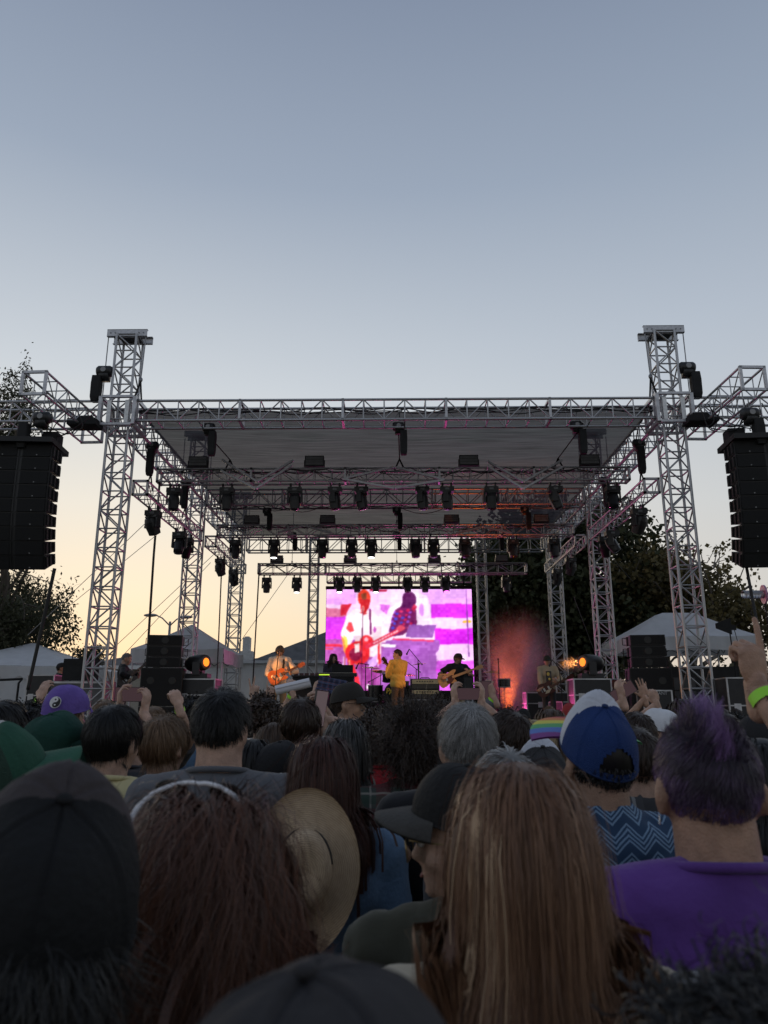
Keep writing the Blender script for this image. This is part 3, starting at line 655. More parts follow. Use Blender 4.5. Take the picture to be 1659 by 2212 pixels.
c = T(1590, 1340, 31); tree('sycamore_tree', 'low thin olive tree by the far right speaker array', (c[0], 31, 0), 6, (c[0], 31, c[2]), (2.0, 2.0, 1.3), 3, L_SYC, 12, (0.26, 0.26, 0.18), 0.16, 29, n0=6, trunk_r=0.18, density=0.45, aspect=1.3, gap=0.3)
c = T(30, 1318, 30); tree('eucalyptus_tree', 'drooping grey-green tree behind the left speaker array', (c[0]-1.0, 30, 0), 14, (c[0]-0.3, 30, c[2]), (2.5, 2.4, 1.75), 4, L_EUC, 26, (0.15, 0.15, 0.30), 0.15, 33, droop=0.35, n0=8, trunk_r=0.28, density=0.5, aspect=3.2, gap=0.25)
c = T(70, 880, 29); tree('eucalyptus_tree', 'high drooping treetop beside the left outrigger', (c[0]-0.9, 29.0, 0), 14, (c[0]-0.8, 29, c[2]-0.2), (1.0, 1.2, 1.9), 3, L_EUC, 50, (0.15, 0.15, 0.30), 0.14, 37, droop=0.35, n0=5, trunk_r=0.2, density=0.35, aspect=3.2)
c = T(62, 1370, 27); tree('eucalyptus_tree', 'low hanging bough of leaves over the white left tent', (c[0]-1.5, 27, 0), 6, (c[0]-0.4, 27, c[2]+0.3), (1.5, 1.4, 1.0), 3, L_EUC, 60, (0.16, 0.16, 0.26), 0.14, 41, droop=0.3, n0=6, trunk_r=0.14, density=0.3, aspect=3.0)
c = T(190, 1412, 42); tree('small_tree', 'tiny far tree top right of the left tent', (c[0], 42, 0), 5, (c[0], 42, c[2]-0.2), (0.8, 0.8, 0.55), 2, L_DARK, 22, (0.15, 0.15, 0.12), 0.13, 43, n0=5, trunk_r=0.08, density=0.2)
# scrub on the bank behind the right tent
rng = np.random.default_rng(5); pc = np.c_[rng.uniform(6.5, 19, 420), rng.uniform(28, 34, 420), rng.uniform(0.2, 3.0, 420)]
v, f, rnd = leaves(pc, 30, (0.4, 0.4, 0.3), 0.2, rng); me = mesh_np('scrub', v, f, False); attr(me, 'rnd', rnd)
tag(link('scrub', me, mat_leaf('scrub leaf', (0.04, 0.045, 0.018), (0.10, 0.085, 0.04), 0.25)), 'dark olive scrub on the bank behind the right tent', 'scrub', kind='stuff')
pc = np.c_[rng.uniform(2.6, 8, 420), rng.uniform(33.5, 35.5, 420), rng.uniform(0.2, 4.2, 420)]
v, f, rnd = leaves(pc, 34, (0.42, 0.42, 0.34), 0.22, rng); me = mesh_np('hedge', v, f, False); attr(me, 'rnd', rnd)
tag(link('hedge', me, L_DARK), 'dark leafy hedge under the trees right of the screen', 'hedge', kind='stuff')

# ================================================================= tents
M_TENT = mat('white tent fabric', (0.66, 0.67, 0.69), 0.75, 0, 0.06, 3, 0.12, 9, trans=0.25)
M_WHITE = mat('white painted steel', (0.62, 0.62, 0.63), 0.45, 0, 0.08, 12)
def tent(name, label, c, w, d, ze, zp, rz, val=0.32, scal=0, peak=0.12, legs=True, wall=False):
    t = thing(name, label, 'tent', (c[0], c[1], 0), rz, group='white tents')
    nn = 14; v = []; f = []
    # hip roof with a slightly hollow, creased slope
    cs = [(-w/2, -d/2), (w/2, -d/2), (w/2, d/2), (-w/2, d/2)]
    for k in range(4):
        a = np.array(cs[k]); b = np.array(cs[(k+1) % 4]); mb = MB(); rows = []
        for i in range(nn+1):
            q = i/nn; row = []
            for j in range(nn+1):
                s_ = j/nn; p = (a+(b-a)*s_)*(1-q*(1-peak)); hz = ze+(zp-ze)*(q**1.12)-0.07*math.sin(math.pi*s_)*(1-q)*(0.6+0.4*math.sin(9*s_+k))
                row.append((p[0], p[1], hz))
            rows += row
        ff = [(i*(nn+1)+j, i*(nn+1)+j+1, (i+1)*(nn+1)+j+1, (i+1)*(nn+1)+j) for i in range(nn) for j in range(nn)]
        mb.add(rows, ff).build('roof_panel', M_TENT, t, True)
        mb = MB(); rows = []; m_ = 48
        od = np.array((b-a)[::-1]*np.array([1, -1])); od = od/np.linalg.norm(od)
        for q in (0, 0.33, 0.66, 1.0):
            for j in range(m_+1):
                s_ = j/m_; p = a+(b-a)*s_+od*(0.012+0.02*q*math.sin(s_*31+k)+0.012*math.sin(s_*57))
                drop = val*(1-(0.28*abs(math.sin(math.pi*s_*scal))**6 if scal else 0)*1.0)
                rows.append((p[0], p[1], ze-0.005-0.07*math.sin(math.pi*s_)*(0.6+0.4*math.sin(9*s_+k))-drop*q))
        ff = [(i*(m_+1)+j, i*(m_+1)+j+1, (i+1)*(m_+1)+j+1, (i+1)*(m_+1)+j) for i in range(3) for j in range(m_)]
        mb.add(rows, ff).build('valance', M_TENT, t, True)
        if legs: MB().tube([(a[0]*0.97, a[1]*0.97, 0), (a[0]*0.97, a[1]*0.97, ze-0.02)], 0.026, 8).build('leg', M_WHITE, t)
        if legs:
            sc_ = MB(); N = 6
            for i in range(N):
                p0 = a*0.965+(b-a)*0.965*(i/N); p1 = a*0.965+(b-a)*0.965*((i+1)/N); z0, z1 = ze-0.06, ze-0.36
                sc_.tube([(*p0, z0), (*p1, z1)], 0.012, 5); sc_.tube([(*p0, z1), (*p1, z0)], 0.012, 5)
            sc_.build('scissor_bar', mat('dark tent frame', (0.07, 0.07, 0.075), 0.5, 0.3), t)
    if wall:
        for k in range(4):
            a = np.array(cs[k]); b = np.array(cs[(k+1) % 4]); m_ = 30; rows = []
            od = np.array((b-a)[::-1]*np.array([1, -1])); od = od/np.linalg.norm(od)
            for z in (ze-0.1, 0.02):
                for j in range(m_+1): p = a+(b-a)*j/m_-od*(0.03+0.02*math.sin(j*1.3)); rows.append((p[0], p[1], z))
            MB().add(rows, [(j, j+1, m_+2+j, m_+1+j) for j in range(m_)]).build('side_wall', M_TENT, t, True)
    return t
# big left tent, its peak left of the front left tower
Y = 24; pk = D(94, 1389, Y+2.3); e0 = D(-30, 1450, Y); ev = D(145, 1432, Y)
tent('frame_tent', 'large white peaked tent at the left edge behind the gear', (pk[0]-0.4, Y+2.4), 4.9, 4.8, D(60, 1436, Y)[2], pk[2], R(3), 0.42, 7, 0.02, False, True)
Y = 22.2; a = D(283, 1397, Y); b = D(482, 1399, Y); pk = D(408, 1349, Y+1.4)
tent('canopy_tent', 'white pop-up canopy behind the left speaker stack, one side lit pink', ((a[0]+b[0])/2, Y+1.5), b[0]-a[0], 2.9, D(380, 1400, Y)[2], pk[2], R(0), 0.40, 0, 0.02)
Y = 23; a = D(1358, 1368, Y); b = D(1640, 1372, Y); pk = D(1447, 1332, Y+1.3)
tent('canopy_tent', 'white pop-up canopy on the right behind the speaker stack, one side lit pink', ((a[0]+b[0])/2, Y+1.5), b[0]-a[0], 3.0, D(1450, 1372, Y)[2], pk[2]+0.1, R(0), 0.40, 0, 0.25)
# long white marquee wall behind the left half of the stage
Y = 33; a = D(395, 1435, Y); b = D(715, 1432, Y)
lt = thing('marquee', 'long low white marquee behind the singer', 'marquee', ((a[0]+b[0])/2, Y, 0))
W = b[0]-a[0]; zt = D(600, 1433, Y)[2]; n_ = 60
rows = [((-W/2+W*j/n_), 0.03*math.sin(j*1.1), z) for z in (0, zt*0.5, zt) for j in range(n_+1)]
MB().add(rows, [(i*(n_+1)+j, i*(n_+1)+j+1, (i+1)*(n_+1)+j+1, (i+1)*(n_+1)+j) for i in range(2) for j in range(n_)]).build('side_wall', M_TENT, lt, True)
MB().prism([(-W/2-0.1, zt), (W/2+0.1, zt), (W/2-0.3, zt+0.12), (-W/2+0.3, zt+0.12)], -0.15, 4).build('roof', M_TENT, lt)

# ================================================================= buildings and lamp beyond
def house(name, label, c, w, d, ze, zr, hip, wallm, roofm, rz=0.0, wins=()):
    t = thing(name, label, 'building', (c[0], c[1], 0), rz)
    MB().box((0, 0, ze/2), (w, d, ze)).build('wall', wallm, t)
    o = 0.5; A = [(-w/2-o, -d/2-o), (w/2+o, -d/2-o), (w/2+o, d/2+o), (-w/2-o, d/2+o)]
    rx = max(0.05, w/2-hip); v = [(*q, ze+0.02) for q in A]+[(-rx, 0, zr), (rx, 0, zr)]
    MB().add(v, [(0, 1, 5, 4), (1, 2, 5), (2, 3, 4, 5), (3, 0, 4), (3, 2, 1, 0)]).build('roof', roofm, t)
    MB().box((0, -d/2-o-0.02, ze-0.08), (w+2*o, 0.06, 0.26)).build('eaves_board', M_WHITE, t)
    for (x, z, ww, hh) in wins:
        f_ = MB().box((x, -d/2-0.02, z), (ww+0.16, 0.06, hh+0.16)).build('window', M_WHITE, t)
        for q in (-1, 1): MB().box((x+q*ww/4, -d/2-0.055, z), (ww/2-0.05, 0.02, hh), None).build('pane', mat('window glass', (0.05, 0.06, 0.07), 0.1, spec=0.8), f_)
    return t
M_ROOF = mat('grey shingle roof', (0.09, 0.09, 0.095), 0.9, 0, 0.25, 2, 0.4, 10)
Y = 46; a = D(548, 1438, Y); b = D(760, 1438, Y); r_ = D(700, 1381, Y+5)
house('house', 'house with dark grey hip roof and white eaves left of the screen', ((a[0]+b[0])/2+1.5, Y+5), b[0]-a[0]+3, 9, D(600, 1432, Y)[2], r_[2]+0.7, 5.2, mat('pale blue siding', (0.30, 0.32, 0.35), 0.8), M_ROOF, 0, [(-1.2, 3.2, 1.2, 1.1), (1.6, 3.2, 1.2, 1.1)])
Y = 55; a = D(165, 1437, Y); b = D(320, 1437, Y)
house('house', 'far low house with dark pyramid roof behind the front left tower', ((a[0]+b[0])/2, Y+4), b[0]-a[0], 8, D(230, 1440, Y)[2], D(230, 1417, Y+4)[2], 3.2, mat('beige wall', (0.33, 0.30, 0.26), 0.8), M_ROOF)
Y = 52; a = D(500, 1430, Y); b = D(600, 1430, Y)
h = house('house', 'far house with tall pale chimney right of the left canopy', ((a[0]+b[0])/2, Y+3), b[0]-a[0], 7, D(540, 1436, Y)[2], D(540, 1420, Y+3)[2], 2.0, mat('pale stucco', (0.5, 0.5, 0.5), 0.8), M_ROOF)
cx_ = D(530, 1400, Y)[0]-(a[0]+b[0])/2
MB().box((cx_, -2.5, D(530, 1400, Y)[2]), (0.5, 0.5, 1.5)).box((cx_, -2.5, D(530, 1388, Y)[2]), (0.3, 0.3, 0.9)).box((cx_, -2.5, D(530, 1422, Y)[2]), (0.9, 0.8, 1.0)).build('chimney', mat('pale stucco', (0.5, 0.5, 0.5), 0.8), h)
Y = 44; p = D(367, 1350, Y); q1 = D(330, 1329, Y); q2 = D(398, 1333, Y)
sl = thing('street_lamp', 'tall twin-arm street lamp beyond the left canopy', 'street lamp', (p[0], Y, 0))
M_GALV = mat('galvanised lamp steel', (0.30, 0.30, 0.31), 0.5, 0.5)
MB().tube([(0, 0, 0), (0, 0, p[2]+0.2)], [0.11, 0.07], 10).build('pole', M_GALV, sl, True)
for q in (q1, q2):
    dx = q[0]-p[0]; z1 = q[2]
    MB().tube([(0, 0, p[2]-0.05), (dx*0.45, 0, p[2]+(z1-p[2])*0.7), (dx*0.8, 0, z1), (dx, 0, z1+0.02)], 0.04, 8).build('arm', M_GALV, sl, True)
    MB().ell((dx*1.12, 0, z1), (0.42, 0.16, 0.10), None, 12, 8).build('lamp_head', M_GALV, sl, True)
# ================================================================= people
def remesh(mb, vox, it=5, name='body'):
    me = mb.mesh('tmp'); ob = bpy.data.objects.new('tmp', me)
    if 'workbench' not in bpy.data.scenes: bpy.data.scenes.new('workbench')
    ws = bpy.data.scenes['workbench']; ws.collection.objects.link(ob)
    m1 = ob.modifiers.new('r', 'REMESH'); m1.mode = 'VOXEL'; m1.voxel_size = vox
    m2 = ob.modifiers.new('s', 'SMOOTH'); m2.iterations = it; m2.factor = 0.5
    with bpy.context.temp_override(scene=ws, view_layer=ws.view_layers[0]):
        dg = bpy.context.evaluated_depsgraph_get(); out = bpy.data.meshes.new_from_object(ob.evaluated_get(dg))
    bpy.data.objects.remove(ob); bpy.data.meshes.remove(me); out.name = name; out.shade_smooth(); return out
def get_co(me):
    a = np.empty(len(me.vertices)*3, np.float32); me.vertices.foreach_get('co', a); return a.reshape(-1, 3).astype(float)
def set_co(me, v): me.vertices.foreach_set('co', np.asarray(v, np.float32).ravel()); me.update()
def folds(me, amp, seed, k0=14, keep=None):
    """cloth folds: shallow waves along the surface normal"""
    rng = np.random.default_rng(seed); v = get_co(me); n = np.empty(len(v)*3, np.float32); me.vertices.foreach_get('normal', n); n = n.reshape(-1, 3)
    d = np.zeros(len(v))
    for i in range(9):
        k = rng.normal(size=3)*k0*rng.uniform(0.5, 2.4); k[2] *= 0.6; d += np.sin(v@k+rng.uniform(0, 6))*rng.uniform(0.3, 1)/(1+0.12*i)
    d = -np.abs(d)*0.6+0.4*d
    set_co(me, v+n*(amp*d)[:, None])
def head_rot(hy=0.0, hp=0.0, hr=0.0):
    M = Matrix.Translation((0, 0, 1.56))@Matrix.Rotation(hy, 4, 'Z')@Matrix.Rotation(hp, 4, 'X')@Matrix.Rotation(hr, 4, 'Y')@Matrix.Translation((0, 0, -1.56))
    return np.array(M)
HC = np.array((0, -0.004, 1.662)); HR_ = np.array((0.0785, 0.0985, 0.094))     # skull
def add_head(mb, M, jaw=1.0):
    h = MB()
    h.ell(HC, HR_-0.002, None, 20, 14); h.ell((0, 0.028, 1.612), (0.063*jaw, 0.070, 0.080), None, 16, 12); h.ell((0, 0.055, 1.56), (0.040*jaw, 0.04, 0.028), None, 12, 8)
    h.ell((0, 0.080, 1.546), (0.020, 0.018, 0.017), None, 10, 8)                  # chin
    h.cap((0, 0.088, 1.648), (0, 0.108, 1.612), 0.008, 0.013, 8); h.ell((0, 0.104, 1.607), (0.017, 0.012, 0.010), None, 8, 6)   # nose
    h.ell((0, 0.088, 1.662), (0.052, 0.012, 0.010), None, 12, 6)                  # brow
    h.ell((0, 0.093, 1.580), (0.022, 0.008, 0.006), None, 10, 6); h.ell((0, 0.091, 1.571), (0.020, 0.009, 0.006), None, 10, 6)   # lips
    for s in (-1, 1):
        h.ell((s*0.045, 0.060, 1.612), (0.022, 0.022, 0.024), None, 10, 8)        # cheeks
        Re = rotm('Z', s*0.45)@rotm('X', -0.15)
        h.ell((s*0.083, -0.012, 1.628), (0.010, 0.021, 0.034), Re, 10, 10); h.ell((s*0.079, -0.002, 1.604), (0.009, 0.010, 0.012), Re, 8, 6)
    h.xf(M); mb.v += h.v; mb.f += [tuple(i+mb.n for i in q) for q in h.f]; mb.n += h.n
def ik(S, T_, bend, l1=0.29, l2=0.26):
    S = np.array(S, float); T_ = np.array(T_, float); d = T_-S; L = np.linalg.norm(d)
    if L > (l1+l2)*0.995: T_ = S+d/L*(l1+l2)*0.995; d = T_-S; L = np.linalg.norm(d)
    a = (l1*l1-l2*l2+L*L)/(2*L); h = math.sqrt(max(l1*l1-a*a, 0)); u = d/L; b = np.array(bend, float); b -= u*np.dot(b, u); b /= np.linalg.norm(b)+1e-9
    return S+u*a+b*h, T_
def hand_mesh(kind, side, wrist, axis, palm, vox=0.0032):
    """a hand of palm, four fingers and thumb; z along the hand, palm towards -y, thumb on -x for the right hand"""
    mb = MB(); mb.cap((0, 0, -0.05), (0, 0, 0.015), 0.0265, 0.026, 12)
    mb.ell((0, 0, 0.052), (0.039, 0.0155, 0.05), None, 14, 10); mb.ell((0.0, 0.001, 0.075), (0.040, 0.013, 0.022), None, 14, 8); mb.ell((-0.026, -0.010, 0.032), (0.016, 0.015, 0.028), rotm('Y', -0.35), 10, 8)
    cur = {'open': (.18, .15, .18, .25), 'relax': (.5, .55, .6, .7), 'grip': (1.15, 1.2, 1.2, 1.2), 'point': (.08, 1.5, 1.55, 1.55), 'v': (.06, .06, 1.5, 1.5), 'phone': (.75, .8, .85, .9), 'fret': (.9, .8, .8, .7)}[kind]
    spr = {'v': (-.2, .16, .1, .2), 'open': (-.16, -.04, .08, .22)}.get(kind, (-.05, 0, .04, .1))
    for i, (x, z0, L) in enumerate(((-0.029, 0.088, 0.073), (-0.0095, 0.094, 0.081), (0.0105, 0.091, 0.075), (0.029, 0.083, 0.060))):
        p = np.array((x, 0, z0)); a = 0; r = 0.0088 if i < 3 else 0.0075
        for seg, sh in ((0.46, 0.75), (0.30, 1.0), (0.24, 0.7)):
            a += cur[i]*sh; d = np.array((math.sin(spr[i])*math.cos(a), -math.sin(a), math.cos(a)*math.cos(spr[i]))); q = p+d*L*seg; mb.cap(p, q, r, r*0.92, 8); p = q; r *= 0.92
    ta = {'open': (-0.75, -0.25), 'point': (-0.1, -1.0), 'v': (0.15, -1.1), 'grip': (-0.15, -0.95), 'phone': (-0.35, -0.75), 'fret': (-0.5, -0.6)}.get(kind, (-0.5, -0.5))
    p = np.array((-0.030, -0.006, 0.028)); d = np.array((ta[0]-0.25, ta[1]*0.6, 0.75)); d /= np.linalg.norm(d); q = p+d*0.042; mb.cap(p, q, 0.0125, 0.0105, 8)
    d2 = d+np.array((0.25, -0.25+ta[1]*0.35, 0.1)); d2 /= np.linalg.norm(d2); mb.cap(q, q+d2*0.030, 0.0105, 0.0088, 8)
    me = remesh(mb, vox, 3, 'hand'); v = get_co(me)
    if side < 0: v[:, 0] *= -1                       # left hand
    z = np.array(axis, float); z /= np.linalg.norm(z); y = -np.array(palm, float); y -= z*np.dot(y, z); y /= np.linalg.norm(y); x = np.cross(y, z)
    v = v@np.c_[x, y, z].T+np.array(wrist); set_co(me, v)
    if side < 0: me.flip_normals()
    return me
def join_meshes(a, b):
    import bmesh
    bm = bmesh.new(); bm.from_mesh(a); bm.from_mesh(b); bm.to_mesh(a); bm.free(); bpy.data.meshes.remove(b); a.shade_smooth(); return a
def torso(mb, b, e=0.0, low=0.9):
    mb.ell((0, 0, 1.0), (0.165*b+e, 0.118*b+e, 0.13), None, 20, 12); mb.ell((0, 0, 1.12), (0.155*b+e, 0.112*b+e, 0.17), None, 20, 12)
    mb.ell((0, -0.005, 1.325), (0.172*b+e, 0.118*b+e, 0.165+e), None, 20, 12); mb.ell((0, -0.024, 1.45), (0.165*b+e, 0.088+e, 0.075+e), None, 20, 10)
    for s in (-1, 1):
        mb.ell((s*0.178*b, -0.012, 1.445), (0.066+e, 0.066+e, 0.064+e), None, 14, 10)
        mb.cap((s*0.165*b, -0.016, 1.458), (s*0.048, -0.024, 1.492), 0.050+e, 0.040+e, 12); mb.ell((s*0.085*b, -0.075, 1.38), (0.07+e, 0.04+e, 0.085), None, 12, 8)
def arm_pose(spec, s, b, toloc):
    S = np.array((s*0.185*b, -0.012, 1.435))
    if spec is None or spec == 'down': return S, np.array((s*0.235*b, -0.035, 1.105)), np.array((s*0.24*b, 0.05, 0.865)), 'relax', np.array((0, 0.15, -1.)), np.array((-s, 0.2, 0))
    if spec == 'front': E = np.array((s*0.24*b, 0.02, 1.12)); return S, E, np.array((s*0.10, 0.23, 1.14)), 'relax', np.array((-s*0.8, 0.7, 0.1)), np.array((0, -0.4, -1))
    tgt = toloc(spec['to']); bend = spec.get('bend', (s*0.9, 0.1, -0.6)); E, Wp = ik(S, tgt, bend, spec.get('l1', 0.29), spec.get('l2', 0.26))
    ax = spec.get('axis'); ax = np.array(ax) if ax is not None else (Wp-E); pl = spec.get('palm', (0, 1, 0))
    return S, E, Wp, spec.get('hand', 'relax'), ax, np.array(pl)
SKIN = {'light': (0.46, 0.29, 0.215), 'tan': (0.40, 0.235, 0.16), 'olive': (0.30, 0.18, 0.12), 'brown': (0.16, 0.09, 0.06)}
def skin(k):
    if 'skin '+k in MATS: return MATS['skin '+k]
    m = mat('skin '+k, SKIN[k], 0.55, 0, 0.22, 30, 0.35, 220); m.node_tree.nodes['Principled BSDF'].inputs['Subsurface Weight'].default_value = 0.12
    m.node_tree.nodes['Principled BSDF'].inputs['Subsurface Radius'].default_value = (0.012, 0.005, 0.003); m.node_tree.nodes['Principled BSDF'].inputs['Subsurface Scale'].default_value = 0.6; return m
def cloth(name, col, rough=0.85, var=0.12, bump=0.25, bscale=30, scale=5): return mat('cloth '+name, col, rough, 0, var, scale, bump, bscale, 0.3, sheen=0.15)
# ---- hair
def mat_hair(name, stops, rough=0.42, spec=0.35):
    if name in MATS: return MATS[name]
    m = bpy.data.materials.new(name); n, l = nodes_of(m); b = n['Principled BSDF']; at = n.new('ShaderNodeAttribute'); at.attribute_name = 'rnd'
    cr = n.new('ShaderNodeValToRGB'); e = cr.color_ramp.elements; e[0].position, e[1].position = stops[0][0], stops[-1][0]; e[0].color = (*stops[0][1], 1); e[1].color = (*stops[-1][1], 1)
    for p, c in stops[1:-1]: q = e.new(p); q.color = (*c, 1)
    l.new(at.outputs['Fac'], cr.inputs[0]); l.new(cr.outputs[0], b.inputs['Base Color']); b.inputs['Roughness'].default_value = rough; b.inputs['Specular IOR Level'].default_value = spec
    MATS[name] = m; return m
def H2(name, c, v=0.45): c = np.array(c); return mat_hair('hair '+name, [(0, tuple(c*(1-v))), (0.6, tuple(c)), (1, tuple(np.clip(c*(1+v*1.6), 0, 1)))])
def scalp_ok(u, front=0.0):
    lim = np.interp(u[:, 1], [-1, -0.35, 0.05, 0.45, 0.8, 1.0], [-0.93, -0.85, -0.12+front*0.3, 0.12+front, 0.42+front, 0.9])
    return u[:, 2] > lim
def scalp_shell(mb_off=0.004, front=0.0, low=None):
    k, m = 40, 26; v = []; 
    for i in range(m+1):
        th = -math.pi/2+math.pi*i/m
        v += [[math.cos(th)*math.cos(2*math.pi*j/k), math.cos(th)*math.sin(2*math.pi*j/k), math.sin(th)] for j in range(k)]
    u = np.array(v); ok = scalp_ok(u, front)
    if low is not None: ok &= u[:, 2] > low
    f = []
    for i in range(m):
        for j in range(k):
            q = (i*k+j, i*k+(j+1) % k, (i+1)*k+(j+1) % k, (i+1)*k+j)
            if all(ok[a] for a in q): f.append(q)
    return HC+(HR_+mb_off)*u, np.array(f), u
def strands(N, L, K, seed, lift=0.3, grav=0.25, curl=0.0, cfreq=9.0, clump=0.3, width=0.0016, vol=0.012, noise=0.05, flow=None, front=0.0, mask=None, cols=None, b=1.0, Lvar=0.25, lenf=None, part=None, taper=True, collide=True, guides=220, cwhorl=(0.1, -0.45, 0.88), hmax=None, se=0.02, xlim=None):
    """grow strands from the scalp: initial comb direction, gravity, curl, pushed off head and shoulders, drawn into locks"""
    rng = np.random.default_rng(seed); u = rng.normal(size=(N*4, 3)); u /= np.linalg.norm(u, axis=1)[:, None]
    ok = scalp_ok(u, front)
    if mask is not None: ok &= mask(u)
    if xlim is not None: ok &= ~((np.abs(u[:, 0]) > 0.72) & (u[:, 2] < 0.35)) & ~((u[:, 1] > 0.45) & (u[:, 2] < 0.75))
    u = u[ok][:N]; N = len(u); p = HC+HR_*u*1.01; nrm = u/HR_; nrm /= np.linalg.norm(nrm, axis=1)[:, None]
    wh = np.array(cwhorl); wh = wh/np.linalg.norm(wh)
    if flow is None:
        t = u-wh
        if part is not None: w_ = np.clip((u[:, 1]+0.25)/0.45, 0, 1); t = np.c_[np.sign(u[:, 0]-part)*w_+u[:, 0]*0.8*(1-w_), np.where(u[:, 1] > 0.2, -0.25, -0.7), -0.5*np.ones(N)]
    else: t = flow(u)
    t = t-nrm*np.sum(t*nrm, 1)[:, None]; t /= np.linalg.norm(t, axis=1)[:, None]+1e-9
    d = t*(1-lift)+nrm*lift+rng.normal(size=(N, 3))*noise; d /= np.linalg.norm(d, axis=1)[:, None]
    gi = np.minimum(guides, N); gid = np.argmin(((u[:, None, :]-u[None, :gi, :])**2).sum(2), 1)
    ph = rng.uniform(0, 6.28, N); ph = ph[gid]*0.8+ph*0.2; fr = cfreq*rng.uniform(0.7, 1.3, gi)[gid]
    ln = L*(1+Lvar*rng.normal(size=N)*0.6+Lvar*rng.normal(size=gi)[gid]*0.5); ln = np.clip(ln, L*0.3, L*1.8)
    if lenf is not None: ln = ln*lenf(u)
    st = (ln/K)[:, None]; off = 1+np.abs(rng.normal(size=N))*vol/0.09+0.02; P = [p.copy()]
    ell = [(HC, HR_), (np.array((0, -0.02, 1.5)), np.array((0.075, 0.075, 0.11)))]
    body = [(np.array((0, -0.005, 1.325)), np.array((0.172*b, 0.118*b, 0.165))+se), (np.array((0, -0.024, 1.45)), np.array((0.165*b, 0.088, 0.075))+se), (np.array((0.1*b, -0.02, 1.485)), np.array((0.10*b, 0.055, 0.05))+se), (np.array((-0.1*b, -0.02, 1.485)), np.array((0.10*b, 0.055, 0.05))+se), (np.array((0.178*b, -0.012, 1.445)), np.array((0.066,)*3)+se), (np.array((-0.178*b, -0.012, 1.445)), np.array((0.066,)*3)+se), (np.array((0, 0, 1.12)), np.array((0.155*b, 0.112*b, 0.17))+se)]
    e1 = np.cross(nrm, t); wv = rng.normal(size=(gi, 3))[gid]
    for k in range(K):
        s_ = ln*(k+1)/K
        d = d+np.array((0, 0, -1.0))*(grav*st/0.012)
        if curl: d = d+(curl*(np.cos(ph+fr*s_*40))[:, None]*e1+curl*np.sin(ph+fr*s_*40)[:, None]*nrm)
        d = d+rng.normal(size=(N, 3))*noise*0.5+wv*noise*0.35
        d /= np.linalg.norm(d, axis=1)[:, None]; p = p+d*st
        if collide:
            for ci, (c, r) in enumerate(ell+(body if L > 0.12 else [])):
                rr = r*(off[:, None] if ci == 0 else 1.0+(off[:, None]-1)*0.45); q = (p-c)/rr; m_ = np.linalg.norm(q, axis=1); i_ = m_ < 1
                p[i_] = c+(rr if rr.ndim == 1 else rr[i_])*q[i_]/m_[i_][:, None]
            if xlim is not None:
                i_ = (p[:, 2] < 1.56) & (np.abs(p[:, 0]) > xlim); p[i_, 0] = np.sign(p[i_, 0])*(xlim+(np.abs(p[i_, 0])-xlim)*0.45); p[i_, 1] = np.minimum(p[i_, 1], -0.07-0.05*rng.uniform(size=i_.sum()))
            if hmax is not None:
                q = (p-HC)/HR_; m_ = np.linalg.norm(q, axis=1); lim = off+hmax/0.09*rng.uniform(0.75, 1.1, N); i_ = (m_ > lim) & (p[:, 2] > 1.57); p[i_] = HC+HR_*q[i_]*(lim[i_]/m_[i_])[:, None]
        P.append(p.copy())
    P = np.stack(P, 1)                                                # N, K+1, 3
    if clump:
        tt = np.linspace(0, 1, K+1)[None, :, None]; P = P+(P[gid]-P)*(clump*tt**1.2)
    if xlim is not None:
        kp = (np.abs(P[:, :, 0])*(P[:, :, 2] < 1.47)).max(1) < xlim+0.014; P, gid, u = P[kp], gid[kp], u[kp]; N = len(P)
    T_ = np.gradient(P, axis=1); T_ /= np.linalg.norm(T_, axis=2)[:, :, None]+1e-9
    rad = P-HC; rad[:, :, 2] = np.where(P[:, :, 2] < HC[2], 0, rad[:, :, 2]); rad += rng.normal(size=(N, 1, 3))*0.035
    S = np.cross(T_, rad); S /= np.linalg.norm(S, axis=2)[:, :, None]+1e-9
    w = width*rng.uniform(0.7, 1.3, (N, 1, 1))*(np.linspace(1, 0.25, K+1)[None, :, None] if taper else 1.0)
    V = np.stack([P-S*w, P+S*w], 2).reshape(-1, 3)                     # N*(K+1)*2
    base = (np.arange(N)*(K+1)*2)[:, None]; k_ = (np.arange(K)*2)[None, :]
    F_ = np.stack([base+k_, base+k_+1, base+k_+3, base+k_+2], 2).reshape(-1, 4)
    rnd = rng.uniform(0, 1, N)*0.45+rng.uniform(0, 1, gi)[gid]*0.55
    if cols is not None: rnd = cols(u, rnd, rng)
    return V, F_, np.repeat(rnd, (K+1)*2)
def hair_part(root, layers, m, M=None, shell=0.004, front=0.0, low=None, name='hair', shellcol=0.15):
    vs, fs, rs, n = [], [], [], 0
    if shell is not None:
        v, f, u = scalp_shell(shell, front, low); vs.append(v); fs.append(f); rs.append(np.full(len(v), shellcol)); n += len(v)
    for V, F_, r in layers: vs.append(V); fs.append(F_+n); rs.append(r); n += len(V)
    v = np.vstack(vs)
    if M is not None: v = v@M[:3, :3].T+M[:3, 3]
    me = mesh_np(name, v, np.vstack(fs)); attr(me, 'rnd', np.concatenate(rs)); return link(name, me, m, root)
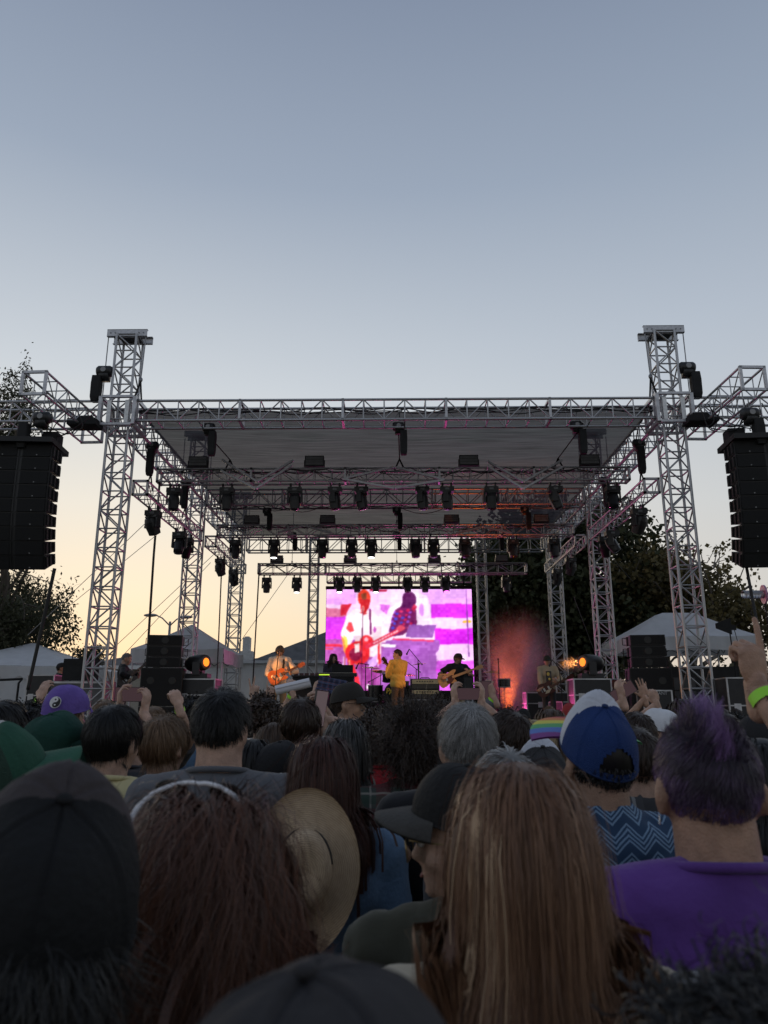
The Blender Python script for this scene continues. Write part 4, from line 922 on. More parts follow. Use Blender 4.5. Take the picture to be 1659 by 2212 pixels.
# ---- caps
def cap_parts(root, M, crown, front=None, brim=None, button=None, opening=False, bulge=0.028, zoff=0.0, soft=0.0, brim_len=0.072, seam=0.0016, scale=1.0, brim_on=True, tilt=0.0, brim_drop=0.018, brim_wide=1.12, seed=0):
    """six-panel cap: dome with seams, taller front panels, button, curved brim, strap over an open arch at the back"""
    k, m = 96, 22; C0 = np.array((0, -0.002, 1.672+zoff)); rx, ry, hz = 0.0905*scale, 0.111*scale, 0.098*scale
    Tc = Matrix.Translation(Vector(C0))@Matrix.Rotation(R(tilt), 4, 'X')@Matrix.Translation(-Vector(C0)); M = np.array(M)@np.array(Tc)
    rng = np.random.default_rng(seed); ph = rng.uniform(0, 6, 4)
    V = np.zeros((m+1, k, 3)); A = np.arange(k)*2*math.pi/k                # angle 0 = +x, pi/2 = front
    for i in range(m+1):
        f_ = i/m*math.pi/2; cr_, sr = math.cos(f_)**0.72 if i < m else 0.0, math.sin(f_)
        x, y = rx*cr_*np.cos(A), ry*cr_*np.sin(A); fr = np.clip(np.sin(A), 0, 1)
        bul = bulge*np.exp(-((y-0.045)/0.042)**2)*np.exp(-(x/0.075)**2)*(sr**0.6)
        z = hz*sr+bul+0.012*np.sin(A)*(1-sr)-0.010*(1-np.sin(A))*(1-sr)*0.8
        sm = np.zeros(k)
        for q in range(6):
            a0 = math.pi/2+q*math.pi/3; da = np.abs((A-a0+math.pi) % (2*math.pi)-math.pi)*max(cr_, 0.05)*0.1; sm += np.exp(-(da/0.0022)**2)-0.7*np.exp(-((da-0.0045)/0.0025)**2)
        rdir = np.c_[np.cos(A)*cr_, np.sin(A)*cr_, np.full(k, sr)]
        wob = soft*(np.sin(A*3+ph[0]+sr*3)+np.sin(A*5+ph[1]-sr*5)*0.6+np.sin(A*2+sr*7+ph[2]))
        V[i] = np.c_[x, y, z]+C0+rdir*(-sm*seam+wob)[:, None]
    idx = lambda i, j: i*k+j % k
    Ff, Fr = [], []
    for i in range(m):
        for j in range(k):
            am = (A[j]+math.pi/k) % (2*math.pi)
            if opening:
                da = abs((am-1.5*math.pi+math.pi) % (2*math.pi)-math.pi)
                if (da/0.52)**2+((i-1.2)/7.0)**2 < 1 and i >= 2: continue
            q = (idx(i, j), idx(i, j+1), idx(i+1, j+1), idx(i+1, j))
            isf = front is not None and (V[i, j, 1]-C0[1] > -0.002+0.35*abs(V[i, j, 0])**1.15*1.2)
            (Ff if isf else Fr).append(q)
    VV = V.reshape(-1, 3)@M[:3, :3].T+M[:3, 3]
    def sub(F_):
        F_ = np.array(F_); us, inv = np.unique(F_, return_inverse=True); return VV[us], inv.reshape(F_.shape)
    v, f = sub(Fr); co = link('cap', mesh_np('cap', v, f), crown, root)
    if front is not None: v, f = sub(Ff); link('front_panel', mesh_np('front_panel', v, f), front, co)
    top = V[m, 0]; bt = MB().ell(top+np.array((0, 0, 0.0005)), (0.0085, 0.0085, 0.005), None, 12, 8).xf(M); bt.build('button', button or crown, co, True)
    rim = MB().tube([V[0, j]+np.array((0, 0, 0.002)) for j in range(k)]+[V[0, 0]+np.array((0, 0, 0.002))], 0.0026, 6, False).xf(M); rim.build('rim_band', button or crown, co, True)
    if brim_on:
        nA, nR = 26, 7; rows = []
        for r in range(nR+1):
            for a in range(nA+1):
                ang = math.pi/2+(a/nA-0.5)*2*R(62); e = (1-abs(a/nA-0.5)**2.6*6.0)
                j = (ang/(2*math.pi)*k); x0, y0 = rx*math.cos(ang), ry*math.sin(ang); ext = brim_len*max(e, 0.0)**0.7*r/nR
                x = x0*(1+(brim_wide-1)*(r/nR)**0.7); y = y0+ext
                z = C0[2]+0.012*math.sin(ang)+0.004-brim_drop*(x/0.08)**2*r/nR-0.012*(r/nR)**1.4
                rows.append((x, y, z+0.0))
        b0 = np.array(rows); b1 = b0-np.array((0, 0, 0.005)); nn = nA+1
        f = [(r*nn+a, r*nn+a+1, (r+1)*nn+a+1, (r+1)*nn+a) for r in range(nR) for a in range(nA)]; o = len(b0)
        f2 = [tuple(q+o for q in g_)[::-1] for g_ in f]; ed = [(nR*nn+a, nR*nn+a+1, o+nR*nn+a+1, o+nR*nn+a) for a in range(nA)]
        MB().add(np.vstack([b0, b1]), f+f2+ed).xf(M).build('brim', brim or crown, co, True)
    return co
# ---- the person
_shared = {}
def legs_mesh():
    if 'legs' not in _shared:
        mb = MB()
        for s in (-1, 1): mb.cap((s*0.09, 0, 0.93), (s*0.10, 0.01, 0.50), 0.088, 0.062); mb.cap((s*0.10, 0.01, 0.50), (s*0.105, -0.02, 0.10), 0.060, 0.048)
        mb.ell((0, 0, 0.97), (0.165, 0.115, 0.12)); _shared['legs'] = remesh(mb, 0.016, 4, 'trousers')
        sh = MB().ell((0, 0.045, 0.045), (0.045, 0.13, 0.045), None, 12, 8).box((0, 0.045, 0.012), (0.085, 0.25, 0.022)); _shared['shoe'] = sh.mesh('shoe', True); _shared['shoe'].materials.append(cloth('shoe', (0.03, 0.03, 0.03)))
    return _shared['legs']
def own_mat(o, m):
    if len(o.data.materials) == 0: o.data.materials.append(m)
    o.material_slots[0].link = 'OBJECT'; o.material_slots[0].material = m; return o
CROWD = []
def person(label, x, ytop, Y, *, hair=None, ht=0.012, shirt=None, sleeve='tee', collar=True, sk='light', build=1.0, yaw=0.0, hy=0.0, hp=0.0, hr=0.0, armR=None, armL=None, vox=0.010, trousers=None, jaw=1.0, se=0.012, fold=0.004, z0=0.0, shared=None, k=None, group='crowd watching the stage', px=None, bandR=None, bandL=None, seed=1, low=True, handvox=0.0052):
    """x, ytop: where the photo (1659 px wide) shows the top of the head; Y: distance; the feet are on the ground below"""
    top = D(x, ytop, Y); Hh = top[2]-z0-ht
    k = k or Hh/1.752
    root = thing('person', label, 'person', (top[0] if px is None else px, Y, z0), R(yaw), group); root.scale = (k, k, k)
    CROWD.append((label[:40], round(top[0], 2), Y, round(Hh, 2)))
    Minv = np.linalg.inv(np.array(Matrix.Translation(root.location)@Matrix.Rotation(R(yaw), 4, 'Z')@Matrix.Diagonal((k, k, k, 1))))
    toloc = lambda w: (Minv@np.array((*w, 1.0)))[:3]
    M = head_rot(R(hy), R(hp), R(hr)); b = build
    arms = {1: arm_pose(armR, 1, b, toloc), -1: arm_pose(armL, -1, b, toloc)}
    key = shared
    if key and ('body', key) in _shared: bm, sm = _shared[('body', key)], _shared[('shirt', key)]
    else:
        mb = MB(); add_head(mb, M, jaw); mb.cap((0, -0.024, 1.45), (0, -0.008, 1.59), 0.062+0.07*(b-1), 0.060+0.06*(b-1), 14)
        mb.ell((0, -0.022, 1.43), (0.155*b, 0.078, 0.068), None, 18, 10)
        for s in (-1, 1): mb.cap((s*0.165*b, -0.016, 1.445), (s*0.05, -0.024, 1.48), 0.045, 0.036, 12)
        hands = []
        for s in (1, -1):
            S, E, Wp, hk, ax, pl = arms[s]
            mb.cap(S, E, 0.047*b**0.5, 0.040*b**0.4, 12); mb.cap(E, Wp, 0.040*b**0.4, 0.0265, 12)
            if key: mb.cap(Wp, Wp+ax/np.linalg.norm(ax)*0.12, 0.026, 0.022, 8)
            else: hands.append(hand_mesh(hk, s, Wp, ax, pl, 0.009 if (armR if s > 0 else armL) in (None, 'down', 'front') else handvox))
        bm = remesh(mb, vox, 4)
        for h_ in hands: bm = join_meshes(bm, h_)
        sb = MB(); torso(sb, b, se)
        for s in (1, -1):
            S, E, Wp = arms[s][:3]; S2 = S+np.array((0, 0, 0.004))
            if sleeve == 'none': continue
            if sleeve == 'tee':
                q = S2+(E-S2)*0.72; sb.tube([S2-(E-S2)*0.05, S2+(E-S2)*0.3, q], [0.060*b**0.5+se*.5, 0.062*b**0.5+se*.6, 0.064*b**0.5+se], 14)
            else:
                sb.cap(S2, E, 0.052*b**0.5+se, 0.046+se, 12); f_ = 0.93 if sleeve == 'long' else 0.45; q = E+(Wp-E)*f_; sb.tube([E, E+(q-E)*0.5, q], [0.046+se, 0.042+se, 0.036+se], 14)
        rn_ = 0.062+0.07*(b-1); sb.tube([(0, -0.026, 1.43), (0, -0.023, 1.49), (0, -0.020, 1.524)], [rn_+0.022, rn_+0.016, rn_+0.011], 18)
        if collar == 'shirt': sb.lathe((0, -0.016, 1.524), [(0.066, -0.05), (0.070, 0.0), (0.072, 0.035), (0.064, 0.038), (0.060, 0.0), (0.058, -0.05)], 24)
        sm = remesh(sb, max(vox*1.2, 0.011), 4, 'shirt'); folds(sm, fold, seed); folds(sm, fold*0.45, seed+7, 34)
        if key: _shared[('body', key)] = bm; _shared[('shirt', key)] = sm
    body = link('body', bm, None, root); own_mat(body, skin(sk))
    sh = link('shirt', sm, None, root); own_mat(sh, shirt or cloth('black', (0.012, 0.012, 0.013)))
    if collar is True and not key:
        a = np.linspace(0, 2*math.pi, 33); r_ = 0.070+0.07*(b-1)
        MB().tube([(r_*1.08*math.cos(q), -0.012+r_*1.05*math.sin(q), 1.520-(0.034 if math.sin(q) > 0 else 0.012)*math.sin(q)) for q in a], 0.0085, 8, False).build('collar', shirt, sh, True)
    if low:
        lm = legs_mesh(); lo = link('trousers', lm, None, root); own_mat(lo, trousers or cloth('dark denim', (0.025, 0.03, 0.045)))
        for s in (-1, 1): link('shoe', _shared['shoe'], None, root, loc=(s*0.105, -0.02, 0.0))
    for s, bd in ((1, bandR), (-1, bandL)):
        if bd:
            S, E, Wp = arms[s][:3]; d = (Wp-E)/np.linalg.norm(Wp-E); MB().tube([Wp-d*0.032, Wp-d*0.010], [0.0315, 0.0305], 20, False).build('wristband', bd, root, True)
    if hair: hair(root, M, b)
    root['_m'] = 0; del root['_m']
    return root, M, arms
M_BAND = mat('lime wristband', (0.35, 0.80, 0.05), 0.5, 0, 0.05)
def face(root, M, dark=True):
    """eyes, brows and mouth as small parts"""
    for s in (-1, 1):
        e = MB().ell((s*0.030, 0.0885, 1.640), (0.0125, 0.008, 0.0075), None, 12, 8).xf(M).build('eye', mat('eye white', (0.7, 0.68, 0.65), 0.3), root, True)
        MB().ell((s*0.030, 0.0958, 1.640), (0.0055, 0.002, 0.0058), None, 10, 6).xf(M).build('iris', mat('dark iris', (0.02, 0.015, 0.01), 0.2), e, True)
        MB().tube(np.array([(s*0.014, 0.099, 1.660), (s*0.03, 0.099, 1.666), (s*0.048, 0.088, 1.660)]), 0.0035, 6).xf(M).build('eyebrow', mat('brow hair', (0.05, 0.035, 0.025), 0.8), root, True)
    MB().ell((0, 0.0985, 1.5755), (0.020, 0.004, 0.004), None, 12, 6).xf(M).build('mouth', mat('lips', (0.30, 0.12, 0.10), 0.5), root, True)
# ================================================================= hair styles
def sty_short(m, L=0.045, N=2600, seed=1, lift=0.28, width=0.0016, K=4, grav=0.03, vol=0.008, noise=0.10, clump=0.35, fade=True, front=0.0, hmax=0.006, **kw):
    vol = vol*0.4; noise = noise*0.55; lift = lift*0.55
    if width >= 0.0014: N = int(N*0.72); width *= 1.15
    def f(root, M, b):
        lf = (lambda u: np.clip(0.30+0.80*(u[:, 2]+0.72), 0.12, 1.15)) if fade else None
        hair_part(root, [strands(N, L, K, seed, lift, grav, clump=clump, width=width, vol=vol, noise=noise, lenf=lf, front=front, collide=True, guides=260, hmax=hmax, **kw)], m, M, 0.003, front, -0.62 if fade else None)
    return f
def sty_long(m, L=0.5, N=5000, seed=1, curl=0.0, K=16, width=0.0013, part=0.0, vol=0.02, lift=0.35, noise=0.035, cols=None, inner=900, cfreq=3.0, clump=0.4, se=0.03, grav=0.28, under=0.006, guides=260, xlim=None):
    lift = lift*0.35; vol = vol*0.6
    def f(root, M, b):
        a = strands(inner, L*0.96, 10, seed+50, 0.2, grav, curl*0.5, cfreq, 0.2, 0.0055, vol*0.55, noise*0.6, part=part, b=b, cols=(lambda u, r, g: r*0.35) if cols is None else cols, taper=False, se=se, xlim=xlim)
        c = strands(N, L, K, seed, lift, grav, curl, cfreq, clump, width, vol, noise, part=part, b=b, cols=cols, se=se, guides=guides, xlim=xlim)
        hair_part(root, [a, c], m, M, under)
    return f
def sty_curly(m, L=0.09, N=2600, seed=1, curl=0.9, cfreq=3.2, width=0.0022, K=12, lift=0.6, grav=0.02, vol=0.03, noise=0.16, fade=False):
    if width >= 0.0024: N = int(N*0.72); K = min(K, 8); width *= 1.1
    def f(root, M, b):
        lf = (lambda u: np.clip(0.5+0.6*(u[:, 2]+0.6), 0.35, 1.1)) if fade else None
        hair_part(root, [strands(N, L, K, seed, lift, grav, curl, cfreq, 0.25, width, vol, noise, lenf=lf, guides=500, taper=False)], m, M, 0.012)
    return f
HB = H2('black', (0.010, 0.009, 0.009)); HDB = H2('dark brown', (0.036, 0.021, 0.014)); HMB = H2('mid brown', (0.075, 0.043, 0.024)); HLB = H2('light brown', (0.17, 0.105, 0.06))
HGR = mat_hair('hair grey', [(0, (0.09, 0.088, 0.085)), (0.5, (0.24, 0.235, 0.23)), (1, (0.52, 0.51, 0.50))]); HDG = mat_hair('hair dark grey', [(0, (0.03, 0.03, 0.03)), (0.6, (0.08, 0.078, 0.075)), (1, (0.25, 0.245, 0.24))])
HBL = H2('blond', (0.38, 0.28, 0.15), 0.35); HAU = mat_hair('hair auburn', [(0, (0.036, 0.017, 0.011)), (0.45, (0.115, 0.048, 0.028)), (0.8, (0.27, 0.10, 0.052)), (1, (0.42, 0.18, 0.095))])
HRD = mat_hair('hair dark red', [(0, (0.022, 0.009, 0.007)), (0.6, (0.060, 0.020, 0.013)), (1, (0.13, 0.045, 0.025))])
HPU = mat_hair('hair purple', [(0, (0.022, 0.017, 0.028)), (0.35, (0.048, 0.032, 0.058)), (0.62, (0.12, 0.068, 0.16)), (1, (0.29, 0.17, 0.40))])
HLO = mat_hair('hair brown with blond streaks', [(0, (0.070, 0.031, 0.018)), (0.45, (0.20, 0.10, 0.055)), (0.8, (0.37, 0.21, 0.12)), (1, (0.68, 0.48, 0.30))])
C_BLACK = cloth('black', (0.012, 0.012, 0.014)); C_CHAR = cloth('charcoal', (0.045, 0.047, 0.055)); C_GREY = cloth('slate grey', (0.115, 0.12, 0.135)); C_NAVY = cloth('navy', (0.015, 0.02, 0.05))
C_RED = cloth('red', (0.40, 0.02, 0.03)); C_CREAM = cloth('cream', (0.55, 0.48, 0.36)); C_YEL = cloth('pale yellow', (0.62, 0.55, 0.30)); C_PURP = cloth('purple jersey', (0.115, 0.045, 0.25), 0.9, 0.22, 0.35, 45)
C_DENIM = cloth('denim', (0.10, 0.17, 0.27), 0.85, 0.22, 0.35, 90, 12); C_DDEN = cloth('dark denim jacket', (0.03, 0.045, 0.09), 0.85, 0.25, 0.35, 90, 12); C_OLIVE = cloth('olive', (0.05, 0.05, 0.035)); C_PINK = cloth('pink', (0.55, 0.18, 0.22)); C_LBLUE = cloth('light blue', (0.28, 0.36, 0.52)); C_WHITE = cloth('white', (0.6, 0.6, 0.6))
C_SAGE = cloth('sage', (0.22, 0.24, 0.2))
def mat_plaid(name, base, a, b, c, s=9.0):
    m = bpy.data.materials.new(name); n, l = nodes_of(m); bs = n['Principled BSDF']; bs.inputs['Roughness'].default_value = 0.9
    tc = n.new('ShaderNodeTexCoord'); sp = n.new('ShaderNodeSeparateXYZ'); l.new(tc.outputs['Object'], sp.inputs[0])
    nz = n.new('ShaderNodeTexNoise'); nz.inputs['Scale'].default_value = 6; l.new(tc.outputs['Object'], nz.inputs['Vector'])
    def wv(sock, sc, off, th):
        ad = n.new('ShaderNodeMath'); ad.operation = 'MULTIPLY_ADD'; l.new(nz.outputs['Fac'], ad.inputs[0]); ad.inputs[1].default_value = 0.03; l.new(sock, ad.inputs[2])
        q = n.new('ShaderNodeMath'); q.operation = 'MULTIPLY_ADD'; l.new(ad.outputs[0], q.inputs[0]); q.inputs[1].default_value = sc; q.inputs[2].default_value = off
        fr = n.new('ShaderNodeMath'); fr.operation = 'FRACT'; l.new(q.outputs[0], fr.inputs[0]); lt = n.new('ShaderNodeMath'); lt.operation = 'LESS_THAN'; l.new(fr.outputs[0], lt.inputs[0]); lt.inputs[1].default_value = th; return lt.outputs[0]
    def mix(fac, A, B, w):
        mm = n.new('ShaderNodeMath'); mm.operation = 'MULTIPLY'; l.new(fac, mm.inputs[0]); mm.inputs[1].default_value = w
        mx = n.new('ShaderNodeMix'); mx.data_type = 'RGBA'; l.new(mm.outputs[0], mx.inputs[0])
        if isinstance(A, tuple): mx.inputs[6].default_value = (*A, 1)
        else: l.new(A, mx.inputs[6])
        mx.inputs[7].default_value = (*B, 1); return mx.outputs[2]
    o = base
    for sock in (sp.outputs[0], sp.outputs[2]):
        o = mix(wv(sock, s, 0.0, 0.42), o, a, 0.55)
    for sock in (sp.outputs[0], sp.outputs[2]):
        o = mix(wv(sock, s, 0.45, 0.22), o, b, 0.55); o = mix(wv(sock, s, 0.2, 0.06), o, c, 0.7)
    l.new(o, bs.inputs['Base Color']); MATS[name] = m; return m
C_PLAID = mat_plaid('red green plaid', (0.06, 0.07, 0.065), (0.16, 0.02, 0.03), (0.03, 0.06, 0.045), (0.30, 0.28, 0.25), 8.5)
C_PLAIDG = mat_plaid('grey plaid', (0.10, 0.10, 0.105), (0.03, 0.03, 0.033), (0.22, 0.22, 0.22), (0.30, 0.30, 0.30), 6.0)
def mat_zigzag():
    m = bpy.data.materials.new('blue zigzag print'); n, l = nodes_of(m); bs = n['Principled BSDF']; bs.inputs['Roughness'].default_value = 0.85
    tc = n.new('ShaderNodeTexCoord'); sp = n.new('ShaderNodeSeparateXYZ'); l.new(tc.outputs['Object'], sp.inputs[0])
    nz = n.new('ShaderNodeTexNoise'); nz.inputs['Scale'].default_value = 28; nz.inputs['Detail'].default_value = 3; l.new(tc.outputs['Object'], nz.inputs['Vector'])
    def mt(op, a, b=None, c=None):
        q = n.new('ShaderNodeMath'); q.operation = op
        for i, v in enumerate((a, b, c)):
            if v is None: continue
            if isinstance(v, (int, float)): q.inputs[i].default_value = v
            else: l.new(v, q.inputs[i])
        return q.outputs[0]
    x = sp.outputs[0]; z = sp.outputs[2]
    tri = mt('ABSOLUTE', mt('SUBTRACT', mt('FRACT', mt('MULTIPLY', x, 16.0)), 0.5))           # 0..0.5
    row = mt('MULTIPLY_ADD', z, 17.5, mt('MULTIPLY', tri, 1.0)); row = mt('MULTIPLY_ADD', nz.outputs['Fac'], 0.14, row)
    fr = mt('FRACT', row); inband = mt('LESS_THAN', fr, 0.72); line = mt('LESS_THAN', mt('FRACT', mt('MULTIPLY', fr, 5.55)), 0.46)
    fac = mt('MULTIPLY', inband, line)
    mx = n.new('ShaderNodeMix'); mx.data_type = 'RGBA'; l.new(fac, mx.inputs[0]); mx.inputs[6].default_value = (0.018, 0.05, 0.11, 1); mx.inputs[7].default_value = (0.17, 0.27, 0.40, 1); l.new(mx.outputs[2], bs.inputs['Base Color'])
    return m
C_ZIG = mat_zigzag()
def mat_rainbow():
    m = bpy.data.materials.new('rainbow striped brim'); n, l = nodes_of(m); bs = n['Principled BSDF']; bs.inputs['Roughness'].default_value = 0.7
    tc = n.new('ShaderNodeTexCoord'); sp = n.new('ShaderNodeSeparateXYZ'); l.new(tc.outputs['Generated'], sp.inputs[0]); cr = n.new('ShaderNodeValToRGB'); cr.color_ramp.interpolation = 'CONSTANT'
    cols = [(0.19, 0.04, 0.22), (0.10, 0.18, 0.50), (0.10, 0.36, 0.13), (0.62, 0.55, 0.08), (0.55, 0.18, 0.06), (0.42, 0.04, 0.05)]; e = cr.color_ramp.elements
    e[0].position = 0; e[0].color = (*cols[0], 1); e[1].position = 0.84; e[1].color = (*cols[5], 1)
    for i in range(1, 5): q = e.new(i*0.168); q.color = (*cols[i], 1)
    l.new(sp.outputs[1], cr.inputs[0]); l.new(cr.outputs[0], bs.inputs['Base Color']); return m
def capw(col, nm, rough=0.8, b=0.3, bs=110, var=0.12): return mat('cap '+nm, col, rough, 0, var, 14, b, bs, 0.3)
def P_cap(hair=None, **kw):
    def f(root, M, b):
        if hair: hair(root, M, b)
        cap_parts(root, M, **kw)
    return f
def under(m, L=0.03, N=1100, seed=3, low_only=True, K=4, lift=0.2, grav=0.05, noise=0.1, top=-0.02, width=0.0011, clump=0.3, **kw):
    """hair that shows below a cap"""
    def f(root, M, b):
        hair_part(root, [strands(N, L, K, seed, lift, grav, clump=clump, width=width, vol=0.006, noise=noise, mask=lambda u: u[:, 2] < top, b=b, **kw)], m, M, 0.003)
    return f

# ================================================================= the nearest people
# charcoal cap at the left edge
person('person in charcoal cap with shaggy grey hair, close at the left edge', 80, 1656, 0.74, hair=P_cap(under(mat_hair('hair charcoal', [(0, (0.006, 0.006, 0.0065)), (0.7, (0.018, 0.0175, 0.017)), (1, (0.07, 0.068, 0.066))]), 0.13, 4200, 5, K=7, lift=0.25, grav=0.10, noise=0.34, top=0.1, width=0.0005, clump=0.6, guides=160), crown=capw((0.0075, 0.008, 0.009), 'black twill'), front=capw((0.050, 0.042, 0.044), 'brown grey twill'), bulge=0.036, seam=0.0022, tilt=22, scale=1.07), ht=0.050, shirt=C_BLACK, sk='light', hr=8, hy=22, build=1.08, vox=0.009, seed=2)
# auburn hair with white sunglasses
aub = person('person with tousled auburn hair and sunglasses pushed up, in dark denim', 456, 1672, 1.08, hair=sty_long(HAU, 0.44, 8200, 11, curl=0.42, K=13, width=0.00054, vol=0.046, lift=0.7, noise=0.11, cfreq=0.75, clump=0.45, cols=lambda u, r, g: np.clip(0.62*r+0.45*np.clip(np.abs(u[:, 0])-0.35, 0, 1)*g.uniform(0.5, 1.4, len(r)), 0, 1), inner=1200, se=0.04, grav=0.16, guides=600, xlim=0.14), ht=0.046, shirt=C_DDEN, sleeve='long', collar='shirt', build=0.92, vox=0.016, seed=4)
# long straight brown hair with blond streaks
def streak(u, r, g):
    s_ = r*0.72+0.10*np.sin(u[:, 0]*23); near = np.exp(-((u[:, 0]+0.42)/0.10)**2)+0.6*np.exp(-((u[:, 0]-0.25)/0.06)**2); return np.clip(s_+near*0.45*g.uniform(0.3, 1, len(r)), 0, 1)
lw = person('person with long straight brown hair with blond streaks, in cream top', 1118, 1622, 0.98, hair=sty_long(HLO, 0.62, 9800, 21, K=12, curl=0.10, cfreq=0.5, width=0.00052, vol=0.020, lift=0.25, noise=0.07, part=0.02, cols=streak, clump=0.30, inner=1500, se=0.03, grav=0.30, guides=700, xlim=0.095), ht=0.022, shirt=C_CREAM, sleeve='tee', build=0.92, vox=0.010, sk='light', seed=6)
# beanie-like dark cap right in front of the lens
person('person in soft dark charcoal cap, blurred, right in front at the bottom', 715, 2052, 0.42, hair=P_cap(under(HDB, 0.03, 500, 8), crown=capw((0.030, 0.028, 0.030), 'charcoal felt', 0.9, 0.25, 60), bulge=0.0, soft=0.0016, brim_on=True, seam=0.0026, seed=4, scale=1.03), ht=0.03, shirt=C_BLACK, build=1.0, hy=-12, hr=-4, seed=7)
# black curly hair at the bottom right corner
person('person with black curly hair in the bottom right corner', 1650, 2056, 0.54, hair=sty_curly(HB, 0.060, 4500, 31, curl=0.5, cfreq=2.4, lift=0.35, vol=0.02, width=0.0008, K=8), ht=0.040, shirt=C_BLACK, sk='brown', build=0.95, seed=8)
# capped profile with glasses between the two women
def specs(root, M, wire=True):
    g_ = MB()
    for s in (-1, 1):
        rect = [(s*0.012, 1.652), (s*0.060, 1.654), (s*0.057, 1.612), (s*0.020, 1.610)]
        g_.tube(np.array([(x, 0.118-0.14*abs(x)**1.2*1.0, z) for x, z in rect+rect[:1]]), 0.0016, 6, False); g_.tube(np.array([(s*0.060, 0.106, 1.652), (s*0.083, 0.05, 1.650), (s*0.086, -0.005, 1.645), (s*0.084, -0.025, 1.632)]), 0.0015, 6)
    g_.tube(np.array([(-0.012, 0.116, 1.650), (0, 0.119, 1.653), (0.012, 0.116, 1.650)]), 0.0015, 6)
    t = MB()
    for s in (-1, 1): t.add([(s*x, 0.1165-0.14*x**1.2, z) for x, z in ((0.012, 1.651), (0.060, 1.653), (0.057, 1.613), (0.020, 1.611))], [(0, 1, 2, 3)])
    return g_, t
def glasses(root, M, frame, lens):
    g_, t = specs(root, M); o = g_.xf(M).build('glasses', frame, root, True); t.xf(M).build('lens', lens, o)
M_TINT = mat('tinted lens', (0.03, 0.03, 0.03), 0.1, 0, 0.1, 5, spec=0.6)
r_, M_, _ = person('person in black cap and wire glasses in profile facing left', 1015, 1640, 1.42, hair=P_cap(under(HDB, 0.02, 700, 9), crown=capw((0.012, 0.012, 0.013), 'black cotton'), brim=capw((0.055, 0.053, 0.050), 'faded black brim'), bulge=0.012, seam=0.0012, brim_len=0.075, brim_drop=0.016, tilt=6), ht=0.03, shirt=C_OLIVE, sleeve='long', sk='light', hy=76, hp=-4, hr=-5, build=1.0, vox=0.0085, seed=9)
face(r_, M_); glasses(r_, M_, mat('gold wire', (0.35, 0.26, 0.12), 0.3, 0.9), M_TINT)
# purple hair, purple shirt, pointing finger up
def purple(root, M, b):
    sp_ = strands(3000, 0.042, 5, 41, 0.5, 0.0, clump=0.40, width=0.0006, vol=0.004, noise=0.10, mask=lambda u: (np.abs(u[:, 0]) < 0.72) & (u[:, 2] > 0.25), lenf=lambda u: np.clip(1.05-1.25*np.abs(u[:, 0]), 0.25, 1)*np.clip(0.5+u[:, 2], 0.5, 1.2), cols=lambda u, r, g: np.clip(0.15+0.5*r+0.45*(np.abs(u[:, 0]) < 0.22), 0, 1), guides=160, flow=lambda u: np.c_[-u[:, 0]*3, 0.25*np.ones(len(u)), 0.6*np.ones(len(u))])
    sd = strands(6800, 0.026, 4, 42, 0.14, 0.03, clump=0.25, width=0.0006, vol=0.002, noise=0.12, hmax=0.006, lenf=lambda u: np.clip(0.45+0.9*(u[:, 2]+0.5), 0.18, 1.5), cols=lambda u, r, g: np.clip(0.34*r+0.55*np.clip(np.abs(u[:, 0])-0.40, 0, 1)+0.55*np.clip(-u[:, 2]-0.05, 0, 1)+0.14*np.sin(u[:, 2]*9+u[:, 0]*6)+0.05, 0, 1), guides=400, cwhorl=(0.25, -0.55, 0.8))
    hair_part(root, [sp_, sd], HPU, M, 0.003, 0.0, -0.5, shellcol=0.25)
hw = D(1634, 1488, 1.66)
r_, M_, ar = person('person with spiky purple hair and purple T-shirt pointing one finger up', 1512, 1535, 1.30, hair=purple, ht=0.016, shirt=C_PURP, sk='tan', build=1.12, vox=0.008, seed=10, hy=-4, fold=0.006,
    armR=dict(to=hw, hand='point', axis=(0.0, 0.05, 1), palm=(-0.35, 1, 0), bend=(1, -0.2, -0.9), l1=0.31, l2=0.28), handvox=0.0032)
S_, E_, W_ = ar[1][:3]; dd = (W_-E_)/np.linalg.norm(W_-E_)
wb = MB().tube([W_-dd*0.040, W_-dd*0.016], [0.0318, 0.0305], 24, False).build('wristband', M_BAND, r_, True)
tm = text_mesh('21', 0.018, 0.0006); o = link('print', tm, mat('black print', (0.01, 0.01, 0.01), 0.6), wb, loc=tuple(W_-dd*0.028+np.array((-0.003, -0.0325, 0))))
er = MB(); a_ = np.linspace(0, 6.28, 20); er.tube(np.array([(-0.088+0.001*math.cos(q), -0.010+0.007*math.cos(q), 1.590+0.008*math.sin(q)) for q in a_]), 0.0011, 6, False).xf(M_).build('earring', mat('silver', (0.7, 0.7, 0.7), 0.25, 1.0), r_, True)
# blue and white cap with rainbow brim
person('person in blue and white cap with rainbow brim and blue zigzag print shirt', 1280, 1492, 1.85, hair=P_cap(under(HB, 0.014, 1800, 12, top=-0.25, lift=0.08), crown=capw((0.016, 0.045, 0.17), 'royal blue mesh', 0.8, 0.6, 420), front=capw((0.55, 0.57, 0.63), 'white foam'), brim=mat_rainbow(), button=capw((0.012, 0.03, 0.10), 'navy'), bulge=0.046, opening=True, brim_len=0.085, seam=0.002, brim_drop=0.0, brim_wide=1.9, tilt=22), ht=0.060, shirt=C_ZIG, collar='shirt', sk='olive', build=1.12, hy=13, hr=2, vox=0.009, seed=13, se=0.016)
# grey haired man in black T-shirt
person('grey-haired person in black T-shirt, seen from behind in the middle', 1008, 1508, 2.2, hair=sty_short(HGR, 0.042, 5200, 14, lift=0.33, width=0.0006, vol=0.010, noise=0.2), ht=0.022, shirt=C_BLACK, sk='light', build=1.12, vox=0.016, seed=14)
